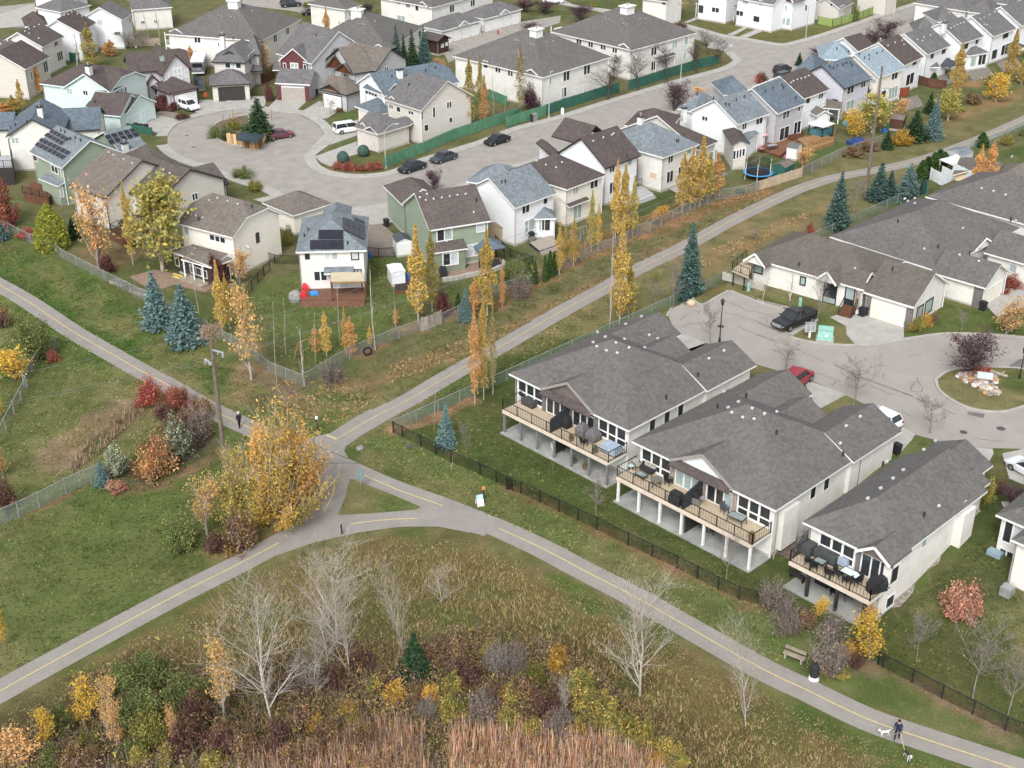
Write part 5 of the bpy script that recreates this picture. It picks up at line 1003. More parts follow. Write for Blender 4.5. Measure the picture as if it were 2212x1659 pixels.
def fence(label,pts,h,kind,step=2.4,name=None,group=None,posth=.1):
 """kind: 'link' (posts, top rail, woven mesh), 'board' (posts and solid panels)"""
 k,m,pm=kind;pl=[at(p)if isinstance(p,str)else Vector(p)for p in(pts.split()if isinstance(pts,str)else pts)]
 o=thing(name or('chain_link_fence' if k=='link' else 'board_fence'),label,'fence',pl[0],group)
 def piece(nm,c,s,rz,me=None):
  q=bpy.data.objects.new(nm,me or unit(pm));COL.objects.link(q);q.parent=o;q.location=Vector(c)-pl[0];q.scale=s;q.rotation_euler.z=rz;return q
 for i,(a,b)in enumerate(zip(pl[:-1],pl[1:])):
  L=(b.xy-a.xy).length;n=max(1,round(L/step));rz=math.atan2(b.y-a.y,b.x-a.x)
  Z=lambda p:float(hgt(p.x,p.y))
  for j in range(n+(i==len(pl)-2)):
   p=a.lerp(b,j/n);p.z=Z(p);piece('fence_post',p,(.09,.09,h+posth)if k=='link' else(.12,.12,h+posth),rz)
  for j in range(n):
   p=a.lerp(b,j/n);q=a.lerp(b,(j+1)/n);p.z=Z(p);q.z=Z(q);up=Vector((0,0,1))
   if k=='link':
    w=MB().poly([p+up*.04,q+up*.04,q+up*h,p+up*h],m);w.bar(p+up*h,q+up*h,.06,.06,pm);r=w.build('mesh_panel',o)
   else:c=(p+q)/2;c.z=min(p.z,q.z)+.06;piece('fence_panel',c,(L/n-.13,.05,h-.06+abs(p.z-q.z)),rz,unit(m))
 return o
LNK=('link',CLG,STEEL);LNKG=('link',CLGR,STEEL);LNKB=('link',CLB,BLACKM)
fence('black chain link fence along the lawns behind the walk-out bungalows','J1162,468 J1238,505 J1390,582 J1640,712 J1880,815 J2150,940 K0,938 K118,970 K435,1120 K748,1270 K1005,1398 K1410,1590 O1580,90 O1752,180 O1925,262 P0,300',1.25,LNKB,2.4)
fence('lower right stretch of black chain link fence beyond the shrubs','P1000,800 P1038,828 P1282,955 P1528,1085 P1785,1215 P2055,1350 P2300,1440',1.25,LNKB,2.8)
fence('pale green chain link fence beside the path up to the bungalows',[US(-89.9,s)for s in()]or[Vector((*US(-89.9,s),float(hgt(*US(-89.9,s)))))for s in(71.2,80,90,100,110,120,130,140,150,160,168)],1.3,LNKG,3.0)
fence('grey chain link fence from the left edge past the spruces to the corner','E-40,340 E70,375 E255,470 E430,520 E520,600 E765,725 E1200,945 F-40,1390 F130,1540 F420,1655',1.3,LNK,3.0)
fence('grey chain link fence behind the yard with the red-brown deck','F420,1655 F800,1430 F1010,1340 F1210,1260 F1390,1200',1.4,LNK,3.0)
fence('short grey board gate section in the chain link fence','F1400,1200 F1450,1190 F1560,1140',1.7,('board',FGREY,FGREY),1.4)
fence('chain link fence behind the cedars and golden poplars','F1560,1140 F1700,1075 F2000,900 G230,800 G480,690 G760,545 G900,500 G1080,405',1.3,LNK,3.0)
fence('grey chain link fence along the leafy bank to the tan boards','G1080,405 G1190,380 G1460,235 G1760,110 G1980,75 G2090,40',1.5,LNK,3.0)
fence('tan board fence at the foot of the trampoline yard','D-10,1590 D365,1470',1.5,('board',FTAN,FTAN),2.4)
fence('chain link fence past the playhouse yard with climbers','D370,1465 D690,1310 D1020,1200',1.5,LNK,3.0)
fence('white vinyl fence of the yard with the hip-roofed arbour','D1430,1490 D1780,1535 D1900,1560',1.8,('board',FWHITE,FWHITE),2.4)
fence('green mesh fence at the right edge above the path','D1760,1240 D1990,1170 D2212,1070 D2290,1030',1.3,LNKG,3.0)
fence('grey chain link fence at the left edge below the path','I-20,590 I120,310 I230,100 E200,1655 E340,1440 E470,1340',1.4,LNK,3.0)
fence('long pale chain link fence from the left edge to the small blue spruce','I-60,1260 I160,1170 I330,1090 I550,975 I760,880 I850,850',1.6,LNKG,3.2)
fence('light green board fence along the street beside the beige corner house','B1090,1400 B1250,1330 B1415,1270 B1665,1160 B2212,975 C0,1065 C110,1020 C320,960',1.8,('board',FGREEN,FGREEN),2.6)
fence('dark green board fence before the townhouse with stone-pier porch','C330,955 C470,905 C650,850 C800,800 C930,768',1.8,('board',FTEAL,FTEAL),2.6)
fence('dark green board fence before the townhouse at the bend','C1010,750 C1140,712 C1330,648 C1450,610 C1600,565 C1755,530',1.8,('board',FTEAL,FTEAL),2.6)
fence('green board fence of the side garden by the poplar pair','B1675,950 B1690,860 B1800,860 B1960,820 C0,880',1.7,('board',FGREEN,FGREEN),2.4)
fence('green board fence behind the stacked-window house','A545,500 A620,520 A720,500',1.8,('board',FTEAL,FTEAL),2.4)
fence('low green board fence beside the mint house driveway','A835,1060 A1030,1080 A1265,1125',1.3,('board',FTEAL,FTEAL),2.4)
fence('green and olive board fence behind the white corner house','D500,200 D620,225 D830,170 D1005,100',1.7,('board',FLIME,FTEAL),2.6)
fence('dark brown board fence between two yards under the grey house','A2150,690 A2212,680 B100,690 B180,650',1.7,('board',FBRN,FBRN),2.4)
fence('brown board fence behind the white gable house','A805,350 A1080,390 A1330,380',1.6,('board',GREYW,GREYW),2.4)
fence('black wire fence between the solar house and the green house','F380,650 F180,640 F80,600',1.2,LNKB,2.2)
fence('black wire fence from the green house side yard to the shed','F935,580 F1040,590 F1170,585',1.3,LNKB,2.2)
fence('dark wire fence left of the tiered deck yard','F2010,480 G30,590 G125,625 G215,650',1.2,LNKB,2.4)
fence('black wire fence of the yard under the cream house','F-60,930 F40,800 F140,700',1.3,LNKB,2.0)
fence('rusty brown boards by the pink umbrella yard','D90,1200 D200,1180 D380,1150',1.0,('board',WOODB,WOODB),2.0)
fence('red board screen by the dark patio','D1165,810 D1250,800',1.7,('board',mat('red_board',vc('8a4a38'),vc('73402f'),2,.9),WOODB),2.0)
fence('wine red boards between two greenway yards','D695,920 D750,925',1.6,('board',mat('wine_board',vc('5a2c30'),None,2,.9),WOODB),2.0)
fence('dark brown board fence behind the white bay house','D1310,690 D1420,725 D1560,740',1.6,('board',FBRN,FBRN),2.2)
fence('green boards at the far end of the pale green fence','H1340,90 H1400,70',1.6,('board',FTEAL,FTEAL),2.0)
fence('tall weathered boards of the yard with the hot tub','D430,1240 D630,1190 D640,1110',1.2,('board',WOODT,WOODT),2.2)
#plants: crowns of single leaves, twigs as tapered tubes
def L3(*hs):
 o=[]
 for h in hs:
  c=np.array(lin(h));g=c.mean();o.append((c*.86+g*.14)*1.1)
 return o
def cards(r,c,size,cols,flat=.0,asp=1.0):
 """one small leaf-shaped face at each centre, turned at random"""
 n=len(c);a=r.normal(size=(n,3));a[:,2]*=1-flat;a/=np.linalg.norm(a,axis=1)[:,None]+1e-9
 b=np.cross(a,r.normal(size=(n,3)));b/=np.linalg.norm(b,axis=1)[:,None]+1e-9
 s=(size*r.uniform(.6,1.35,n))[:,None];u=a*s*asp;w=b*s*.62
 v=np.stack([c-u,c-w*.9,c+u,c+w],1).reshape(-1,3);f=np.arange(4*n).reshape(-1,4)
 k=r.random(n)**1.2*(len(cols)-1);i=np.minimum(k.astype(int),len(cols)-2)if len(cols)>1 else np.zeros(n,int);t=(k-i)[:,None];cs=np.array(cols)
 cc=cs[i]*(1-t)+cs[np.minimum(i+1,len(cols)-1)]*t
 return v,f,cc*r.uniform(.72,1.28,n)[:,None]
def join(ps):
 V,F,C=[],[],[];o=0
 for v,f,c in ps:V.append(v);F.append(f+o);C.append(c);o+=len(v)
 return np.vstack(V),np.vstack(F),np.vstack(C)
def tubes(segs,n=3):
 """tapered twigs: (start, end, r0, r1)"""
 a=np.array([s[0]for s in segs]);b=np.array([s[1]for s in segs]);r0=np.array([s[2]for s in segs]);r1=np.array([s[3]for s in segs])
 d=b-a;d/=np.linalg.norm(d,axis=1)[:,None]+1e-9;h=np.where(np.abs(d[:,2:3])<.9,[[0,0,1.]],[[1.,0,0]]);u=np.cross(d,h);u/=np.linalg.norm(u,axis=1)[:,None];w=np.cross(d,u)
 V=[]
 for k in range(n):
  t=2*math.pi*k/n;o=u*math.cos(t)+w*math.sin(t);V+=[a+o*r0[:,None],b+o*r1[:,None]]
 V=np.stack(V,1);m=len(segs);F=[]
 for k in range(n):j=(k+1)%n;F.append(np.stack([np.full(m,2*k),np.full(m,2*j),np.full(m,2*j+1),np.full(m,2*k+1)],1))
 F=np.stack(F,1)+(np.arange(m)*2*n)[:,None,None]
 return V.reshape(-1,3),F.reshape(-1,4)
def grow(r,h,spread,depth,kids,trunk=.35,r0=.12,up=.35,first=.3,wig=.12,fork=1,shrink=.68):
 """a branching skeleton, as segments"""
 S=[];tips=[]
 def br(p,d,L,rad,lv):
  n=4 if lv==0 else 3;q=p
  for k in range(n):
   d=d+r.normal(size=3)*wig;d[2]+=up*.12;d/=np.linalg.norm(d);e=q+d*(L/n);ra,rb=rad*(1-.6*k/n),rad*(1-.6*(k+1)/n);S.append((q,e,ra,rb))
   if lv<depth:
    t=(k+1)/n
    if lv>0 or t>=first:
     for _ in range(kids[lv]if k<n-1 or lv==0 else kids[lv]+1):
      az=r.uniform(0,2*math.pi);s=d*up+np.array([math.cos(az),math.sin(az),0])*spread*r.uniform(.6,1.2);s[2]+=.12;s/=np.linalg.norm(s)
      br(e-d*(L/n)*r.uniform(0,.8),s,L*shrink*r.uniform(.55,1.0)*(1-.35*t if lv==0 else 1),rb*.62,lv+1)
   q=e
  tips.append((q,d))
 for k in range(fork):
  d=np.array([0,0,1.])+(r.normal(size=3)*.22 if fork>1 else r.normal(size=3)*.04);d[2]=1;br(np.array([r.normal()*.06*(fork>1),r.normal()*.06*(fork>1),0]),d/np.linalg.norm(d),h*(1 if fork==1 else r.uniform(.75,1)),r0,0)
 return S,tips
BARKP=mat('pale_aspen_bark',vc('c6bfb4'),vc('978f85'),3,.9,obj=True,spec=.1);BARKG=mat('grey_bark',vc('9a918a'),vc('776f69'),4,.9,obj=True,spec=.1)
BARKD=mat('dark_bark',vc('5b514e'),vc('403836'),4,.9,obj=True,spec=.1);BARKB=mat('brown_bark',vc('6f5a4a'),vc('4f3f34'),4,.9,obj=True,spec=.1)
def twig_mesh(name,segs,m,n=3):
 v,f=tubes(segs,n);me=npmesh(name,v,f,None,m);return me
def split(segs,rmin):
 return[s for s in segs if s[2]>=rmin],[s for s in segs if s[2]<rmin]
PL={}
def size_of(parts):
 q=[]
 for _,m in parts:a=np.empty(len(m.vertices)*3,np.float32);m.vertices.foreach_get('co',a);q.append(a.reshape(-1,3))
 q=np.vstack(q);return float(np.percentile(q[:,2],99.3)),2*float(np.percentile(np.hypot(q[:,0],q[:,1]),93))
def proto(key,fn,nvar=3):
 if key not in PL:PL[key]=[(m,*size_of(m))for m in(fn(np.random.default_rng(abs(hash_(key))+101*k))for k in range(nvar))]
 return PL[key]
def hash_(s):return sum((i+1)*ord(c)for i,c in enumerate(s))%100003
def poplar(r,h,w,cols,dens=1.0,gap=.12):
 n=int(h*520*dens);t=r.random(n)**.8;prof=np.sin(np.clip(t*1.05+.06,0,1)**.75*math.pi)**.6*.5*w+.08
 lob=1+.35*np.sin(r.uniform(0,6.28)+t*17+r.uniform(0,6.28));ax=r.integers(0,5,n);aa=ax*1.2566+r.normal(0,.35,n);rad=prof*lob*np.sqrt(r.random(n))
 c=np.stack([np.cos(aa)*rad,np.sin(aa)*rad,h*(gap+(1-gap)*t)],1);c[:,2]+=r.normal(0,.12,n);ok=(np.sin(aa*2.3+t*23+r.uniform(0,6))+np.sin(t*41+ax*1.7)+r.normal(0,.6,n))>-.55;c=c[ok]
 v,f,cc=cards(r,c,.1,cols,0,1.35)
 segs=[(np.array([0,0,0.]),np.array([0,0,h*.5]),.11,.07),(np.array([0,0,h*.5]),np.array([0,0,h*.96]),.07,.02)]
 for k in range(26):
  z=h*r.uniform(.08,.8);a=r.uniform(0,6.28);L=h*r.uniform(.1,.22);segs.append((np.array([0,0,z]),np.array([math.cos(a)*w*.3,math.sin(a)*w*.3,z+L]),.03,.01))
 return[('trunk',twig_mesh('poplar_trunk',segs,BARKP,4)),('crown',npmesh('poplar_crown',v,f,cc,LEAF))]
def bare(r,h,spread,bark,depth=3,kids=(3,2,2),r0=.13,up=.9,first=.25,fork=1,wig=.1,leaf=None,nleaf=0,shrink=.6,lsize=.09):
 S,tips=grow(r,h,spread,depth,kids,r0=r0,up=up,first=first,wig=wig,fork=fork,shrink=shrink)
 S=[(a,b,max(x,.009),max(y,.006))for a,b,x,y in S];big,small=split(S,r0*.34)
 out=[('trunk',twig_mesh('tree_trunk',big,bark,5)),('twigs',twig_mesh('tree_twigs',small,bark,3))]
 if nleaf:
  ends=np.array([s[1]for s in small]);i=r.integers(0,len(ends),nleaf);c=ends[i]+r.normal(0,.16,(nleaf,3));v,f,cc=cards(r,c,lsize,leaf);out.append(('crown',npmesh('tree_crown',v,f,cc,LEAF)))
 return out
def spruce(r,h,w,cols,droop=.18):
 C=[];nl=int(h*3.4);segs=[(np.array([0,0,0.]),np.array([0,0,h]),.14*h/8+.04,.02)];cc_=[]
 P_=[]
 for k in range(nl):
  t=(k+.5)/nl;z=h*(.04+.95*t);R=w*.5*(1-t)**.85*r.uniform(.85,1.12)+.06;nb=max(5,int(12*(1-t)+4));a0=r.uniform(0,6.28)
  for j in range(nb):
   a=a0+6.283*j/nb+r.normal(0,.12);Rr=R*r.uniform(.75,1.12);m=max(4,int(Rr*17));u=(np.arange(m)+r.random(m))/m
   x=u*Rr;sag=-droop*x+.12*x*x/max(w*.5,.3);wd=(1-u)*.18*Rr+.05;lat=r.normal(0,1,m)*wd
   P_.append(np.stack([np.cos(a)*x-np.sin(a)*lat,np.sin(a)*x+np.cos(a)*lat,z+sag+r.normal(0,.03,m)],1))
 c=np.vstack(P_);v,f,cc=cards(r,c,.13 if h>4 else.09,cols,.45,1.5);rr=np.hypot(c[:,0],c[:,1])/(w*.5*(1-np.clip(c[:,2]/h,0,.98))+.05)
 return[('trunk',twig_mesh('spruce_trunk',segs,BARKB,5)),('crown',npmesh('spruce_crown',v,f,cc,LEAF))]
def plumes(r,h,w,cols,n=24,per=110,size=.085,spread=.09,low=.25,bark=None,twig=.02,asp=1.1):
 """many stems fanning out of one foot, each with its own plume of leaves and its own tone; stems show where leaves are thin"""
 S=[];ps=[];dx=r.normal()*.12*w,r.normal()*.12*w
 for k in range(n):
  a=k*2.399+r.normal()*.4;q=math.sqrt((k+.5)/n)*r.uniform(.55,1.28);e=np.array([math.cos(a)*w*.46*q+dx[0],math.sin(a)*w*.46*q+dx[1],h*max(.25,1-.5*q*q)*r.uniform(.5,1.12)]);s=np.array([math.cos(a)*w*.1*q,math.sin(a)*w*.1*q,0])
  mid=(s+e)/2+np.array([math.cos(a),math.sin(a),-.2])*w*.06;S+=[(s,mid,twig*1.6,twig),(mid,e,twig,.008)]
  for j in range(6):
   t=r.uniform(.35,.98);o=mid*(1-t)+e*t if t>.5 else s*(1-2*t)+mid*2*t;d=r.normal(size=3)*w*.07;d[2]=abs(d[2])+h*.09;S.append((o,o+d,twig*.5,.006))
  m=int(per*r.uniform(.35,1.5));t=low+(1-low)*r.random(m)**.75;o=np.where(t[:,None]>.5,mid*(2-2*t)[:,None]+e*(2*t-1)[:,None],s*(1-2*t)[:,None]+mid*(2*t)[:,None])
  c=o+r.normal(0,1,(m,3))*np.array([w,w,h*1.2])*spread*(.45+.55*t)[:,None]*.7;c[:,2]=np.clip(c[:,2],.04,None)
  i=r.integers(0,len(cols));j=r.integers(0,len(cols));v,f,cc=cards(r,c,size,[cols[i],cols[j]],0,asp);ps.append((v,f,cc*r.uniform(.7,1.22)))
 v,f,cc=join(ps)
 return[('trunk',twig_mesh('shrub_stems',S,bark or BARKB,3)),('crown',npmesh('shrub_leaves',v,f,cc,LEAF))]
def bush(r,h,w,cols,dens=1.0,size=.085,hollow=.35,bark=None):
 return plumes(r,h,w,cols,34,int(105*dens),size*.9,.1,.15,bark)
def leafy(r,h,w,cols,bark,dens=1.0,trunk=.25,size=.12,sparse=.0,fork=1,up=.9):
 """round-headed tree whose leaves hang in clumps at the branch ends"""
 S,tips=grow(r,h*.72,w/h*1.25,2,(4,3),r0=.13*h/8+.03,up=up,first=trunk,wig=.1,fork=fork,shrink=.62)
 ends=np.array([t[0]for t in tips]+[s[1]for s in S if s[2]<.03]);k=int(560*dens*w*h/10)+300;i=r.integers(0,len(ends),k);cl=r.uniform(.15,.42,len(ends))
 c=ends[i]+r.normal(0,1,(k,3))*cl[i][:,None]*np.array([1,1,.8]);v,f,cc=cards(r,c,size,cols);S=[(a,b,max(x,.014),max(y,.01))for a,b,x,y in S]
 return[('trunk',twig_mesh('tree_trunk',S,bark,4)),('crown',npmesh('tree_crown',v,f,cc,LEAF))]
def cedar(r,h,w,cols):
 n=int(220*h*w)+150;t=r.random(n);prof=(1-t**2.2)*.5*w+.03;a=r.uniform(0,6.28,n);rad=prof*(.65+.35*r.random(n));c=np.stack([np.cos(a)*rad,np.sin(a)*rad,.05+h*t*.98],1);v,f,cc=cards(r,c,.1,cols,0,1.5)
 return[('trunk',twig_mesh('cedar_trunk',[(np.array([0,0,0.]),np.array([0,0,h*.8]),.06,.02)],BARKB,4)),('crown',npmesh('cedar_crown',v,f,cc,LEAF))]
GOLD=L3('d6b254','ccaa52','bca250','a89a4c','d4a24a');GOLDG=L3('c4a850','aaa050','929650','c8a048');ORNG=L3('d09a5c','d4a45c','c49054','ccaa68');YELG=L3('a8a048','bca848','8c9044','7a8444','c4a44c');YELB=L3('e0b52c','d8a62a','c9b038','b39a2f')
GREENL=L3('667a44','7a884a','566a3c','8c9050');OLIVE=L3('8a8a3c','747a35','9c9340');BLUES=L3('6d8c8c','5d7d7c','86a3a0','4a6664');BLUED=L3('4f6b66','5f7d75','3d5750');SPRG=L3('3c5638','4b6644','2f4630')
WINE=L3('6a4044','7b4a4a','55383c','8d5a52');PURP=L3('6d4d5c','58404c','7f5f66','4a3540');REDS=L3('b0504a','be6650','9c464a','c88462','8d5a52');RUST=L3('b8804f','c69258','9c6f4e','d0a468','8a7a5c');PEACH=L3('d2a25e','c89656','d8b070','ba8a52');SALM=L3('c88a72','d09c80','b57a66','a8886c')
SAGEL=L3('9da58a','87917a','b3b898','76826c');BRNL=L3('8d7560','79645a','a38a68','66564c');CEDG=L3('3e5a2c','4c6a33','2f4724')
def plant(label,cat,name,p,kind,h,w=None,group=None,rz=None,z=None):
 """one plant: copies share the meshes of their kind"""
 key,fn,nv,h0,w0=kind;vs=proto(key,fn,nv);k=plant.n;plant.n+=1;me,h0,w0=vs[k%len(vs)]
 loc=at(p)if isinstance(p,str)else Vector(p)
 t=thing(name,label,cat,loc,group,rz=(k*2.399)%6.283 if rz is None else rz)
 sx=(w/w0)if w else h/h0;t.scale=(sx,sx,h/h0)
 for nm,m in me:link(nm,m,t)
 return t
plant.n=0
K=dict(gold=('gold',lambda r:poplar(r,9,1.6,GOLD),4,9,1.6),goldg=('goldg',lambda r:poplar(r,9,1.6,GOLDG),3,9,1.6),orng=('orng',lambda r:poplar(r,9,1.6,ORNG),2,9,1.6),thin=('thin',lambda r:poplar(r,9,1.4,L3('a8925c','8d8a4a','9c7f4c'),.4),2,9,1.4),aspen=('aspen',lambda r:bare(r,8.4,.82,BARKP,3,(3,2,2),.13,.55,.16,wig=.15,shrink=.8,fork=1),5,9.6,8.2),whip=('whip',lambda r:bare(r,7,.25,BARKP,2,(2,1),.07,1.2,.2,wig=.05,shrink=.35),3,7,1.5),street=('street',lambda r:bare(r,4.2,.8,BARKD,3,(3,3,2),.1,.5,.3,wig=.12,shrink=.74),3,4.9,4.4),young=('young',lambda r:bare(r,3.6,.75,BARKG,3,(3,2,2),.06,.55,.3,wig=.1,shrink=.72),4,4.2,3.0),purp=('purp',lambda r:bare(r,3.6,.85,BARKD,3,(3,3,2),.1,.7,.22,leaf=PURP,nleaf=2200,wig=.14,shrink=.8),3,4.4,4.4),wine=('wine',lambda r:bush(r,2,2,WINE,1.3),2,2,2),purpb=('purpb',lambda r:bush(r,3,2.6,PURP,.8,hollow=.2),2,3,2.6),blue=('blue',lambda r:spruce(r,7.5,4.2,BLUES),3,7.5,4.2),blued=('blued',lambda r:spruce(r,8,3.6,BLUED),3,8,3.6),spr=('spr',lambda r:spruce(r,7,3.0,SPRG),2,7,3.0),cedar=('cedar',lambda r:cedar(r,2.5,1.0,CEDG),2,2.5,1.0),olvw=('olvw',lambda r:plumes(r,6,6,L3('b8a850','a8a04c','98984c','c4a84c'),60,260,.08,.065,.1,BARKP,.04,1.5),1,6,6.2),yelw=('yelw',lambda r:plumes(r,8,8,L3('d8b04c','d2aa4c','c8a24a','b8a04c','d0984a','a89a4c','d8a444'),90,330,.08,.062,.1,BARKP,.045,1.5),2,8,8.4),yelt=('yelt',lambda r:leafy(r,5,3,YELB,BARKG,1.6,.2,.11),3,5,3),peach=('peach',lambda r:leafy(r,6,3,PEACH,BARKG,1.0,.2,.11),3,6,3),peachp=('peachp',lambda r:leafy(r,7,2.6,L3('d2a858','c49a52','d8b46a'),BARKP,1.0,.15,.11),2,7,2.6),grn=('grn',lambda r:bush(r,3,3.4,GREENL,1.2),3,3,3.4),olv=('olv',lambda r:bush(r,3,3,OLIVE,1.2),2,3,3),yelgt=('yelgt',lambda r:leafy(r,6,5,L3('a3a050','8f944a','b8a850','b99a48'),BARKP,1.8,.2,.13),2,6,5),lime=('lime',lambda r:cedar(r,5,3.2,L3('8f9a2c','a3a636','76862a','b09c34')),2,5,3.2),yelb=('yelb',lambda r:bush(r,2.2,2.4,YELG,1.0),3,2.2,2.4),gldb=('gldb',lambda r:bush(r,2.2,2.4,L3('d0a030','c08f2c','d8b34c','a88a34'),1.1),3,2.2,2.4),red=('red',lambda r:bush(r,2.5,3,REDS,1.1),2,2.5,3),rust=('rust',lambda r:bush(r,2.6,3.4,RUST,1.1,hollow=.3),3,2.6,3.4),salm=('salm',lambda r:bush(r,1.7,2.6,SALM,1.2),1,1.7,2.6),sage=('sage',lambda r:bush(r,3.2,2.4,SAGEL,.9,hollow=.2),2,3.2,2.4),brown=('brown',lambda r:bush(r,2.2,2.6,BRNL+L3('9a8448','a8844c','7a5450'),.8,hollow=.1),3,2.2,2.6),twig=('twig',lambda r:plumes(r,2.4,2.6,L3('8d8078','7b6e68','8a7468','6f5f5c','9a8a7c'),44,34,.06,.09,.2,BARKG,.016),3,2.4,2.6),twigg=('twigg',lambda r:plumes(r,2.2,2.6,L3('a39a94','8d8580','98908a'),44,30,.055,.09,.2,BARKG,.016),2,2.2,2.6),mar=('mar',lambda r:bush(r,2.0,2.6,L3('6f4a4a','5e4444','85605a','574040','8a6a4c','77603f'),.8,hollow=.15),3,2.0,2.6))
NAMES=dict(gold='poplar_tree',goldg='poplar_tree',orng='poplar_tree',thin='poplar_tree',aspen='aspen_tree',whip='birch_tree',street='bare_tree',young='bare_tree',purp='plum_tree',wine='shrub',purpb='shrub',blue='spruce_tree',blued='spruce_tree',spr='spruce_tree',cedar='cedar_shrub',olvw='willow_tree',yelw='willow_tree',yelt='maple_tree',peach='autumn_tree',peachp='birch_tree',grn='bush',olv='bush',yelgt='autumn_tree',lime='conifer_tree',yelb='bush',gldb='bush',red='bush',rust='bush',salm='bush',sage='bush',brown='bush',twig='bare_shrub',twigg='bare_shrub',mar='bush')
CATS={'poplar_tree':'poplar','aspen_tree':'aspen','birch_tree':'birch','bare_tree':'bare tree','plum_tree':'plum tree','spruce_tree':'spruce','cedar_shrub':'cedar','willow_tree':'willow','maple_tree':'tree','autumn_tree':'tree','conifer_tree':'conifer'}
def tall(base,top):
 """height whose top shows at that photo row above the base"""
 c=at(base);v=(829.5-P(top)[1])/FPX;q=c-CAM;U=Vector((0,math.sin(TH),math.cos(TH)));f=Vector((0,math.cos(TH),-math.sin(TH)))
 return(v*q.dot(f)-q.dot(U))/(U.z-v*f.z)
def wide(base,px):return px*.26041*((at(base)-CAM).dot(Vector((0,math.cos(TH),-math.sin(TH)))))/FPX
def plants(table,group=None):
 for ln in table.strip().splitlines():
  k,b,t,w,lab=[x.strip()for x in ln.split('|')];nm=NAMES[k]
  h=max(tall(b,t),.5);plant(lab,CATS.get(nm,'shrub' if 'shrub' in nm else 'bush'),nm,b,K[k],h,max(wide(b,float(w)),.4)if float(w)else None,group)
plants('''
gold|F1370,1125|F1430,335|150|tall slim golden poplar beside the dark raised bed, left of its pair
goldg|F1485,1035|F1490,375|110|slim green-gold poplar beside the dark raised bed, right of its pair
orng|F1838,1050|F1825,750|90|short orange poplar inside the fence left of the tallest golden one
gold|F1940,1065|F1915,365|130|tall golden poplar inside the fence near the patio gazebo
orng|X1026,873|X1022,655|90|orange poplar by the bungalow fence, left of its group of three
gold|X1045,863|X1042,640|90|golden poplar by the bungalow fence, middle of its group of three
thin|X1065,852|F2005,980|70|nearly leafless poplar by the bungalow fence, right of its group of three
orng|F2065,1000|F2065,645|55|small slim orange poplar between the patio gazebo and the round grey shrub
gold|G437,730|G425,300|70|golden poplar nearest the cedars in the row below the tiered deck
gold|G485,640|G482,310|55|golden poplar second from the cedars in the row below the tiered deck
gold|G553,660|G550,275|80|golden poplar third from the cedars in the row below the tiered deck
goldg|G700,540|G700,35|70|thin green-gold poplar right of the bare whips below the cream house
gold|G755,535|G742,155|60|shorter golden poplar right of the bare whips below the cream house
gold|G900,455|C922,1335|90|tall golden poplar left of three before the white deck
gold|G965,440|C990,1375|110|tall golden poplar middle of three before the white deck
goldg|G1045,420|C1062,1465|80|tall golden poplar right of three before the white deck
gold|G935,1150|G955,300|150|tall poplar with a green skirt rising beside the first bungalow roof
goldg|G1012,1090|G1020,655|120|shorter poplar leaning on the tall one with the green skirt
gold|G1450,215|C1490,1270|110|leftmost golden poplar of the clump of five by the leafy fence
gold|G1520,190|C1560,1230|120|second golden poplar of the clump of five by the leafy fence
gold|G1600,165|C1642,1145|130|tallest golden poplar in the clump of five by the leafy fence
goldg|G1665,130|C1690,1270|120|fourth golden poplar of the clump of five by the leafy fence
orng|G1735,105|C1745,1270|110|rightmost orange-gold poplar of the clump of five by the leafy fence
gold|D1640,800|D1662,365|110|slim golden poplar before the sunroom house
gold|D2085,690|D2125,245|110|slim golden poplar before the glass-railed deck
gold|D2190,700|D2215,480|80|golden poplar cut by the right edge on the greenway
orng|D1815,1560|D1838,1205|90|golden poplar by the tan bungalow, left of the pair
orng|D1905,1560|D1955,1170|100|golden poplar by the tan bungalow, right of the pair
goldg|A762,575|A752,195|120|green-gold poplar between the mint house and the upper left white house
orng|A925,470|A935,330|80|orange-gold poplar right of the pair behind the stone-gabled house
orng|A885,470|A885,350|60|orange poplar left of the pair behind the stone-gabled house
orng|A335,785|A330,545|60|small orange poplar by the dark gazebo at the left
gold|A115,935|A105,790|90|golden bush-like poplar at the left edge behind the slate-blue roof
orng|A30,945|A40,850|110|orange poplar clump at the left edge behind the slate-blue roof
gold|A185,920|A180,660|60|golden poplar beside the mint house back corner
orng|A1590,560|A1595,380|60|orange-leaved slim tree beside the white camper
orng|B622,430|B590,60|70|orange poplar in front of the townhouse roof, left of two
orng|B832,450|B822,155|85|orange poplar in front of the townhouse roof, right of two
goldg|B1795,1075|B1795,480|100|green-gold poplar left of three by the light green fence
goldg|B1885,1050|B1880,465|70|slim poplar middle of three by the light green fence
orng|B1918,1065|B1915,630|70|orange poplar right of three by the light green fence
thin|C110,948|C105,385|80|half-bare tall poplar in front of the townhouse balcony
thin|B2190,720|B2195,430|50|thin yellowing poplar behind the townhouse porch roof
gold|E1105,650|A1055,1515|75|slim golden poplar left of the yellow-green yard tree
gold|E1850,1235|E1872,620|95|golden poplar right of the two blue spruces
gold|E1905,1180|E1905,715|60|shorter golden poplar tucked behind the one right of the blue spruces
gold|F610,1405|F600,1035|85|small golden poplar third from the left in the deck yard
orng|F520,1390|F500,1150|70|small orange poplar second from the left in the deck yard
gold|F772,1400|F752,1005|65|small golden poplar behind the orange cone in the deck yard
orng|F815,1405|F808,1085|100|bright orange cone-shaped poplar at the front fence of the deck yard
gold|F970,1330|F966,1155|45|tiny golden poplar near the tyre at the fence of the deck yard
orng|F1185,1150|F1195,1005|45|tiny orange poplar near the dark raised bed
''','golden columnar poplars')
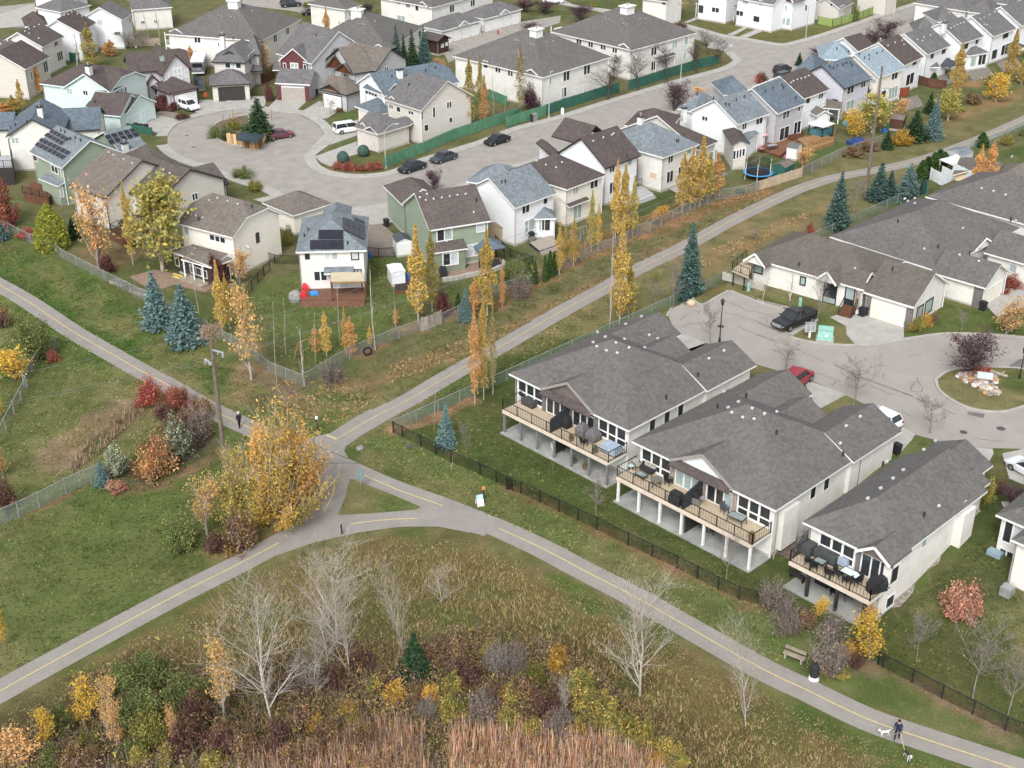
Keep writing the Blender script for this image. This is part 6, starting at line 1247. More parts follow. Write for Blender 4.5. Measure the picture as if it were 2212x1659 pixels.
plants('''
whip|F195,1650|F150,875|60|tall pale birch whip at the left corner of the deck yard
whip|F270,1400|F248,900|50|pale birch whip beside the garden swing
whip|F425,1655|F422,1155|60|pale birch at the front corner of the deck yard fence
whip|F520,1485|F488,1005|50|birch whip between the small orange poplars
whip|F720,1295|F690,835|60|birch whip in front of the red-brown deck
whip|F1012,1355|F968,650|55|tall white birch whip at the right of the deck yard
whip|F1182,1190|F1160,800|45|birch whip by the white garden shed
whip|E1652,1055|E1632,620|60|leafless whips behind the second blue spruce
whip|E1600,800|E1640,580|40|short leafless whip by the screened porch
whip|G620,545|G615,330|40|bare poplar whip left of two by the swing set
whip|G650,530|G655,330|40|bare poplar whip right of two by the swing set
whip|G855,1175|G882,330|50|very tall bare trunk left of the poplar with the green skirt
whip|A1230,320|A1215,-60|70|tall bare trunk left of two behind the white gable house
whip|A1325,310|A1300,-60|70|tall bare trunk right of two behind the white gable house
whip|B1690,650|B1680,370|60|bare birch beside the parking court
whip|B1990,1010|B1960,470|60|bare birch right of the orange poplar by the light green fence
whip|B2085,945|B2080,720|30|white birch sapling in the townhouse garden
whip|A640,545|A625,270|70|leafless birch by the green fence at the upper left
whip|E1120,860|E1105,690|25|staked sapling by the raised beds at the fence
whip|H45,935|H50,690|80|slim bare tree at the far left bay window on the court
whip|H270,945|H275,720|70|slim bare tree by the basement window on the court
whip|J1500,440|J1498,80|45|thin rusty sapling inside the green mesh fence
whip|J1645,775|J1640,670|20|staked twig of a tree outside the black fence
whip|J730,1310|J725,1240|12|thin dark stem at the path edge below the triangle
''','bare birches and saplings')
plants('''
aspen|X588,1563|J330,1640|1000|big white-barked bare aspen above the dark red undergrowth
aspen|N700,640|J690,1280|800|tallest bare aspen of the thicket with a leaning white trunk
aspen|N1245,745|J1370,1390|430|forked bare aspen right beside the small green spruce
aspen|N800,900|N1100,-20|420|leaning thin bare aspen between the forked one and the tallest one
aspen|N620,820|N430,120|380|thin bare aspen with upswept limbs left of the leaning one
aspen|N530,1090|N400,560|300|low bare aspen bent to the left in the thicket
aspen|O1105,1062|K1180,1520|800|wide bare white aspen in the brown meadow by the path
aspen|O1982,1310|O2150,300|520|tall bare white aspen at the path with a dark collar at its foot
aspen|O490,1250|O415,830|190|small bare aspen among the yellow-green willows
aspen|N1560,300|N1550,-60|300|faint bare sapling standing in the wild meadow
''','bare white aspens of the wild ground')
plants('''
street|C838,835|C800,490|280|dark street tree with a ball of leaves inside, before the townhouse porch
street|C1085,755|C1090,430|260|dark street tree by the gap in the dark green fences
street|C1325,685|C1335,360|240|bare street tree before the townhouse side porch
street|C1570,605|C1590,285|200|bare street tree near the end of the dark green fence
street|C1672,455|C1690,255|160|bare tree on the lawn corner behind the street sign
street|C1780,545|C1800,300|190|bare tree nearest the bend of the street
young|G1688,1305|G1722,925|230|bare tree beside the black lamp post on the court
young|H240,1515|H270,1260|300|bare tree at the court edge by the middle bungalow garage
young|L800,225|H832,1365|380|bare tree in front of the red car's driveway
young|L1428,470|L1445,130|280|bare tree by the court below the island, behind the right bungalow
young|H488,1165|H480,690|190|leafless tree between the pickup and the house steps
young|H1688,1205|H1700,1020|110|tiny bare tree on the lawn right of the cream garage
young|K742,1155|K760,770|210|bare tree with mulch ring behind the first and middle bungalows
young|O1822,95|K1820,1320|190|bare tree with mulch ring below the middle bungalow deck
young|P1318,775|P1385,320|280|bare tree with mulch ring below the salmon bush
young|P1785,1085|P1860,390|420|bare spreading tree with mulch ring, larger of the two by the lower fence
young|P2075,1230|P2140,590|330|bare tree with mulch ring nearest the right edge
young|J1765,665|J1772,370|100|small bare tree with mulch ring near the little spruce
young|K380,805|K380,715|30|sapling stub on the lawn behind the first bungalow
young|G1235,1020|G1245,770|170|bare grey tree outside the terrace fence by the poplar
young|G1385,985|G1395,600|190|bare grey tree beside the big blue spruce
young|H800,215|D740,1500|170|bare brush near the tall power pole
young|E1355,695|E1340,320|330|bare spreading silver tree under the yellow-green yard tree
young|B640,950|B625,800|150|small bare tree on the drive of the timber-gabled house
young|G2060,450|G2080,340|120|bare brush at the fence above the court
young|A1090,400|A1100,240|260|bare brush behind the fence at the upper left
young|A1180,390|A1200,280|200|second bare brush behind the fence at the upper left
''','bare broadleaf trees')
plants('''
purp|C1385,925|C1375,690|260|purple-leaved tree on the street side of the brown bungalow
purp|B1490,1600|B1475,1405|150|purple-leaved tree behind the sage green house
purp|C630,185|C610,45|200|purple tree beyond the far townhouse roof
purp|C320,120|C300,10|200|purple tree by the far garages, right of two
purp|C150,105|C140,-10|180|purple tree by the far garages, left of two
purp|C200,290|C200,190|180|sparse reddish tree between two townhouse roofs
purp|C960,640|C940,440|200|purplish tree against the wall of the bend townhouse
purp|D1075,330|D1090,170|260|large purple tree behind the brown-roofed greenway houses
purp|D930,400|D930,270|150|purple tree left of the large one behind the greenway houses
purp|D500,480|D500,395|130|small brown-purple tree by the street behind the slate roof
purp|H1790,1530|H1830,1225|420|purple tree on the round court island
purp|L2080,1090|L2060,900|180|sparse purple tree in the narrow lawn by the right driveway
purp|B960,130|B950,20|120|purple tree at the top edge beside the pale townhouse
''','purple-leaved plum trees')
plants('''
blue|E1310,1165|E1272,725|240|blue spruce on the path bank, left of the pair
blue|E1545,1300|E1500,835|290|blue spruce on the path bank, right of the pair
blued|G1510,945|G1545,340|210|tall blue spruce at the corner of the court
blued|H655,355|D712,1445|180|blue spruce left of the big grey roof by the fence
blued|H1000,120|D1035,1365|180|spruce beside the power pole, left of three
blued|H1090,100|D1112,1425|120|small spruce beside the power pole, middle of three
blue|H1240,110|D1262,1375|210|spruce beside the power pole, right of three
blue|F1760,1115|F1760,855|110|young blue spruce outside the fence near the wine-red shrub
blue|D1450,1155|D1440,830|150|blue spruce on the greenway beside the dark evergreen
spr|D1300,1165|D1300,930|190|dark evergreen left of the greenway blue spruce
spr|D1072,1235|D1070,1090|100|small dark spruce at the fence by the blue tarp
spr|D1425,940|D1440,770|90|narrow blue-grey conifer behind the greenway blue spruce
blued|B1195,640|B1182,230|110|far blue spruce, leftmost of the four behind the timber-gabled house
spr|B1255,630|B1250,305|90|far dark spruce, second of the four behind the timber-gabled house
spr|B1325,660|B1312,265|120|far dark spruce, third of the four behind the timber-gabled house
blued|B1420,650|B1402,235|140|far blue spruce, rightmost of the four behind the timber-gabled house
blue|E5,440|E5,250|130|blue spruce cut by the left edge
blue|X964,963|X963.7,875|150|little blue spruce on the lawn behind the first bungalow
blue|I852,900|I856,700|120|small bright blue spruce at the end of the pale fence
spr|N1340,905|N1350,560|230|small deep green spruce in the thicket
spr|B55,1160|B25,835|230|broad dark evergreen on the cul-de-sac island
spr|D345,545|D350,440|60|small conical evergreen by the street near the parked car
spr|E610,430|E605,270|110|dark little pine behind the lime-green conifer
''','spruces and other dark conifers')
plants('''
cedar|G180,795|G178,615|65|green cedar in the hedge of five, first from the left
cedar|G235,805|G235,620|55|green cedar in the hedge of five, second from the left
cedar|G318,785|G315,575|50|green cedar in the hedge of five, third from the left
cedar|G358,755|G355,535|60|green cedar in the hedge of five, fourth from the left
cedar|G395,735|G395,540|45|green cedar in the hedge of five, last beside the golden poplar
cedar|F1700,1010|F1702,885|50|little cedar left of the young blue spruce
cedar|D1355,1500|D1345,1330|110|cedar of the tall hedge by the white vinyl fence, nearest the bungalows
cedar|D1400,1470|D1395,1300|110|cedar of the tall hedge by the white vinyl fence, second
cedar|D1450,1440|D1440,1265|110|cedar of the tall hedge by the white vinyl fence, third
cedar|D1500,1400|D1490,1240|120|cedar of the tall hedge by the white vinyl fence, tallest
cedar|D1545,1360|D1540,1260|100|cedar of the tall hedge by the white vinyl fence, fifth
cedar|D1590,1320|D1585,1255|90|cedar of the tall hedge by the white vinyl fence, last
cedar|D1862,1215|D1862,1100|110|dark cedar clump beside the path near the right edge
cedar|A2112,640|A2115,600|40|clipped cedar near the open garage
cedar|D1455,715|D1455,605|85|cedar behind the white house with the bay window
cedar|D1920,700|D1925,635|50|dark cedar on the greenway yard near the glass-railed deck
''','clipped and columnar cedars')
plants('''
yelw|J150,1185|J165,375|780|great golden willow leaning over the path crossing
olvw|I2080,1230|I2100,640|420|smaller yellow-olive willow left of the great one
peachp|I1722,1315|I1680,790|330|peach-gold birch with a white trunk left of the great willow
yelt|J60,1260|J40,1010|260|bright yellow low tree at the foot of the great willow
peach|E822,690|E720,0|290|peach-coloured tall tree right of the lime-green conifer
peachp|E2085,1600|E2060,775|280|tall peach-leaved tree at the left corner of the deck yard
yelgt|E1352,695|A1260,1490|470|large yellow-green tree before the brown-roofed house
lime|E440,510|E430,140|280|lime-green cone-shaped conifer beside the chain link fence
peach|E1990,800|E1955,500|190|thin orange-leaved tree by the screened porch
yelt|D820,1140|D840,920|190|yellow maple left of two in the greenway yard with the turquoise tub
yelgt|D950,1100|D930,775|260|large yellow-olive tree in the greenway yard behind the power pole
peach|D1160,970|D1150,820|150|orange tree before the palest roofed house
yelgt|D1580,1000|D1560,750|190|tall yellow-green tree in the greenway row beside the spruce
yelt|D1980,850|D1975,620|190|yellow tree before the glass-railed deck yards
yelt|D1900,830|D1905,690|90|small golden tree left of the yellow tree by the greenway
peach|D385,1400|D390,1215|150|light orange tree beside the little playhouse
peach|H2060,1230|H2060,930|250|rust-orange round tree on the court lawn
yelt|M700,1335|M690,950|250|bright yellow young tree at the lower left
peachp|M912,1425|M840,875|190|pale peach birch right of the bright yellow tree
peach|M980,1540|M985,1105|130|small orange birch in the dark of the thicket
yelt|M400,1500|M390,1200|180|golden young tree left of the bright yellow one
peachp|M1860,1240|M1855,520|230|golden birch behind the limbs of the big bare aspen
peach|M1440,1470|M1440,1165|110|small birch before the dark red undergrowth
yelt|M45,655|M70,310|100|thin yellow birch at the left edge of the lawn
peach|G1222,315|G1222,205|100|small orange tree at the chain link fence
yelt|P520,420|P520,230|120|slim golden tree in front of the right bungalow patio
peach|P905,470|P890,270|180|orange-leaved tree at the patio corner of the right bungalow
yelt|P930,760|P940,430|280|golden leafy tree at the corner of the right bungalow lawn
peach|B100,640|B130,345|150|round orange-brown tree left of the maroon-gabled house
peach|C1370,105|C1380,0|170|round orange tree by the white porch houses
peach|C1610,800|C1610,725|110|low orange tree behind the grey-blue roofs
peach|I30,840|I40,560|130|orange tree at the left edge above the wine-red bush
yelt|I10,330|I5,190|70|yellow tree cut by the left edge near the fence
peach|B1560,600|B1550,480|120|orange saplings beside the far spruces
''','autumn coloured broadleaf trees')
plants('''
rust|I1225,855|I1225,535|420|big round rust-orange bush in the bed by the pole
sage|I955,835|I945,575|190|silvery sage bush behind the small blue spruce
sage|I1465,690|I1440,340|250|tall grey-green bush between the rust bush and the pole
red|I1220,235|I1230,-10|230|red bush at the path edge, left of two
red|I1490,240|I1490,90|240|red bush at the path edge, right of two
mar|I1560,470|I1560,260|280|maroon bush behind the tall grey-green bush
twig|I1690,520|I1690,220|260|tangle of bare brown twigs beside the pole
salm|I985,935|I985,850|170|low salmon bush right of the small blue spruce
mar|I1340,330|I1330,200|200|dark red low bush between the two red bushes
brown|I1700,330|I1720,160|220|peach-brown brush over the path edge beside the pole
grn|I1510,1460|I1500,1090|270|yellow-green bush at the left of the willow clump
mar|I1760,1450|I1755,1290|200|dark wine bush at the foot of the peach-gold birch
brown|I2020,1420|I2010,1090|280|brown brush between the birch and the great willow
mar|I1900,1430|I1890,1300|170|low wine bush behind the path bend
mar|I1480,1420|I1450,1310|130|small maroon bush below the yellow-green bush
grn|E300,1430|E300,1115|360|wide green bush at the left end of the grey fence
yelt|E125,1600|E125,1330|290|golden round tree at the left edge below the green bush
brown|E25,1170|E30,1000|130|brown brush cut by the left edge
red|E440,1450|E440,1350|110|small red bush at the fence top left
mar|I50,1110|I45,820|170|wine-red bush cut by the left edge
red|E50,330|E60,-60|260|red-leaved tree-like bush at the left edge
red|E235,420|E230,330|180|pink-red creeper bush beside the chain link fence
wine|E910,700|E905,560|145|round wine-red bush in the yard by the silver tree
wine|E1820,830|E1800,570|130|wine-red bush beside the screened porch steps
mar|E1130,480|E1130,390|200|red low bush around the wooden steps
wine|F1590,1065|F1590,885|115|wine-red oval shrub beside the grey board gate
twig|G95,915|G95,700|230|round leafless grey shrub beside the cedar hedge
grn|G60,810|G55,590|240|green bush behind the round grey shrub
twig|F640,1625|F640,1420|270|bare dark shrub at the front fence of the deck yard
olv|F310,480|F310,320|110|olive shrub between the cream house and the solar house
gldb|G1305,275|G1310,160|130|golden bush at the chain link fence by the dark lawn
red|H442,415|H445,290|80|bright red slim shrub at the terrace fence
yelb|H1275,1200|H1280,1105|110|yellow-green bush at the garage corner, left of four
yelb|H1335,1180|H1340,1080|100|yellow-green bush at the garage corner, second of four
gldb|H1400,1160|H1400,1050|100|golden bush at the garage corner, third of four
brown|H1450,1130|H1450,1040|90|brown bush at the garage corner, right of four
red|H2110,840|H2120,725|150|deep red shrub by the grey stone garage
red|H2060,890|H2060,840|60|low red shrub beside the court driveway
yelb|L1890,1045|L1890,860|140|yellow-green round bush beside the right bungalow
mar|L2010,960|L2010,860|130|low purple bush behind the yellow-green round bush
salm|P1715,420|P1710,190|340|salmon-pink bush alone on the right lawn
red|H1900,1560|H1860,1500|190|dark red shrub under the purple island tree
wine|A1265,960|A1270,850|110|wine-red shrub before the stone-gabled house, nearest the gravel
wine|A1345,915|A1340,790|110|wine-red shrub before the stone-gabled house, tallest
wine|A1215,850|A1215,790|90|wine-red shrub before the stone-gabled house, by its window
wine|A1430,920|A1435,850|80|wine-red shrub beside the white car
grn|A1145,815|A1150,770|80|green shrub under the lower window of the stucco house
mar|A1515,985|A1515,930|130|low red and green planting by the white car
grn|A2000,1470|A2010,1385|190|pale green pine shrub on the street corner lawn
olv|A2110,1590|A2100,1500|170|blue-green spreading juniper on the street corner lawn
wine|B150,840|B145,700|90|purple upright shrub left of the taupe garage
brown|B720,925|B720,890|70|brown low shrub on the timber house front bed
red|B700,1400|B700,1335|90|red hedge bush at the corner lawn, first from the left
red|B765,1410|B765,1340|90|red hedge bush at the corner lawn, second
red|B835,1415|B835,1350|90|red hedge bush at the corner lawn, third
red|B905,1415|B905,1355|90|red hedge bush at the corner lawn, fourth
red|B975,1412|B975,1345|90|red hedge bush at the corner lawn, fifth
red|B1050,1405|B1050,1335|90|red hedge bush at the corner lawn, beside the lamp post
purpb|C205,905|C200,690|150|purple shrub at the townhouse porch post
red|C2110,690|C2110,610|110|red shrub beyond the slate-blue roof
mar|D30,690|D25,600|100|red-brown shrub by the street behind the brown roof
gldb|D1180,1200|D1190,1075|170|orange and yellow bush at the greenway fence
olv|D700,985|D700,920|110|green shrub by the wine-red boards
grn|D470,1000|D470,930|110|shrub beside the covered porch of the white vented house
brown|D760,1290|D800,1200|220|brown climber thicket on the fence left of the pole
brown|D930,1250|D950,1170|170|brown climber on the fence right of the pole
yelb|D2070,1200|D2070,1110|110|yellow bush behind the fence at the right edge
grn|D2195,1130|D2195,1060|60|green shrub cut by the right edge above the path
olv|D1690,920|D1690,880|110|yellow low shrub on the leafy bank
brown|D1800,860|D1810,770|160|brown brush at the greenway edge
grn|C1950,1600|G1900,10|130|green shrub beside the trampoline
grn|A1800,1140|A1800,1040|130|green bush on the cul-de-sac island, left
grn|A1870,1160|A1850,1050|140|green bush on the cul-de-sac island, front
olv|A1960,1080|A1970,1000|160|olive bush behind the timber on the island
grn|A2060,1110|A2060,1020|150|green bush under the island street lamp
mar|C1430,230|C1420,180|120|dark shrub on the lawn near the bend
olv|B490,60|B480,10|160|green brown shrub bed at the top edge
grn|B640,95|B640,55|70|green shrub beside the pale townhouse
olv|B740,105|B735,70|70|olive shrub before the pale townhouse
yelb|C730,60|C730,15|70|yellow shrub on the far lawn
grn|D800,180|D790,40|70|small green tree before the green and olive fence
''','shrubs and bushes')
plants('''
twig|P130,330|P200,150|330|bare brown shrub left of the right bungalow patio
twig|P280,540|P280,300|330|bare brown shrub at the path bench, upper
twig|P620,600|P640,340|330|bare brown shrub in the middle of the clump by the right patio
twig|P600,900|P620,560|330|bare purple shrub beside the bin at the path
gldb|P740,720|P745,610|140|golden bush among the bare shrubs by the right patio
yelb|P560,900|P560,820|110|yellow-green low bush beside the bin
yelb|P700,910|P700,850|130|yellow-green low bush right of the bin
brown|P850,700|P850,500|200|russet shrub beside the golden leafy tree
mar|P800,800|P800,700|170|dark red low shrub by the black fence end
brown|P400,480|P400,330|220|russet shrub below the patio edge
''','shrub clump at the right bungalow')
plants('''
grn|M1050,1000|M1050,780|330|broad green willow bush of the lower left thicket, upper left
grn|M1330,960|M1330,700|420|broad green willow bush of the lower left thicket, top
grn|M1480,1180|M1480,900|380|broad green willow bush of the lower left thicket, right
grn|M1180,1300|M1180,1000|420|broad green willow bush of the lower left thicket, middle
grn|M560,1340|M540,1080|230|green bush left of the bright yellow young tree
olv|M1250,1480|M1250,1240|300|olive bush below the green willow bushes
grn|M420,1640|M420,1460|200|green bush right of the peach round bush
peach|M185,1680|M180,1400|320|peach round bush in the lower left corner
grn|M1120,1560|M1100,1420|240|dark green bush low in the thicket
yelb|M1060,1480|M1060,1370|130|yellow-green bush, first of the low row at the lower left
yelb|M1240,1490|M1240,1400|120|yellow-green bush, second of the low row at the lower left
yelb|M1160,1620|M1160,1480|170|yellow-green bush, third of the low row at the lower left
yelb|M1410,1530|M1410,1420|150|yellow-green bush, fourth of the low row at the lower left
yelb|M1380,1660|M1380,1550|130|yellow-green bush at the bottom edge near the lower left
yelb|M1770,1660|M1770,1540|200|yellow-green bush at the bottom edge under the red undergrowth
brown|M600,1640|M600,1430|260|russet brush at the bottom edge left of the dark gap
mar|M1650,1250|M1650,1000|260|dark red brush left of the big bare aspen
mar|M1600,1500|M1600,1230|330|dark red brush below the big bare aspen, left
mar|N220,1430|N220,1250|230|crimson bush at the foot of the big bare aspen
mar|M1850,1480|M1850,1280|300|dark red brush below the big bare aspen, right
brown|M2050,1560|M2060,1350|280|russet brush right below the big bare aspen
mar|N150,1560|N150,1400|260|dark brown-red brush at the lower edge
brown|N430,1300|N420,1110|260|orange-brown brush right of the big bare aspen
gldb|N540,1330|N540,1200|170|yellow and orange bush right of the big bare aspen
brown|N640,1500|N640,1280|300|brown brush in the middle of the thicket
yelb|N820,1300|N820,1210|160|yellow-green bush in the middle of the thicket, lower
gldb|N800,1190|N800,1110|190|yellow bush in the middle of the thicket, upper
brown|N950,1480|N950,1260|280|brown brush above the reeds
yelb|N1010,1060|N1010,900|170|yellow-green bush left of the small green spruce
gldb|N1160,1100|N1160,950|220|gold-green bush below the small green spruce
gldb|N1480,1090|N1480,960|170|gold bush right below the small green spruce
yelb|N1640,1080|N1640,920|220|yellow-green bush, upper of the bright pair
yelb|N1640,1260|N1640,1080|240|yellow-green bush, lower of the bright pair
brown|N1330,1060|N1330,930|200|russet brush under the small green spruce
mar|N700,980|N700,800|260|wine brush under the leaning aspens, left
mar|N900,860|N900,700|260|wine brush under the leaning aspens, right
twig|N480,1000|N480,700|330|grey bare brush between the leaning trunks
mar|N1090,1020|N1090,860|220|wine brush left of the gold-green bush
brown|N1540,800|N1540,620|260|brown brush at the meadow edge, left
mar|N1780,960|N1780,760|330|wine brush right of the small green spruce
twigg|N2060,880|N2070,640|330|silvery grey bare brush at the meadow edge
brown|N1700,760|N1720,540|230|tawny brush at the meadow edge, middle
yelb|N1920,760|N1930,640|160|olive yellow bush at the meadow edge
twig|N1880,1280|N1880,1050|330|purple-grey bare brush above the reeds
mar|N2000,1120|N2000,960|240|wine brush right of the bright pair
twig|N1420,1260|N1400,1080|260|pale grey bare brush above the pond
yelb|N2110,1140|N2110,980|230|yellow-orange bush near the willow slope
yelb|N2110,1320|N2110,1160|200|yellow-green bush near the willow slope, lower
olv|O250,980|O250,780|300|olive willow at the top of the willow slope
gldb|O420,860|O430,640|190|golden willow at the top of the willow slope
yelb|O620,1050|O620,850|260|yellow-green willow on the slope, first
yelb|O700,1180|O700,980|300|yellow-green willow on the slope, second
yelb|O800,1310|O800,1110|300|yellow-green willow on the slope, third
yelb|O900,1400|O920,1190|240|yellow-green willow on the slope, fourth
yelb|O600,1380|O590,1200|160|yellow-green willow standing apart on the slope
yelb|O1050,1480|O1050,1260|260|yellow-green willow on the slope, fifth
yelb|O1150,1520|O1130,1240|160|tall yellow-green willow shoots on the slope
yelb|O1290,1560|O1290,1380|260|yellow-green willow low on the slope
gldb|O1250,1660|O1240,1540|160|golden willow at the bottom edge of the slope
yelb|O1420,1640|O1400,1540|200|yellow-green willow at the bottom edge of the slope
yelb|O170,1430|O170,1240|190|bright yellow-green bush standing over the reeds
mar|O300,1220|O300,1010|300|dark wine brush left of the small bare aspen
brown|O170,1130|O150,880|280|brown and orange brush left of the small bare aspen
twig|O380,1360|O380,1150|330|dark bare brush below the small bare aspen
twig|O60,900|O40,640|300|lilac grey bare brush at the meadow edge
gldb|O30,1090|O40,970|180|orange and gold bush left of the wine brush
brown|O480,740|O500,620|180|golden brown brush at the head of the slope
brown|N260,1640|N250,1480|260|russet brush at the bottom edge, left
brown|N480,1560|N470,1420|260|russet brush at the bottom edge, middle
brown|M800,1640|M800,1460|230|dark brown brush at the bottom edge by the dark gap
olv|M700,1500|M720,1380|230|olive brush under the bright yellow tree
brown|M1480,1400|M1480,1280|200|russet brush right of the yellow-green row
''','brush of the wild thicket')
#vehicles
TYRE=mat('tyre_rubber',(.02,.02,.02),None,4,.9);RIM=mat('alloy_rim',(.35,.35,.36),None,3,.35,metal=.6);LAMP=mat('headlamp_lens',(.75,.77,.8),None,2,.15,spec=.6);TAIL=mat('tail_lamp',(.35,.02,.02),None,2,.2,spec=.5);WSH=glassmat('car_glass',(.03,.035,.042))
def paint(h,rough=.28):return mat('car_paint_'+h,vc(h),mul(vc(h),.92),.8,rough,spec=.5,obj=True)
SHAPES=dict(sedan=(4.7,1.82,[(-2.35,.42,.74),(-2.2,.3,.92),(-1.5,.22,.98),(0,.2,.95),(1.1,.22,.9),(2.0,.28,.8),(2.35,.4,.62)],(-1.75,1.15,-1.0,.35),.93,1.45),suv=(4.75,1.92,[(-2.37,.5,.9),(-2.25,.36,1.1),(-1.5,.26,1.12),(0,.25,1.1),(1.1,.26,1.06),(2.05,.32,.96),(2.37,.45,.74)],(-2.25,1.2,-1.95,.45),1.08,1.72),van=(5.0,1.98,[(-2.5,.45,.9),(-2.4,.3,1.08),(-1.5,.24,1.1),(0,.23,1.08),(1.4,.25,1.02),(2.2,.32,.86),(2.5,.42,.68)],(-2.42,1.75,-2.2,.75),1.06,1.76),hatch=(4.3,1.8,[(-2.15,.45,.8),(-2.05,.32,1.0),(-1.4,.24,1.02),(0,.22,1.0),(1.0,.24,.96),(1.85,.3,.84),(2.15,.42,.66)],(-2.0,1.1,-1.6,.3),.98,1.52),pickup=(5.9,2.02,[(-2.95,.55,1.12),(-2.9,.42,1.22),(-1.5,.36,1.24),(0,.35,1.2),(1.2,.36,1.18),(2.6,.42,1.08),(2.95,.5,.85)],(-.75,1.35,-.5,.6),1.18,1.9))
def vehicle(label,cat,name,p,yaw,kind,h,cover=None,group='parked vehicles'):
 L,Wd,st,cb,belt,roof=SHAPES[kind];m=paint(h);loc=at(p);t=thing(name,label,cat,loc,group,math.radians(yaw));loc0=Vector(loc)
 t.location=(0,0,0);w=Wd/2;b=MB();rings=[]
 for x,lo,hi in st:
  e=.86 if abs(x)>L*.47 else(.96 if abs(x)>L*.42 else 1);rings.append([(x,-w*e*.9,lo),(x,-w*e,lo+.16),(x,-w*e,hi-.16),(x,-w*e*.9,hi),(x,w*e*.9,hi),(x,w*e,hi-.16),(x,w*e,lo+.16),(x,w*e*.9,lo)])
 for a,c in zip(rings[:-1],rings[1:]):
  for i in range(8):b.poly([a[i],a[(i+1)%8],c[(i+1)%8],c[i]][::-1],m)
 b.poly(rings[0],m);b.poly(rings[-1][::-1],m)
 b.build('body',t)
 x0,x1,r0,r1=cb;bw,rw=w*.9,w*.74;g=MB();q=[(x0,-bw,belt),(x1,-bw,belt),(x1,bw,belt),(x0,bw,belt)];r=[(r0,-rw,roof),(r1,-rw,roof),(r1,rw,roof),(r0,rw,roof)]
 g.hexa(q,r,WSH);go=g.build('window_glass',t)
 c=MB();z=roof;c.hexa([(r0-.05,-rw-.02,z-.03),(r1+.08,-rw-.02,z-.03),(r1+.08,rw+.02,z-.03),(r0-.05,rw+.02,z-.03)],[(r0+.1,-rw*.9,z+.05),(r1-.05,-rw*.9,z+.05),(r1-.05,rw*.9,z+.05),(r0+.1,rw*.9,z+.05)],m)
 for i in range(4):c.bar(q[i],r[i],.07,.07,m)
 for s_ in(-1,1):
  xm=(x0+x1)/2;rm=(r0+r1)/2;c.bar((xm,s_*bw*1.0,belt),(rm,s_*rw*1.01,roof),.08,.05,m)
 c.build('cabin_roof',t)
 if kind=='pickup':
  MB().hexa([(-2.8,-.82,1.2),(-.85,-.82,1.2),(-.85,.82,1.2),(-2.8,.82,1.2)],[(-2.8,-.82,1.27),(-.85,-.82,1.27),(-.85,.82,1.27),(-2.8,.82,1.27)],BLACKM).build('bed_cover',t)
  MB().box((2.93,0,.62),(.08,1.3,.34),STEEL).build('grille',t)
 wr=.33 if kind in('sedan','hatch')else.39
 for sx in(-1,1):
  for sy in(-1,1):
   cx=sx*L*.3;wh=bpy.data.objects.new('wheel',None);COL.objects.link(wh);wh.parent=t
   MB().cyl((cx,sy*(w-.2),wr),(cx,sy*(w+.02),wr),wr,TYRE,n=14).build('tyre',wh);MB().cyl((cx,sy*(w+.0),wr),(cx,sy*(w+.035),wr),wr*.62,RIM,n=10).build('rim',wh)
 for sy in(-1,1):
  f=st[-1];MB().box((f[0]-.16,sy*w*.68,f[2]-.14),(.26,.36,.14),LAMP).build('headlight',t);f=st[0];MB().box((f[0]+.08,sy*w*.72,f[2]-.1),(.16,.28,.2),TAIL).build('taillight',t)
  MB().box((x1-.15,sy*(w+.08),belt),(.12,.18,.13),m).build('mirror',t)
 t.location=loc0;return t
vehicle('black sedan parked nearest the corner lawn on the street','car','parked_car','B1318,1415',226,'sedan','23282c')
vehicle('dark grey-blue sedan second along the light green fence','car','parked_car','B1578,1335',226,'sedan','3a444d')
vehicle('black sedan farthest along the light green fence','car','parked_car','B2022,1190',226,'sedan','1f2326')
vehicle('black hatchback parked on the street before the slate-roofed wing','car','parked_car','D205,600',46,'hatch','22282b')
vehicle('dark utility vehicle half hidden on the drive behind the brown roof','car','parked_car','D225,668',40,'suv','2b3136')
vehicle('white sport utility car with a dark sunroof on the gravel drive','car','parked_suv','A1562,905',-42,'suv','e4e6e8')
vehicle('white minivan on the drive of the beige corner house','van','parked_minivan','B790,1095',28,'van','e2e5e8')
vehicle('maroon sedan parked at the cul-de-sac island','car','parked_car','B222,1145',30,'sedan','6d3547')
vehicle('black pickup truck parked on the court','pickup','pickup_truck','H305,1145',218,'pickup','24262a')
vehicle('red sport utility car on the driveway behind the middle bungalow roof','car','parked_suv','H318,1640',50,'suv','8c2a34')
vehicle('white car peeking out past the middle bungalow garage roof','car','parked_car','L1010,385',130,'hatch','e6e8ea')
vehicle('pale car cut by the right edge on a court driveway','car','parked_car','L2258,815',120,'sedan','d5dade')
vehicle('white sport utility car far up the street at the top edge','car','parked_suv','D1455,35',40,'suv','e6e8ea')
vehicle('white sedan at the far junction at the top edge','car','parked_car','C385,25',-10,'sedan','e2e4e6')
vehicle('dark sport utility car in the top parking court, left of two','car','parked_suv','B312,55',20,'suv','2d343b')
vehicle('dark wine sedan in the top parking court, right of two','car','parked_car','B492,122',12,'sedan','2c2228')
vehicle('black pickup truck in the driveway at the top left','pickup','pickup_truck','A415,62',8,'pickup','22262c')
vehicle('dark car in the shade beside the beige corner house','car','parked_car','B1710,1010',60,'sedan','3a3c40')
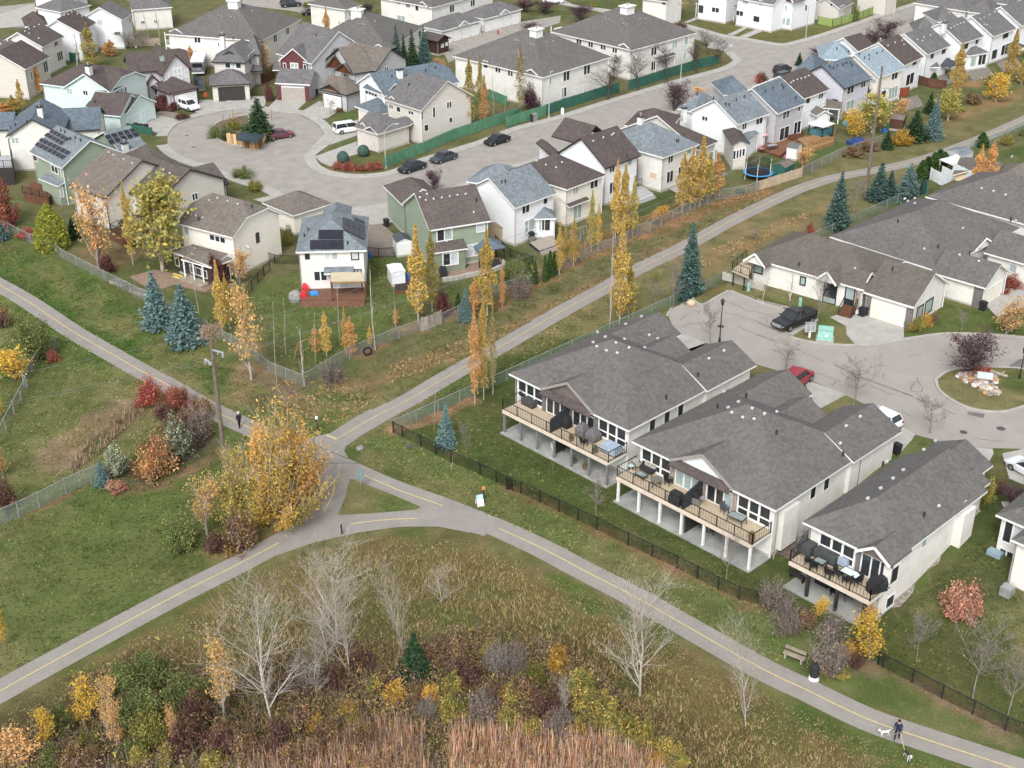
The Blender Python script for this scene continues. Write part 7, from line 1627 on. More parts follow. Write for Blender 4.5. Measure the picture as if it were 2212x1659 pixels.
#poles, lamps, signs
POLEW=mat('weathered_pole',vc('7d7168'),vc('625850'),3,.9,obj=True);LAMPP=mat('grey_lamp_post',vc('a9b0ae'),None,2,.5);INS=mat('insulator',vc('a6adb2'),None,3,.4)
def power_pole(label,base,top,nest,arms):
 c=at(base);h=tall(base,top);t=thing('power_pole',label,'power pole',c);MB().cyl(c,c+Vector((0,0,h)),.24,POLEW,.13,10).build('pole',t)
 tips=[]
 for z,sg,L in arms:
  a=c+Vector((0,0,h*z));d=Vector((sg*.72,-sg*.69,.18)).normalized()*L;MB().bar(a,a+d,.12,.12,INS).build('cross_arm',t);MB().cyl(a+d,a+d+Vector((0,0,-.45)),.09,INS,n=6).cyl(a+d*.55,a+d*.55+Vector((0,0,-.3)),.07,INS,n=6).build('insulator',t);tips.append(a+d+Vector((0,0,-.45)))
 if nest:
  r=np.random.default_rng(4);S=[]
  for k in range(260):a=r.uniform(0,6.28);q=np.array([math.cos(a)*r.uniform(.1,.75),math.sin(a)*r.uniform(.1,.75),h-.25+r.uniform(-.35,.35)]);d=r.normal(size=3)*.35;S.append((q-d,q+d,.02,.012))
  v,f=tubes(S);me=npmesh('nest',v,f,None,mat('nest_sticks',vc('b39f86'),vc('85735f'),5,.9));n=tag(link('osprey_nest',me,None,c),'big stick nest on top of the left power pole','nest')
 return tips
T1=power_pole('tall wooden power pole with a nest by the rust bush bed','X488,1015','X453,711',True,[(.94,-1,1.3),(.86,1,1.7),(.75,-1,1.3)])
T2=power_pole('tall wooden power pole beside the path at the upper right','X1869,428','X1907,143',False,[(.9,-1,1.5),(.84,1,1.5),(.72,-1,1.5)])
WIRE=mat('wire',(.2,.2,.2),None,2,.6)
for k,(a,b)in enumerate(zip(T1,T2)):
 for q0,q1,nm in((a,a+Vector((-150,-60,1)),'left side'),(a,b,'span between the two poles')):
  m=MB();n=14;pts=[q0 .lerp(q1,i/n)-Vector((0,0,2.4*4*(i/n)*(1-i/n)))for i in range(n+1)]
  for x,y in zip(pts[:-1],pts[1:]):m.bar(x,y,.016,.016,WIRE)
  tag(m.build('power_line'),f'thin power line, {["top", "middle", "lowest"][k]} arm of the nest pole, {nm}','wire')
def street_lamp(label,base,top,arms,group='grey street lamps'):
 c=at(base);h=tall(base,top);t=thing('street_lamp',label,'street lamp',c,group);up=Vector((0,0,1));MB().cyl(c,c+up*h,.1,LAMPP,.06,8).box(c,(.35,.35,.3),CONC).build('pole',t)
 for az,L in arms:
  d=Vector((math.cos(math.radians(az)),math.sin(math.radians(az)),0));m=MB();p=c+up*h
  for k in range(5):a0,a1=k/5,(k+1)/5;m.cyl(p+d*L*a0+up*(1.0*math.sin(a0*1.57)),p+d*L*a1+up*(1.0*math.sin(a1*1.57)),.045,LAMPP,n=6)
  o=m.build('arm',t);e=p+d*L+up*.95;MB().bar(e,e+d*.7,.26,.14,LAMPP).build('lamp_head',o)
street_lamp('double-armed street lamp on the cul-de-sac island','A2075,1110','A2063,890',[(178,2.6),(20,2.2)])
street_lamp('street lamp at the red hedge corner','B1100,1395','B1093,1090',[(20,1.6)])
street_lamp('street lamp at the colour change of the green fence','C350,985','C352,650',[(60,.5)])
street_lamp('street lamp behind the dark green fence of the bend townhouse','C1443,650','C1458,380',[(70,.8)])
street_lamp('street lamp on the lawn of the white corner house','D400,322','D430,60',[(-20,1.8)])
street_lamp('street lamp beside the round orange tree at the top','C1343,192','C1350,70',[(20,1.8)])
def court_lamp(label,base,top):
 c=at(base);h=tall(base,top)-.7;t=thing('lantern_post',label,'street lamp',c,'black lantern posts');up=Vector((0,0,1));MB().cyl(c,c+up*h,.07,BLACKM,.05,8).cyl(c,c+up*.6,.16,BLACKM,.09,8).build('pole',t)
 l=MB().cyl(c+up*h,c+up*(h+.45),.14,WSH,.2,6).build('lantern',t);MB().cyl(c+up*(h+.45),c+up*(h+.75),.27,BLACKM,.04,6).build('cap',l)
court_lamp('black lantern post by the bare tree on the court','G1765,1290','G1795,930');court_lamp('black lantern post on the court island at the right edge','H2172,1600','H2212,1330')
def post(label,p,h,m,cap,name='marker_post',cat='post',capm=None):
 c=at(p);t=thing(name,label,cat,c);MB().box(c,(.14,.14,h),m).build('post',t);cap and MB().box((c.x,c.y,c.z+h),(.24,.2,cap),capm or WHITE).build('cap',t);return t
post('dark marker post with a white top at the crossing','J533,460',1.5,DARKT,.25);post('dark marker post with an orange top beside the folding sign','J1912,1060',1.6,DARKT,.25,capm=mat('orange_cap',vc('d08a4a'),None,2,.7));post('short dark post on the lower path edge below the triangle','J734,1308',1.0,DARKT,0)
def sign(label,p,h,w,sh,m,yaw=0,name='path_sign'):
 c=at(p);t=thing(name,label,'sign',c);MB().cyl(c,c+Vector((0,0,h)),.04,STEEL,n=6).build('post',t);d=Vector((math.cos(math.radians(yaw)),math.sin(math.radians(yaw)),0))*w/2;b=c+Vector((0,-.06,h-sh));MB().hexa([b-d,b+d,b+d+Vector((0,.03,0)),b-d+Vector((0,.03,0))],[b-d+Vector((0,0,sh)),b+d+Vector((0,0,sh)),b+d+Vector((0,.03,sh)),b-d+Vector((0,.03,sh))],m).build('plate',t)
sign('grey-green rectangular sign seen from behind at the grass triangle tip','J893,942',2.3,.75,1.1,mat('sign_back',vc('7f8f8d'),None,2,.5));sign('small street sign plate at the bend','C1848,480',2.6,.7,.45,mat('sign_blue',vc('a9c3cc'),None,2,.5))
c=at('J1878,1062');t=thing('folding_sign','white folding board with a pale blue top beside the path','sign',c);a=YG+1.2
for s_ in(-1,1):
 d=Vector((math.cos(a),math.sin(a),0));n=Vector((-d.y,d.x,0))*s_;m=MB();p=c+n*.3
 for z0,z1,mt in((0,.62,WHITE),(.63,1.05,mat('pale_blue_print',vc('b5d3e0'),None,2,.6))):
  f=lambda z:[p-n*(z*.26)+d*k+n*e+Vector((0,0,z))for k,e in((-.32,0),(.32,0),(.32,.03),(-.32,.03))]
  m.hexa(f(z0),f(z1),mt)
 m.build('board',t)
#garden things
def thing_mb(name,label,cat,p,parts,group=None,z=None,rz=0):
 """parts: [(part name, MB filled round the origin)]"""
 loc=Vector(p)if not isinstance(p,str)else(at(p)if z is None else at(p,z=z));t=thing(name,label,cat,(0,0,0),group)
 for nm,m in parts:m.build(nm,t)
 t.location=loc;t.rotation_euler.z=rz;return t
def cover(label,p,sx,sy,sz,m,z,rz=YG,name='covered_grill',cat='grill',top=.78):
 return thing_mb(name,label,cat,p,[('cover',MB().box((0,0,0),(sx,sy,sz*.55),m,0,1.03).box((0,0,sz*.55),(sx*1.03,sy*1.03,sz*.45),m,0,top)),('hem',MB().box((0,0,-.0),(sx*1.04,sy*1.04,.08),BLACKM))],None,z,rz)
CHAR=mat('charcoal_cover',(.05,.052,.055),(.075,.077,.08),3,.85,obj=True);BLKC=mat('black_cover',(.02,.021,.023),(.035,.036,.038),3,.8,obj=True);GRYC=mat('grey_cover',vc('6f6c6e'),vc('5c595b'),3,.9,obj=True);BLUC=mat('pale_blue_cover',vc('a9b6c6'),vc('8d99ab'),2,.8,obj=True);CUSH=mat('patterned_cushion',vc('b5b0a6'),vc('6f6b66'),9,.9,obj=True);GLS=glassmat('table_glass',vc('8d9a98'),.1)
def chair(label,p,z,rz,m=BLACKM,seat=None,w=.55,group=None,name='patio_chair'):
 s=seat or m;L=[]
 for x in(-1,1):
  for y in(-1,1):L.append(('leg',MB().bar((x*w*.45,y*.24,0),(x*w*.42,y*.22,.44),.05,.05,m)))
 L+=[('seat',MB().box((0,0,.4),(w,.55,.09),s)),('backrest',MB().hexa([(-w/2,.22,.46),(w/2,.22,.46),(w/2,.3,.46),(-w/2,.3,.46)],[(-w/2,.34,.95),(w/2,.34,.95),(w/2,.4,.95),(-w/2,.4,.95)],s))]
 for x in(-1,1):L.append(('armrest',MB().bar((x*w*.5,-.25,.62),(x*w*.5,.32,.66),.06,.04,m).bar((x*w*.5,-.25,.0),(x*w*.5,-.25,.62),.04,.04,m)))
 return thing_mb(name,label,'chair',p,L,group,z,rz)
def table(label,p,z,rz,w,d,h=.72,top=GLS,m=BLACKM,round_=False):
 t=MB()
 if round_:t.cyl((0,0,h-.04),(0,0,h),w/2,top,n=16)
 else:t.box((0,0,h-.04),(w,d,.04),top)
 L=[('table_top',t)]
 if not round_:
  r=MB()
  for a,b in(((-1,-1),(1,-1)),((1,-1),(1,1)),((1,1),(-1,1)),((-1,1),(-1,-1))):r.bar((a[0]*w/2,a[1]*d/2,h-.02),(b[0]*w/2,b[1]*d/2,h-.02),.06,.06,m)
  L.append(('rim',r))
 for x in(-1,1):
  for y in(-1,1):k=.3 if round_ else.46;L.append(('leg',MB().bar((x*w*k*1.1,y*d*k*1.1,0),(x*w*k*.9,y*d*k*.9,h-.04),.05,.05,m)))
 return thing_mb('patio_table',label,'table',p,L,None,z,rz)
def grill(label,p,z,rz,base=None):
 L=[('firebox',MB().box((0,0,.75),(.75,.55,.22),BLACKM)),('lid',MB().box((0,0,.97),(.75,.55,.3),BLACKM,0,.8)),('cabinet',MB().box((0,0,.12),(.7,.5,.62),mat('grill_steel',vc('8d9092'),None,3,.4,metal=.5)))]
 for x in(-1,1):L.append(('side_shelf',MB().box((x*.6,0,.88),(.42,.45,.05),STEEL)))
 for x in(-1,1):
  for y in(-1,1):L.append(('wheel',MB().cyl((x*.3,y*.22-.03,.07),(x*.3,y*.22+.03,.07),.07,TYRE,n=8)))
 return thing_mb('grill',label,'grill',p,L,None,z,rz)
def bin_(label,p,m=None,z=None,rz=.6,group='wheeled bins'):
 m=m or mat('bin_black',(.025,.027,.03),None,3,.6)
 return thing_mb('wheeled_bin',label,'bin',p,[('body',MB().hexa([(-.24,-.28,.05),(.24,-.28,.05),(.24,.28,.05),(-.24,.28,.05)],[(-.3,-.36,1.0),(.3,-.36,1.0),(.3,.36,1.0),(-.3,.36,1.0)],m)),('lid',MB().hexa([(-.32,-.4,1.0),(.32,-.4,1.0),(.32,.38,1.0),(-.32,.38,1.0)],[(-.28,-.34,1.1),(.28,-.34,1.1),(.28,.34,1.1),(-.28,.34,1.1)],m)),('handle',MB().bar((-.28,.42,.98),(.28,.42,.98),.05,.05,m)),('wheel',MB().cyl((-.3,.3,.12),(-.24,.3,.12),.12,TYRE,n=8)),('wheel',MB().cyl((.24,.3,.12),(.3,.3,.12),.12,TYRE,n=8))],group,z,rz)
def pot(label,p,z,r=.25,leaf=None,h=.4):
 L=[('pot',MB().cyl((0,0,0),(0,0,h),r*.75,mat('pot_clay',vc('6f5a50'),None,3,.8),r,10))]
 t=thing_mb('planter_pot',label,'planter',p,L,None,z)
 rr=np.random.default_rng(len(label));c=rr.normal(0,r*.5,(120,3))+[0,0,h+r*.5];v,f,cc=cards(rr,c,.07,leaf or GREENL);link('potted_plant',npmesh('potted_plant',v,f,cc,LEAF),t);return t
DZ_=2.705
cover('charcoal box cover at the left end of the first deck','K192,235',1.5,.9,.65,CHAR,DZ_,name='covered_fire_table',cat='table',top=.98)
cover('black covered grill at the privacy screen of the first deck','K472,405',1.5,.75,1.2,BLKC,DZ_)
cover('grey covered round chair on the first deck, left of the pair','K628,480',1.05,1.0,1.15,GRYC,DZ_,name='covered_chair',cat='chair',top=.6);cover('grey covered round chair on the first deck, right of the pair','K718,520',1.15,1.05,1.1,GRYC,DZ_,name='covered_chair',cat='chair',top=.6)
cover('pale blue covered table at the right end of the first deck','K868,625',1.7,1.1,.8,BLUC,DZ_,name='covered_table',cat='table',top=.96)
pot('potted plant on the first deck rail beside the covers','K535,530',DZ_);pot('potted plant on the first deck rail left of the blue cover','K735,630',DZ_);pot('clay pot on the patio under the first deck, left','K555,712',.13,.3);pot('clay pot on the patio under the first deck, right','K655,765',.13,.35)
chair('small black chair by the rail of the first deck','K640,570',DZ_,2.2);chair('white plastic chair under the first deck','K405,618',.13,1.0,WHITE);table('dark low table under the first deck','K450,590',.13,YG,1.4,.8,.6,DARKT)
chair('cushioned armchair at the left end of the middle deck','K1082,765',DZ_,.5,BLACKM,CUSH,.7);thing_mb('patio_sofa','two-seat patterned sofa on the middle deck','sofa','K1168,800',[('seat',MB().box((0,0,.3),(1.35,.65,.16),BLKC)),('backrest',MB().hexa([(-.67,.3,.4),(.67,.3,.4),(.67,.42,.4),(-.67,.42,.4)],[(-.67,.42,.95),(.67,.42,.95),(.67,.5,.95),(-.67,.5,.95)],CUSH)),('armrest',MB().bar((-.7,-.3,.6),(-.7,.4,.62),.07,.05,BLACKM)),('armrest',MB().bar((.7,-.3,.6),(.7,.4,.62),.07,.05,BLACKM)),('leg',MB().box((-.65,-.28,0),(.05,.05,.6),BLACKM)),('leg',MB().box((.65,-.28,0),(.05,.05,.6),BLACKM))],None,DZ_,YG)
table('glass coffee table on the middle deck','K1115,840',DZ_,YG,1.05,.65,.42);table('round mesh table on the middle deck','K1238,905',DZ_,0,1.1,1.1,.72,mat('table_mesh',vc('6f6c66'),None,4,.7),round_=True);table('small mint round side table on the middle deck','K1030,770',DZ_,0,.55,.55,.45,mat('mint_top',vc('b5cdc6'),None,2,.6),round_=True)
chair('black plastic chair left of the patio doors on the middle deck','K1340,895',DZ_,.9,BLACKM);cover('black covered box left of the privacy screen on the middle deck','K1405,1050',1.2,.75,1.15,BLKC,DZ_);grill('large black and steel grill right of the privacy screen on the middle deck','K1570,1060',DZ_,YG+.2)
chair('dark grey plastic chair on the right half of the middle deck','K1805,1130',DZ_,.6,mat('grey_plastic',vc('4d5258'),None,3,.6));table('rectangular glass table on the right half of the middle deck','K1905,1215',DZ_,YG+.1,1.5,.85);pot('tall black planter at the right corner of the middle deck','K2025,1380',DZ_,.28,None,.8)
table('dark bistro table under the middle deck','K1680,1275',.13,0,.8,.8,.7,DARKT,round_=True);chair('dark wicker chair under the middle deck, left','K1620,1245',.13,1.4);chair('dark wicker chair under the middle deck, right','K1720,1300',.13,-1.2)
cover('charcoal covered corner seat on the right deck','L410,1455',1.25,1.0,.95,CHAR,DZ_,name='covered_sofa',cat='sofa',top=.97);cover('charcoal covered long sofa on the right deck','L572,1520',1.95,.8,.85,CHAR,DZ_,name='covered_sofa',cat='sofa',top=.97);cover('pale blue covered chair on the right deck','L720,1560',.95,.85,.75,BLUC,DZ_,name='covered_chair',cat='chair',top=.9)
chair('black wicker chair at the left rail of the right deck','L425,1560',DZ_,2.6);chair('black wicker chair by the glass table of the right deck','L470,1600',DZ_,2.9);table('low glass table on the right deck','L518,1565',DZ_,YG,.9,.7,.45)
table('white-topped dining table on the right deck','P765,100',DZ_,YG,1.5,.85,.74,mat('pale_table_top',vc('d3dde0'),None,2,.4));chair('dark dining chair on the right deck, left end','P592,70',DZ_,1.0);chair('dark dining chair on the right deck, behind the table','P668,75',DZ_,.7);chair('dark dining chair on the right deck, front of the table','P740,130',DZ_,3.6);chair('dark dining chair on the right deck, right end','P828,135',DZ_,-1.0)
cover('black covered grill at the right end of the right deck','P988,185',1.5,.75,1.2,BLKC,DZ_,YG+1.2)
table('dark table under the right deck','P690,235',.13,YG,1.3,.8,.7,DARKT);chair('dark chair under the right deck, left','P632,225',.13,1.2);chair('dark chair under the right deck, right','P790,250',.13,-1.2);cover('black box under the right deck','P540,135',1.2,.5,.45,BLKC,.13,name='storage_box',cat='box',top=.98)
thing_mb('patio_bench','dark bench at the left edge of the right patio','bench','P330,95',[('seat',MB().box((0,0,.4),(1.4,.45,.07),DARKT)),('backrest',MB().box((0,.22,.47),(1.4,.06,.45),DARKT)),('leg',MB().box((-.6,0,0),(.08,.4,.4),DARKT)),('leg',MB().box((.6,0,0),(.08,.4,.4),DARKT))],None,.13,2.3)
cover('grey storage tub at the right patio corner','P1032,325',.7,.5,.35,GRYC,.13,name='storage_tub',cat='box',top=.95)
for p,l in(('H868,1075','left of two dark bins by the stairs column'),('H905,1065','right of two dark bins by the stairs column'),('H1868,1025','black bin at the grey stone garage corner'),('L1152,640','black bin beside the middle bungalow garage'),('B520,790','dark bin beside the taupe garage'),('B880,1180','dark bin at the beige garage door'),('F1105,330','dark bin at the side of the sage green house')):bin_(l,p)
for k,p in enumerate(('A1132,1075','A1173,1082','A1217,1085')):bin_(['left','middle','right'][k]+' one of three black bins behind the low green fence',p)
pot('black pot at the cream garage corner','H1232,1165',None,.35,BRNL,.6)
thing_mb('mailbox_cluster','pale grey community mailbox on a post by the pickup','mailbox','H430,1250',[('post',MB().box((0,0,0),(.22,.22,.75),WHITE)),('cabinet',MB().box((0,0,.75),(1.05,.45,.9),mat('mail_grey',vc('c9d3d8'),None,2,.5))),('roof',MB().box((0,0,1.65),(1.15,.55,.08),STEEL)),('door',MB().box((-.25,-.235,.85),(.42,.02,.7),STEEL)),('door',MB().box((.25,-.235,.85),(.42,.02,.7),STEEL))],None,None,.1)
thing_mb('transformer_box','mint green utility transformer on the court lawn','utility box','H560,1265',[('pad',MB().box((0,0,0),(1.9,1.6,.12),CONC)),('cabinet',MB().hexa([(-.8,-.6,.12),(.8,-.6,.12),(.8,.65,.12),(-.8,.65,.12)],[(-.8,-.35,1.15),(.8,-.35,1.15),(.8,.65,1.3),(-.8,.65,1.3)],mat('mint_enamel',vc('8cbdb0'),vc('7dada0'),2,.5))),('label_plate',MB().box((.1,-.56,.5),(.3,.06,.3),WHITE)),('hinge',MB().bar((-.8,-.35,1.16),(.8,-.35,1.16),.05,.05,STEEL))],None,None,-.25)
for p,l in(('G2003,865','mint cable pedestal by the stone strip at the bungalow corner'),('H352,990','mint cable pedestal beside the pickup')):thing_mb('cable_pedestal',l,'utility box',p,[('body',MB().box((0,0,0),(.32,.28,.9),MATS['mint_enamel'],0,.95)),('cap',MB().box((0,0,.9),(.36,.32,.12),MATS['mint_enamel'],0,.7))])
thing_mb('cable_box','dark and grey utility cabinet before the light green fence','utility box','C228,1010',[('cabinet',MB().box((0,0,.1),(1.0,.6,1.3),mat('cabinet_grey',vc('8a8d8d'),None,2,.6))),('side_panel',MB().box((-.62,0,.1),(.2,.6,1.3),DARKT)),('plinth',MB().box((.1,0,0),(1.6,.8,.1),CONC))],None,None,.8)
thing_mb('cable_pedestal','white pedestal before the dark green fence','utility box','C462,950',[('body',MB().box((0,0,0),(.5,.45,.95),WHITE)),('cap',MB().box((0,0,.95),(.5,.45,.2),mat('mint_cap',vc('b9d0c8'),None,2,.6),0,.7))])
thing_mb('fire_hydrant','red fire hydrant at the parking court','hydrant','B2030,285',[('barrel',MB().cyl((0,0,0),(0,0,.75),.16,mat('hydrant_red',vc('a8323a'),None,3,.5),.14)),('bonnet',MB().cyl((0,0,.75),(0,0,.95),.2,MATS['hydrant_red'],.05)),('nozzle',MB().cyl((-.28,0,.55),(.28,0,.55),.07,MATS['hydrant_red']))])
thing_mb('boulder','pale sandstone boulder at the court kerb corner','boulder','G1530,985',[('rock',MB().ball((0,0,.3),.55,mat('sandstone',vc('cbb89a'),vc('ad9a7e'),3,.9),8,5,.75))])
thing_mb('boulder','grey flat rock in the grass at the path bend','boulder','J885,600',[('rock',MB().ball((0,0,.1),.42,mat('grey_rock',vc('9a9a96'),vc('75766f'),3,.9),8,5,.5))]);thing_mb('boulder','large grey boulder beside the red-brown deck','boulder','F350,950',[('rock',MB().ball((0,0,.5),.85,MATS['grey_rock'],8,6,1.1))])
thing_mb('path_bench','weathered wooden bench at the lower path','bench','P300,765',[('slat',MB().bar((-.85,-.15,.45),(.85,-.15,.45),.13,.05,GREYW)),('slat',MB().bar((-.85,.02,.45),(.85,.02,.45),.13,.05,GREYW)),('slat',MB().bar((-.85,.19,.45),(.85,.19,.45),.13,.05,GREYW)),('backrest',MB().bar((-.85,.3,.78),(.85,.3,.78),.05,.3,GREYW)),('leg',MB().box((-.65,.05,0),(.1,.5,.45),CONC)),('leg',MB().box((.65,.05,0),(.1,.5,.45),CONC))],None,None,-.6)
thing_mb('litter_bin','black litter bin with a white bag at the lower path','bin','P468,920',[('body',MB().cyl((0,0,.15),(0,0,1.05),.34,BLKC,.32,10)),('bag',MB().cyl((0,0,.0),(0,0,.3),.42,WHITE,.36,10)),('hood',MB().cyl((0,.1,1.05),(0,.1,1.35),.34,BLKC,.2,10))])
r=np.random.default_rng(31);RK=[mat(f'garden_stone_{i}',vc(h),None,4,.9)for i,h in enumerate(('c9bfb4','b5a394','8f8680','c4a070','d8d2ca','a07c6a','b3a5a8'))]
gp=[Vector(p)for p in xy('H1640,1570 H1700,1545 H1800,1560 H1960,1560 L1990,40 L2010,150 L1970,195 L1890,160 L1800,100 L1700,50 L1640,5')]
bx=[min(p.x for p in gp),max(p.x for p in gp),min(p.y for p in gp),max(p.y for p in gp)];ga=[tuple(p)for p in gp];rg=thing('rock_garden','rock garden of mixed boulders round a pale plaque on the court island','rock garden',(gp[0].x,gp[0].y,PLAT+.12));k=0
while k<120:
 x,y=r.uniform(bx[0],bx[1]),r.uniform(bx[2],bx[3])
 if pdist(np.array([x]),np.array([y]),ga)[0]<.1:continue
 m=MB().ball((x,y,PLAT+.16),r.uniform(.16,.42),RK[r.integers(0,7)],6,4,r.uniform(.5,.85))
 m.v=[(a+r.normal()*.03,b+r.normal()*.03,c+r.normal()*.02)for a,b,c in m.v];m.build('stone',rg);k+=1
thing_mb('plaque_stone','pale blue-grey slab plaque among the island boulders','plaque',at('H1880,1620')+Vector((0,0,.5)),[('slab',MB().hexa([(-.75,-.4,0),(.75,-.4,0),(.75,.5,.25),(-.75,.5,.25)],[(-.75,-.45,.14),(.75,-.45,.14),(.75,.45,.4),(-.75,.45,.4)],mat('slab_pale',vc('c0ccc8'),None,2,.5))),('edge',MB().bar((-.75,-.44,.08),(.75,-.44,.08),.06,.12,CONCV))],None,None,-.3)
thing_mb('log','pale driftwood log on the court island','log',at('H2000,1575')+Vector((0,0,.3)),[('trunk',MB().cyl((-.9,0,0),(.9,0,0),.22,GREYW,.17,9)),('branch_stub',MB().cyl((.2,0,.1),(.5,.25,.4),.08,GREYW,.05,6))],None,None,-.7)
def gabled_hut(name,label,cat,A,B,D,ze,wall,roof,pitch=.4,door=None,ridge='x',trim=None,group=None):
 h=House(name,label,A,0,cat,group,wall,roof,trim or wall);h.block(A,B,D,ze,(0,0),ridge,pitch,oh=.08,t=.06)
 if door:h.win(*door,2,1,WHITE,WHITE,name='door',fw=.05)
 return h
PLAS=mat('white_plastic',vc('e4e8ec'),None,1,.4);DKRF=mat('dark_metal_roof',vc('4d5258'),vc('42474c'),1,.5)
gabled_hut('garden_shed','white garden shed with a dark ridged roof beside the green house','shed','F1185,468','F1325,452',2.6,2.0,PLAS,DKRF,.4,('F1205,485','F1310,555'),'y')
gabled_hut('garden_shed','white lean-roofed garden shed on the lawn beside the dark raised bed','shed','F1142,715','F1265,700',2.6,1.9,PLAS,PLAS,.12,None,'y')
gabled_hut('garden_shed','tan garden shed against the white blue-roofed house','shed','F2048,352','F2100,325',2.6,2.0,mat('tan_shed',vc('b8a88e'),None,1,.7),mat('tan_shed_roof',hc('9a8a76'),None,1,.8),.3,None,'x')
gabled_hut('playhouse','little playhouse with white doors and grey roof','playhouse','D240,1225','D335,1240',2.4,1.9,WWHITE,S_GREY,.5,('D250,1240','D265,1275'),'x');gabled_hut('garden_shed','teal-green shed with a grey roof behind the tan boards','shed','D125,1370','D235,1395',3,1.9,mat('teal_shed',vc('2f6058'),None,1,.7),S_TAN,.4,None,'y')
gabled_hut('garden_shed','weathered brown shed in the greenway row','shed','D1100,985','D1215,1000',2.8,1.9,mat('dk_brown_shed',vc('5c4038'),None,2,.8),S_TAN,.4,None,'x');gabled_hut('garden_shed','small grey shed beside the open garage house','shed','A1640,670','A1700,660',2.2,1.9,mat('slate_shed',vc('7d8a94'),None,1,.7),S_BLUE,.5,None,'y')
gabled_hut('garden_shed','blue-grey roofed shed by the hip-roofed arbour','shed','D1690,1290','D1800,1260',3,2.0,GREYS,S_MIXB,.35,None,'x')
thing_mb('raised_bed','brown framed raised bed of soil beside the tall poplars','planter','F1250,850',[('soil',MB().box((0,0,0),(1.9,2.6,.32),mat('dark_soil',(.05,.04,.032),None,3,.95))),('board',MB().box((0,-1.35,0),(2.1,.09,.4),WOODB)),('board',MB().box((0,1.35,0),(2.1,.09,.4),WOODB)),('board',MB().box((-1.0,0,0),(.09,2.7,.4),WOODB)),('board',MB().box((1.0,0,0),(.09,2.7,.4),WOODB))],None,None,.1)
for p,l in(('E985,805','upper grey raised bed at the chain link fence'),('E1150,880','lower grey raised bed at the chain link fence')):thing_mb('raised_bed',l,'planter',p,[('soil',MB().box((0,0,0),(1.9,.95,.3),mat('grey_soil',vc('6d6a68'),None,3,.9))),('frame',MB().box((0,-.5,0),(2.0,.08,.36),GREYW).box((0,.5,0),(2.0,.08,.36),GREYW).box((-1,0,0),(.08,1.0,.36),GREYW).box((1,0,0),(.08,1.0,.36),GREYW))],None,None,-.55)
def gazebo(label,p,w,d,h,m,rz,postm=BLACKM,name='gazebo'):
 L=[('canopy',MB().hexa([(-w/2,-d/2,h),(w/2,-d/2,h),(w/2,d/2,h),(-w/2,d/2,h)],[(-.25,-.25,h+.7),(.25,-.25,h+.7),(.25,.25,h+.7),(-.25,.25,h+.7)],m).hexa([(-w/2,-d/2,h-.15),(w/2,-d/2,h-.15),(w/2,d/2,h-.15),(-w/2,d/2,h-.15)],[(-w/2,-d/2,h),(w/2,-d/2,h),(w/2,d/2,h),(-w/2,d/2,h)],m)),('vent_cap',MB().box((0,0,h+.72),(.7,.7,.18),m,0,.5))]
 for x in(-1,1):
  for y in(-1,1):L.append(('post',MB().box((x*(w/2-.12),y*(d/2-.12),0),(.12,.12,h),postm)))
 return thing_mb(name,label,'gazebo',p,L,None,None,rz)
GZ=mat('dark_canopy',vc('4a4f57'),vc('3d4249'),1,.8);GZB=mat('slate_canopy',vc('5c6a78'),None,1,.8)
gazebo('dark canopied gazebo over the patio of the sage green house','F1945,625',3.6,3.0,2.3,GZB,.4);gazebo('dark gazebo at the left edge behind the slate-blue roof','A75,760',4,3.4,2.3,GZ,.3);gazebo('dark gazebo behind the white greenway house','D1560,625',4.0,3.4,2.3,GZ,.8);gazebo('dark gazebo by the glass-railed deck at the right edge','D2110,480',4.0,3.2,2.3,GZ,.8)
gazebo('white corrugated roofed arbour behind the white vinyl fence','D1625,1440',3.2,3.2,2.0,PLAS,.5,WHITE,'arbour')
def deck(label,pts,z,m,rim,steps=None,rail=None,name='garden_deck'):
 q=[at(p,z=z)for p in pts.split()];c=sum(q,Vector())/len(q);t=thing(name,label,'deck',(c.x,c.y,0));a,b,c_,d=q
 n=max(3,int((d-a).length/.3));n=min(n,14)
 for k in range(n):
  f=lambda u,v:(a*(1-u)+b*u)*(1-v)+(d*(1-u)+c_*u)*v
  e=.04;p=[f(0,(k+e)/n),f(1,(k+e)/n),f(1,(k+1-e)/n),f(0,(k+1-e)/n)];MB().hexa([x-Vector((0,0,.06))for x in p],p,m).build('plank',t)
 dn=Vector((0,0,.07));MB().hexa([Vector((x.x,x.y,0))for x in q],[x-dn for x in q],rim).build('skirt',t)
 if steps:
  e=(b-a).normalized();nn=Vector((e.y,-e.x,0))
  for k in range(steps):p0=a+nn*.02;p1=b+nn*.02;zz=z*(steps-k)/(steps+1);o=nn*(.3*(k+1));MB().hexa([Vector((x.x,x.y,0))for x in(p0+o,p1+o,p1+o-nn*.3,p0+o-nn*.3)],[Vector((x.x,x.y,zz))for x in(p0+o,p1+o,p1+o-nn*.3,p0+o-nn*.3)],m).build('step',t)
 if rail:railing(t,[q[i]for i in rail],1.0,1.6)
 return t
RDK=mat('red_brown_deck',hc('96705e'),hc('84604f'),2,.8)
deck('red-brown composite deck behind the black solar house','F388,935 F925,932 F920,820 F400,825',.55,RDK,mat('red_brown_skirt',vc('6f4a3e'),None,2,.8),3)
c=at('F640,960');pg=thing('pergola','wooden pergola with a cream canopy on the red-brown deck','pergola',(c.x,c.y,.55))
q=[at(p,z=2.9)for p in('F645,790','F925,785','F895,712','F645,712')];MB().hexa([x for x in q],[x+Vector((0,0,.06))for x in q],mat('cream_canopy',hc('ece0c4'),hc('dccfb0'),1,.9)).build('canopy',pg)
for a,b in((0,1),(1,2),(2,3),(3,0)):MB().bar(q[a]-Vector((0,0,.1)),q[b]-Vector((0,0,.1)),.1,.18,WOODT).build('beam',pg)
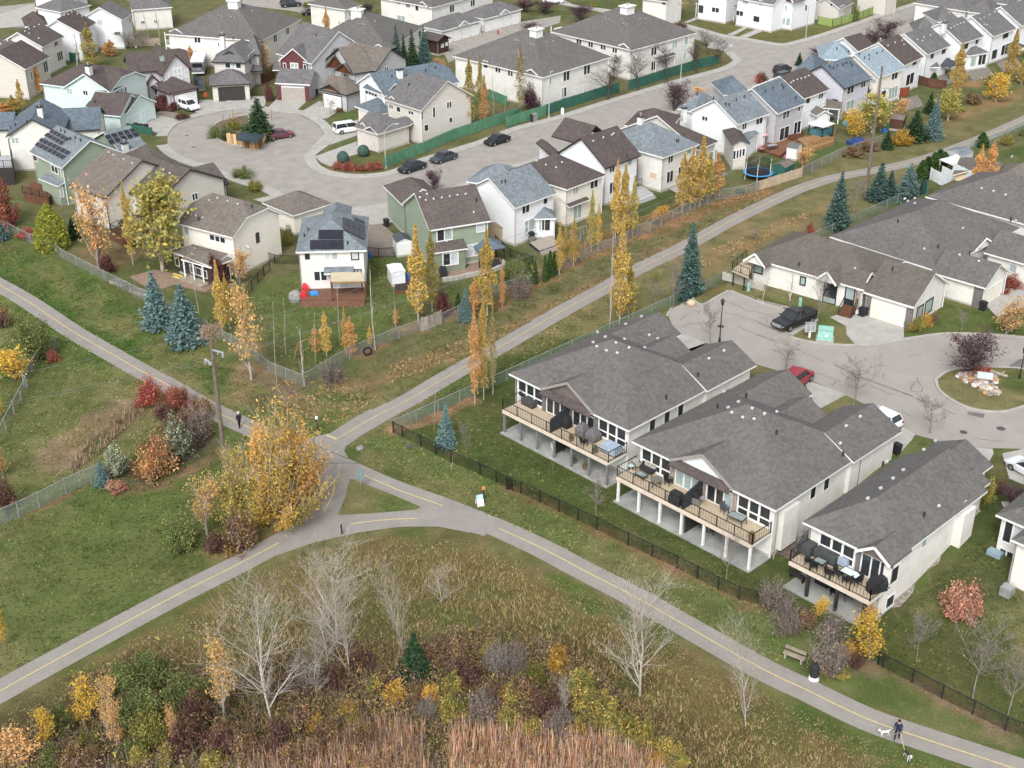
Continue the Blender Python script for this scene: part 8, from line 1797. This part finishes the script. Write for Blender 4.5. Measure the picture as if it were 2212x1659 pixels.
for x in q:MB().box((x.x,x.y,.5),(.16,.16,2.4),WOODB).build('post',pg)
def toy(label,name,p,sx,sy,sz,h,z=0,cat='toy'):m=mat('plastic_'+h,vc(h),None,2,.5);thing_mb(name,label,cat,p,[('body',MB().box((0,0,0),(sx,sy,sz*.6),m)),('top',MB().box((0,0,sz*.6),(sx*.7,sy*.8,sz*.4),m,0,.8))],None,z,.3)
toy('red ride-on toy at the left of the red-brown deck','ride_on_toy','F432,855',.7,1.0,.8,'d23c44',.55);toy('red plastic tub with a white lid on the deck corner','toy_bin','F415,915',.7,.7,.75,'c8343c',.55);toy('bright blue plastic sandbox lid on the red-brown deck','sandbox','F505,890',.95,1.0,.3,'3a8ad2',.55);cover('black covered grill at the left wall of the deck house','F462,825',1.0,.7,1.1,BLKC,.55,.1)
toy('blue recycling drum by the solar house corner','recycling_drum','F955,590',.7,.7,.8,'2f5f9a',0,'bin');toy('blue covered mower behind the white shed','covered_mower','F1285,770',.6,.8,.8,'5a6f9a',0,'mower');toy('round blue tarp heap by the greenway fence','tarp_heap','D830,1195',3.2,1.6,.9,'2f4a80',0,'tarp');toy('turquoise tub in the greenway yard','plastic_tub','D735,1035',.9,.9,.7,'5aa0b8',0,'tub');toy('blue plastic toy by the power pole yard','garden_toy','D1052,1095',.8,.8,.6,'3a6fc0');toy('green plastic slide by the power pole yard','garden_slide','D1108,1070',.9,1.1,.8,'3aa06c');toy('pink toy car beside the playhouse','toy_car','D240,1310',.9,.5,.5,'c86fa0');toy('pink ride-on by the open garage','ride_on_toy','A1842,790',.5,.8,.9,'c8407a');toy('red plastic chair by the open garage','toy_chair','A1705,800',.6,.6,.7,'c85a48');toy('small blue bucket by the open garage','bucket','A1795,815',.4,.4,.4,'3a5a9a',0,'bucket')
wl=[at(p)for p in('F1570,790','F1700,770','F1800,745','F1960,720','F2075,670','F2078,630')];t=thing('garden_wall','low grey block wall round the patio of the sage green house','wall',wl[0])
for a,b in zip(wl[:-1],wl[1:]):
 n=max(2,int((b-a).length/.6))
 for k in range(n):p,q=a.lerp(b,(k+.04)/n),a.lerp(b,(k+.96)/n);MB().bar(p+Vector((0,0,.25)),q+Vector((0,0,.25)),.35,.5,CONCV).build('block',t)
sheet('paved_patio',xy('F1570,760 F1620,700 F1760,680 F1850,600 F2050,590 F2075,650 F1960,715 F1800,740'),.05,MATS['patio_brick'],'paved patio behind the sage green house');cover('black covered grill on the paved patio','F1575,735',.9,.8,1.1,BLKC,.05,.2);cover('black covered round table in the slate gazebo','F2005,660',1.3,1.3,.7,BLKC,.05,.2,'covered_table','table',.9)
deck('pale tiered deck with dark-striped steps behind the white bay house','G275,530 G420,480 G380,395 G190,460',.5,mat('pale_deck',hc('cbbfb4'),hc('b8aca1'),2,.8),mat('dark_deck_skirt',(.05,.045,.05),None,2,.7),2);grill('black round grill on the pale tiered deck','G205,450',.5,.5)
deck('white deck with dark rail behind the steep brown gable','G1010,130 G1215,55 G1120,-10 G880,40',.6,mat('white_deck',hc('cfcfcf'),None,2,.8),WHITE,2,(2,3));grill('dark grill on the patio of the grey hip-roofed house','C1345,1535',.1,.3);sheet('paved_patio',xy('C1290,1540 C1310,1500 C1500,1450 C1440,1590 C1420,1610'),.06,CONC,'concrete patio of the grey hip-roofed house')
deck('brown deck with stair under the peach tree','E925,370 E1060,440 E1110,380 E985,335',.8,WOODB,WOODB,2,(3,0,1));deck('brown pergola deck behind the solar-roofed green house','A190,1600 A400,1650 A445,1560 A260,1500',1.2,WOODB,WOODB,None,(0,1));deck('rusty brown deck of the pink umbrella yard','D10,1230 D190,1290 D330,1180 D160,1130',.5,mat('rust_deck',hc('9a6a50'),None,2,.8),WOODB);deck('wooden deck round the hot tub','D330,1150 D440,1240 D640,1170 D560,1090',.6,WOODT,WOODT)
deck('pale balcony deck on posts at the left edge','A-40,1390 A105,1385 A100,1290 A-40,1300',2.7,mat('pale_deck2',hc('cfd3d6'),None,2,.8),DARKT,None,(0,1,2))
thing_mb('hot_tub','hot tub with a white cover and turquoise side on the wooden deck','hot tub','D520,1140',[('shell',MB().box((0,0,.6),(2.6,2.6,.9),mat('tub_side',vc('4a7d88'),vc('2f5058'),1,.6))),('cover',MB().box((0,0,2.2),(3.1,3.0,.14),PLAS)),('post',MB().box((-1.4,-1.3,.6),(.12,.12,1.6),BLACKM)),('post',MB().box((1.4,-1.3,.6),(.12,.12,1.6),BLACKM)),('post',MB().box((1.4,1.3,.6),(.12,.12,1.6),BLACKM)),('post',MB().box((-1.4,1.3,.6),(.12,.12,1.6),BLACKM))],None,None,.75)
thing_mb('garden_umbrella','pink garden umbrella in the rusty deck yard','umbrella','D20,1215',[('canopy',MB().cyl((0,0,2.0),(0,0,2.5),1.2,mat('pink_cloth',vc('d8a0a8'),None,2,.8),.05,8)),('pole',MB().cyl((0,0,0),(0,0,2.0),.04,STEEL))]);table('grey patio table on the rusty deck','D120,1240',.5,.5,1.8,1.0);chair('pink-cushioned chair on the rusty deck','D35,1255',.5,1,BLACKM,MATS['pink_cloth'])
L=[];m=MB();R_=2.05
for k in range(24):a,b=k*.2618,(k+1)*.2618;m.bar((math.cos(a)*R_,math.sin(a)*R_,.9),(math.cos(b)*R_,math.sin(b)*R_,.9),.3,.08,mat('blue_pad',vc('4a9ad2'),None,2,.5))
L.append(('pad_ring',m));m=MB();m.poly([(math.cos(k*.2618)*1.95,math.sin(k*.2618)*1.95,.9)for k in range(24)],BLKC);L.append(('jumping_mat',m))
nm=meshmat('black_net',(.03,.035,.04),.45);m=MB()
for k in range(24):a,b=k*.2618,(k+1)*.2618;m.poly([(math.cos(a)*1.85,math.sin(a)*1.85,.95),(math.cos(b)*1.85,math.sin(b)*1.85,.95),(math.cos(b)*1.85,math.sin(b)*1.85,2.7),(math.cos(a)*1.85,math.sin(a)*1.85,2.7)],nm)
L.append(('safety_net',m))
for k in range(6):a=k*1.047+.3;L.append(('net_pole',MB().cyl((math.cos(a)*2.1,math.sin(a)*2.1,0),(math.cos(a)*2.0,math.sin(a)*2.0,2.7),.04,WHITE)))
thing_mb('trampoline','round trampoline with blue rim and black safety net','trampoline','C2082,1475',L)
L=[]
for x in(-1.4,1.4):
 for y in(-1,1):L.append(('leg',MB().bar((x*1.05,y,0),(x,0,2.1),.09,.09,GREYW)))
L.append(('top_beam',MB().bar((-1.5,0,2.1),(1.5,0,2.1),.1,.1,GREYW)))
for x in(-.5,.5):L.append(('swing_seat',MB().box((x,0,.5),(.45,.2,.04),mat('swing_blue',vc('3f86b8'),None,2,.5)).bar((x-.2,0,.5),(x-.2,0,2.1),.02,.02,STEEL).bar((x+.2,0,.5),(x+.2,0,2.1),.02,.02,STEEL)))
thing_mb('swing_set','wooden swing set behind the golden poplar row','swing set','G590,470',L,None,None,.7)
thing_mb('garden_swing','light wooden A-frame swing in the deck yard corner','swing set','F380,1430',[('leg',MB().bar((-.5,-.4,0),(0,0,2.0),.08,.08,WOODT)),('leg',MB().bar((.6,-.4,0),(0,0,2.0),.08,.08,WOODT)),('top_beam',MB().bar((0,0,2.0),(1.6,1.4,2.0),.08,.08,WOODT)),('leg',MB().bar((1.2,1.8,0),(1.6,1.4,2.0),.08,.08,WOODT)),('leg',MB().bar((2.0,1.2,0),(1.6,1.4,2.0),.08,.08,WOODT))])
c=at('A2050,1215');tf=thing('timber_fort','makeshift fort of pale timber boards with a dark tarp on the island','play fort',c);r=np.random.default_rng(9);e0,e1=at('A1890,1190'),at('A2130,1245');e2=at('A2205,1180')
for a,b,n in((e0,e1,9),(e1,e2,6)):
 for k in range(n):p=a.lerp(b,k/n);q=a.lerp(b,(k+.92)/n);hh=r.uniform(1.0,1.9);MB().bar((p+q)/2+Vector((0,0,.02)),(p+q)/2+Vector((r.normal()*.12,r.normal()*.1,hh)),(q-p).length,.06,[WOODT,WOODT,mat('fresh_timber',vc('d9bd94'),vc('c4a67c'),2,.85)][r.integers(0,3)]).build('board',tf)
q=[at(p,z=1.75)for p in('A1960,1160','A2140,1180','A2200,1120','A2010,1105')];MB().hexa([x-Vector((0,0,.1))for x in q],[x+Vector((0,0,r.uniform(0,.3)))for x in q],mat('dark_tarp',vc('3c4a52'),vc('2c373e'),2,.6)).build('tarp',tf)
for p in('A1905,1040','A1850,1050','A1930,1000','B150,1000','A2150,975'):c=at(p);MB().bar(c,c+Vector((.2,.1,1.9)),.14,.08,WOODT).bar(c+Vector((.2,.1,1.0)),c+Vector((1.4,.5,1.2)),.14,.08,WOODT).build('leaning_board',tf)
thing_mb('camper_trailer','white roofed camper trailer squeezed beside the grey house','camper','A1660,600',[('body',MB().box((0,0,.7),(2.4,6.0,2.0),mat('camper_grey',vc('8d9095'),vc('4d5055'),1.2,.5))),('roof',MB().box((0,0,2.7),(2.5,6.2,.35),PLAS,0,.92)),('front_window',MB().box((0,-3.02,1.7),(1.8,.04,.7),WSH)),('wheel',MB().cyl((-1.2,.5,.38),(-.95,.5,.38),.38,TYRE,n=12)),('wheel',MB().cyl((.95,.5,.38),(1.2,.5,.38),.38,TYRE,n=12)),('bumper',MB().box((0,-3.1,.6),(2.2,.15,.2),PLAS))],None,None,.1)
m=MB()
for k in range(12):a,b=k*.5236,(k+1)*.5236;m.bar((math.cos(a)*.45,0,.5+math.sin(a)*.45),(math.cos(b)*.45,0,.5+math.sin(b)*.45),.2,.16,TYRE)
thing_mb('old_tyre','old tyre leaning at the deck yard fence','tyre','F950,1400',[('tread',m)],None,None,.4)
for p,l in(('B745,1345','dark green wrapped dome on the corner lawn, left'),('B915,1292','dark green wrapped dome on the corner lawn, right')):thing_mb('wrapped_dome',l,'wrapped shrub',p,[('wrap',MB().ball((0,0,.75),.95,mat('green_wrap',vc('3f5a52'),vc('33493f'),3,.8),10,7,1.05)),('hem',MB().cyl((0,0,0),(0,0,.25),.78,mat('green_wrap_hem',vc('2f443c'),None,3,.8),.9,10))])
for i in range(2):thing_mb('plank_stack',['upper','lower'][i]+' yellow plank lying before the screened porch','plank',['E1500,745','E1500,768'][i],[('plank',MB().box((0,0,0),(2.6,.25,.14),mat('yellow_plank',vc('d8c46a'),None,2,.7))),('bearer',MB().box((.6,0,-.02),(.1,.3,.04),WOODT))],None,None,-.6)
cover('black covered patio set by the wire fence under the beige wall','E970,320',2.0,1.0,.9,BLKC,0,.2,'covered_patio_set','patio set');toy('teal sign-like tarp behind the garden','covered_pile','E540,140',1.2,.8,.8,'2c3238',0,'pile')
#people and dogs
def skin_mesh(name,verts,edges,radii,root,sub=1):
 me=bpy.data.meshes.new(name);me.from_pydata(verts,edges,[]);o=bpy.data.objects.new(name,me);COL.objects.link(o);sk=o.modifiers.new('s','SKIN')
 for i,rr in enumerate(radii):me.skin_vertices[0].data[i].radius=(rr,rr)if not isinstance(rr,tuple)else rr;me.skin_vertices[0].data[i].use_root=i==root
 ss=o.modifiers.new('b','SUBSURF');ss.levels=ss.render_levels=sub;dg=bpy.context.evaluated_depsgraph_get();out=bpy.data.meshes.new_from_object(o.evaluated_get(dg));bpy.data.objects.remove(o);return out
def person(label,p,yaw,coat,trouser,hat,lean=0.0,stride=.18,armf=.0):
 V=[(0,0,.95),(0,lean*.3,1.18),(0,lean*.7,1.42),(0,lean*.9,1.52),(0,lean+.02,1.64),(0,lean+.03,1.76)];R=[(.17,.13),(.16,.12),(.19,.13),.06,.095,.07];E=[(0,1),(1,2),(2,3),(3,4),(4,5)]
 for sx in(-1,1):
  k=len(V);V+=[(sx*.1,0,.88),(sx*.11,sx*stride*.5+.02,.5),(sx*.11,sx*stride,.09),(sx*.12,sx*stride+.16,.05)];R+=[.1,.075,.055,.045];E+=[(0,k),(k,k+1),(k+1,k+2),(k+2,k+3)]
  k=len(V);V+=[(sx*.21,lean*.7,1.42),(sx*.26,lean*.5-sx*.06,1.15),(sx*.24,lean*.5+.08+armf,.93),(sx*.235,lean*.5+.1+armf,.84)];R+=[.075,.055,.042,.04];E+=[(2,k),(k,k+1),(k+1,k+2),(k+2,k+3)]
  k=len(V)
  for j in range(4):V.append((sx*.235+(j-1.5)*.022,lean*.5+.11+armf,.745+.012*abs(j-1.5)));R.append(.011);E.append((k-1,k+j))
  V.append((sx*.2,lean*.5+.16+armf,.8));R.append(.012);E.append((k-1,k+4))
 me=skin_mesh('body',V,E,R,0)
 mats=[mat('person_skin',vc('c99a80'),None,3,.7,obj=True),coat,trouser,mat('shoe',(.03,.03,.032),None,3,.7),hat]
 for m in mats:me.materials.append(m)
 for f in me.polygons:z=f.center.z;f.material_index=3 if z<.1 else 2 if z<.9 and abs(f.center.x)<.19 else(0 if z<.88 and abs(f.center.x)>=.19 else 1)if z<1.52 else 0;f.use_smooth=True
 t=thing('person',label,'person',at(p,.06),None,math.radians(yaw));link('body',me,t)
 h=MB();h.ball((0,lean+.0,1.73),.125,hat,10,6,.75);o=h.build('cap');o.parent=t
 return t
DKC=mat('dark_coat',(.015,.017,.022),(.025,.027,.033),4,.8,obj=True);NAVY=mat('navy_coat',vc('2f3a52'),vc('252e42'),4,.8,obj=True);DTR=mat('dark_trousers',(.02,.021,.025),None,4,.8,obj=True)
person('person in a dark jacket and dark trousers with white hat walking on the left path','X518,924',40,DKC,DTR,WHITE)
person('person in a navy coat holding two leashes on the lower right path','X1937,1596',150,NAVY,DTR,mat('dark_hair',(.02,.015,.012),None,4,.8),.1,.16,.12)
def dog(label,p,yaw,m,s,spot=None):
 V=[(-.35,0,.5),(0,0,.5),(.3,0,.52),(.45,0,.68),(.55,0,.78),(.72,0,.73),(-.42,0,.6),(-.6,0,.72)];R=[(.1,.11),(.11,.12),(.12,.14),.085,.09,.045,.05,.02];E=[(0,1),(1,2),(2,3),(3,4),(4,5),(0,6),(6,7)]
 for x,base in((-.35,0),(.3,2)):
  for sy in(-1,1):
   k=len(V)
   if x<0:V+=[(x+.04,sy*.1,.36),(x-.08,sy*.1,.2),(x-.03,sy*.1,.02)]
   else:V+=[(x,sy*.1,.34),(x-.02,sy*.1,.18),(x+.01,sy*.1,.02)]
   R+=[.06,.035,.035];E+=[(base,k),(k,k+1),(k+1,k+2)]
 for sy in(-1,1):k=len(V);V.append((.5,sy*.09,.9));R.append(.022);E.append((4,k))
 me=skin_mesh('dog',V,E,R,1);me.materials.append(m);me.materials.append(spot or m)
 for f in me.polygons:f.use_smooth=True;f.material_index=1 if f.center.x<.25 and f.center.z>.42 else 0
 t=thing('dog',label,'dog',at(p,.05),None,math.radians(yaw));t.scale=(s,s,s);link('body',me,t);MB().cyl((.43,0,.66),(.47,0,.7),.1,mat('collar',vc('8a3a3a'),None,2,.6),n=10).build('collar').parent=t
dog('small white dog on a leash left of the person on the lower path','P1052,1392',190,WHITE,.75);dog('black and white dog at the path edge below the person','P1240,1585',-80,mat('dog_white',vc('c9c9c9'),None,4,.9),.85,mat('dog_black',(.03,.03,.03),None,4,.9))
hand=at('X1937,1596',.06)+Vector((.1,-.2,.85))
for p,l in(('P1060,1388','dark leash to the small white dog'),('P1238,1560','pale leash to the black and white dog')):
 e=at(p,.45);m=MB();n=8
 for k in range(n):a,b=k/n,(k+1)/n;m.bar(hand.lerp(e,a)-Vector((0,0,.5*a*(1-a))),hand.lerp(e,b)-Vector((0,0,.5*b*(1-b))),.03,.03,mat('leash_'+l[:4],vc('c9c0a0' if 'pale' in l else '8d9092'),None,2,.7))
 tag(m.build('leash'),l,'leash')
#ground cover nobody could count: tufts, meadow, undergrowth, reeds, fallen leaves
PATHS=[[tuple(p)for p in q]for q in(p1,p2,p3,p5,p6)];JN=[tuple(p)for p in jn];TRI=[tuple(p)for p in tri]
def clear(x,y,gap=1.42):
 m=np.ones(len(x),bool)
 for q in PATHS:m&=ldist(x,y,q)>gap
 return m&((pdist(x,y,JN)<-.08)|(pdist(x,y,TRI)>.12))
def scatter(pts,dens,seed,gap=1.42,keep=None):
 pl=[tuple(p)for p in xy(pts)];a=np.array(pl);r=np.random.default_rng(seed);lo,hi=a.min(0),a.max(0);lo=np.maximum(lo,(-75,50));hi=np.minimum(hi,(110,260));n=int((hi[0]-lo[0])*(hi[1]-lo[1])*dens)
 x=r.uniform(lo[0],hi[0],n);y=r.uniform(lo[1],hi[1],n);m=pdist(x,y,pl)>0
 x,y=x[m],y[m];m=clear(x,y,gap)
 if keep is not None:m&=keep(x,y)
 return x[m],y[m],r
def blades(x,y,r,h,w,cols,lean=.35,k=3):
 """little fans of k pointed blades"""
 n=len(x);z=hgt(x,y);V=[]
 for i in range(k):
  a=r.uniform(0,6.283,n);d=np.stack([np.cos(a),np.sin(a),np.zeros(n)],1);s=np.stack([-d[:,1],d[:,0],d[:,2]],1);b=np.stack([x,y,z],1)+d*(w*r.uniform(0,.6,n))[:,None];hh=h*r.uniform(.6,1.3,n);t=b+d*(hh*lean*r.uniform(.2,1.6,n))[:,None];t[:,2]+=hh
  V+=[b-s*(w*.5)[:,None],b+s*(w*.5)[:,None],t]
 v=np.stack(V,1).reshape(-1,3);f=np.arange(3*k*n).reshape(-1,3);c=np.repeat(cols,k,0)*r.uniform(.78,1.25,k*n)[:,None];return v,f,c
def stuff(name,label,v,f,c,m=None):tag(link(name,npmesh(name,v,f,c,m or LEAF)),label,kind='stuff')
A_=np.full
def lawn(name,label,pts,dens,h,seed,dry=.12,gap=1.26):
 x,y,r=scatter(pts,dens,seed,gap);n=len(x);c=gcolor(x,y)*r.uniform(1.15,1.75,n)[:,None];c[r.random(n)<dry]=lin_('8f8a5a',.9);stuff(name,label,*blades(x,y,r,A_(n,h),A_(n,.16)*r.uniform(.6,1.5,n),c,2.2,2))
def lin_(h,f):return np.array(mul(lin(h),f))
LB='X-20,1130 X205,1020 X250,1050 X330,1045 X480,955 X560,990 X640,1085 X560,1160 X380,1260 X180,1365 X-20,1470'
lawn('lawn_tufts','short grass tufts of the lower left lawn',LB,9,.09,61)
lawn('lawn_tufts','short grass tufts of the mown bank left of the crossing','X-20,515 X140,570 X300,650 X420,740 X620,850 X760,800 X1000,690 X1230,560 X1500,430 X1640,400 X1700,410 X1500,510 X1300,615 X1000,790 X690,960 X480,890 X150,700 X-20,600',7,.1,62,.22)
lawn('lawn_tufts','short grass tufts left of the bushes by the pole','X-20,640 X120,700 X420,870 X440,930 X300,1000 X160,1060 X-20,1130',7,.1,63,.2)
lawn('lawn_tufts','short grass tufts between the path and the black fence','X750,960 X850,890 X1090,760 X1330,630 X1500,540 X1330,680 X1080,820 X850,935 X1100,1060 X1420,1220 X1660,1320 X1720,1400 X1650,1440 X1300,1240 X1000,1090 X800,1010',9,.1,64,.18)
lawn('lawn_tufts','short grass tufts of the lawns behind the bungalows','X855,930 X1080,830 X1100,920 X1330,1045 X1340,1090 X1620,1235 X1700,1290 X1650,1300 X1380,1190 X1100,1055',8,.08,65,.06)
lawn('lawn_tufts','short grass tufts of the lawn right of the black fence','X1930,1310 X2212,1110 X2230,1600 X2100,1540 X1900,1420',7,.08,66,.1)
lawn('lawn_tufts','short grass tufts on the grass triangle','X755,1036 X907,1095 X732,1113',10,.08,67,.12)
lawn('lawn_tufts','grass tufts of the yards with the golden poplars','F0,1000 F400,700 F950,600 F1300,700 F1700,800 F2000,850 F1560,1130 F800,1430 F430,1640 F120,1500',4,.12,68,.2)
for pts,lab,sd_,hh in(('F700,1640 G0,1150 G860,720 G2212,40 G2212,150 G900,830 G0,1290 F950,1700','dry tan grass on the bank above the diagonal path',81,.14),('G200,850 G800,560 G1500,240 G2212,40 G2212,-40 G1400,130 G700,430 G230,800','dry leafy grass along the fences of the greenway',82,.16),('H0,480 H420,260 H640,140 H300,250 G1600,560 G1640,700','dry grass below the path beside the court',83,.14),('J300,0 J1200,0 J900,280 J640,430 J300,300 J0,230','straw coloured grass in the corner between the paths',84,.12)):
 x,y,r=scatter(pts,9,sd_,1.35,lambda a,b:fbm(a,b,3,91)>.42);n=len(x);pal=np.array([lin_(h,.9)for h in('b09a70','a8895c','bca57c','8d8a55','b08a60')]);stuff('dry_grass',lab,*blades(x,y,r,A_(n,hh),A_(n,.17),pal[r.integers(0,5,n)],2.0,2))
MEAD='X-60,1560 X250,1400 X500,1280 X650,1200 X800,1160 X1000,1165 X1200,1240 X1450,1375 X1700,1500 X1960,1610 X2080,1675 X-60,1690'
x,y,r=scatter(MEAD,24,71,2.1);n1,n2=fbm(x,y,5,201),fbm(x,y,1.6,203);pal=np.array([lin_(h,1.1)for h in('74784c','8c8658','ac9c70','8d7a58','957d5c','69724a')]);i=np.clip((n1*5+(n2-.5)*5+r.normal(0,1.0,len(x))).astype(int),0,5)
d_=np.minimum.reduce([ldist(x,y,q)for q in PATHS]);k_=np.clip((d_-2)/5,.25,1);stuff('meadow_grass','tall dry olive and russet grass of the wild meadow',*blades(x,y,r,(.14+.34*n2)*k_,A_(len(x),.075),pal[i],.9,2))
TH_='X-60,1640 X90,1560 X180,1470 X330,1400 X460,1470 X560,1440 X700,1390 X900,1400 X1080,1350 X1180,1390 X1270,1440 X1350,1530 X1440,1600 X1480,1690 X-60,1690'
x,y,r=scatter(TH_,60,72,2.5);n1,n2=fbm(x,y,4,211),fbm(x,y,1.3,213);ok=n2>.2;x,y,n1,n2=x[ok],y[ok],n1[ok],n2[ok];n=len(x)
pal=np.array([lin_(h,1.0)for h in('62504a','7c5a52','8a7258','7c7050','91805c','a68f5c','70625a','988074','aca05c','8a6656')]);i=np.clip((n1*11+(n2-.5)*6-.5+r.normal(0,1.3,n)).astype(int),0,9)
c=np.stack([x,y,.05+np.clip(n2-.15,0,1)*2.6*r.random(n)**.6],1);v,f,q=cards(r,c,.085,[np.ones(3),np.ones(3)],0,1.5);stuff('undergrowth','tangled brown, wine and olive undergrowth of the thicket',v,f,pal[i]*r.uniform(.6,1.35,n)[:,None])
S=[];xx,yy,r=scatter(TH_,2.2,73,2.5)
for a,b in zip(xx,yy):
 for _ in range(3):d=r.normal(size=3)*.3;d[2]=r.uniform(.6,1.7);S.append((np.array([a,b,0.]),np.array([a,b,0.])+d,.012,.005))
v,f=tubes(S);tag(link('dead_stems',npmesh('dead_stems',v,f,None,mat('dead_stem',vc('a2948c'),vc('6f625c'),4,.9))),'thin dead stems standing in the undergrowth',kind='stuff')
for pts,lab,sd_ in(('X470,1700 X560,1650 X690,1620 X770,1580 X860,1568 X920,1585 X915,1640 X940,1690','tan cattail reeds left of the pond gap',74),('X975,1690 X965,1620 X990,1570 X1110,1580 X1200,1590 X1330,1600 X1420,1650 X1440,1700','tan cattail reeds right of the pond gap',75)):
 x,y,r=scatter(pts,30,sd_,2);n=len(x);pal=np.array([lin_(h,1.25)for h in('c9a58a','b08d78','d8bc9e','a89088','b88a62','9d8a7e')]);stuff('reeds',lab,*blades(x,y,r,r.uniform(.7,1.7,n),A_(n,.085),pal[r.integers(0,6,n)],.22,2))
x,y,r=scatter('X150,1000 X190,955 X250,910 X310,860 X330,875 X260,940 X190,1000 X150,1030',16,76);n=len(x);pal=np.array([lin_(h,.75)for h in('b39a86','a08672','c4aa90','8f7d6c')]);stuff('ditch_grass','pale dry grass strip in the ditch of the left meadow',*blades(x,y,r,r.uniform(.4,.8,n),A_(n,.1),pal[r.integers(0,4,n)],.5,2))
x,y,r=scatter('X260,1030 X330,1040 X420,985 X470,940 X440,900 X380,880 X290,980',60,77);n=len(x);pal=np.array([lin_(h,.7)for h in('6f6258','57504a','8a7768','9a7a5c')]);v,f,q=cards(r,np.stack([x,y,A_(n,.03)+.05*r.random(n)],1),.09,[np.ones(3)]*2,-2);stuff('bark_mulch','dark bark mulch of the bed by the power pole',v,f,pal[r.integers(0,4,n)])
P_=[];r=np.random.default_rng(78)
for k,pl,h,so,kk,rag,sdd in REG:
 if h[0]<h[1]*1.22:continue
 a=np.array(pl)
 if k=='l':
  for p,q in zip(a[:-1],a[1:]):m=int(np.hypot(*(q-p))*34*min(so,1.5));t=r.random(m)[:,None];P_.append(p*(1-t)+q*t+r.normal(0,so*.6,(m,2)))
 else:
  lo,hi=np.maximum(a.min(0),(-60,50)),np.minimum(a.max(0),(100,250))
  if(hi<=lo).any():continue
  m=min(int((hi[0]-lo[0])*(hi[1]-lo[1])*3),60000);x=r.uniform(lo[0],hi[0],m);y=r.uniform(lo[1],hi[1],m);s=pdist(x,y,pl)>0;P_.append(np.stack([x[s],y[s]],1))
q=np.vstack(P_);q=q[clear(q[:,0],q[:,1],1.15)];q=q[r.random(len(q))<min(1,45000/len(q))];n=len(q);pal=np.array([lin_(h,.68)for h in('c08a5a','b07a50','d0a070','a88a5c','9a6a48','c99a50')])
c=np.stack([q[:,0],q[:,1],hgt(q[:,0],q[:,1])+.03+.05*r.random(n)],1);v,f,_=cards(r,c,.06,[np.ones(3)]*2,-3);stuff('fallen_leaves','fallen orange and tan leaves along fences and banks',v,f,pal[r.integers(0,6,n)]*r.uniform(.7,1.25,n)[:,None])
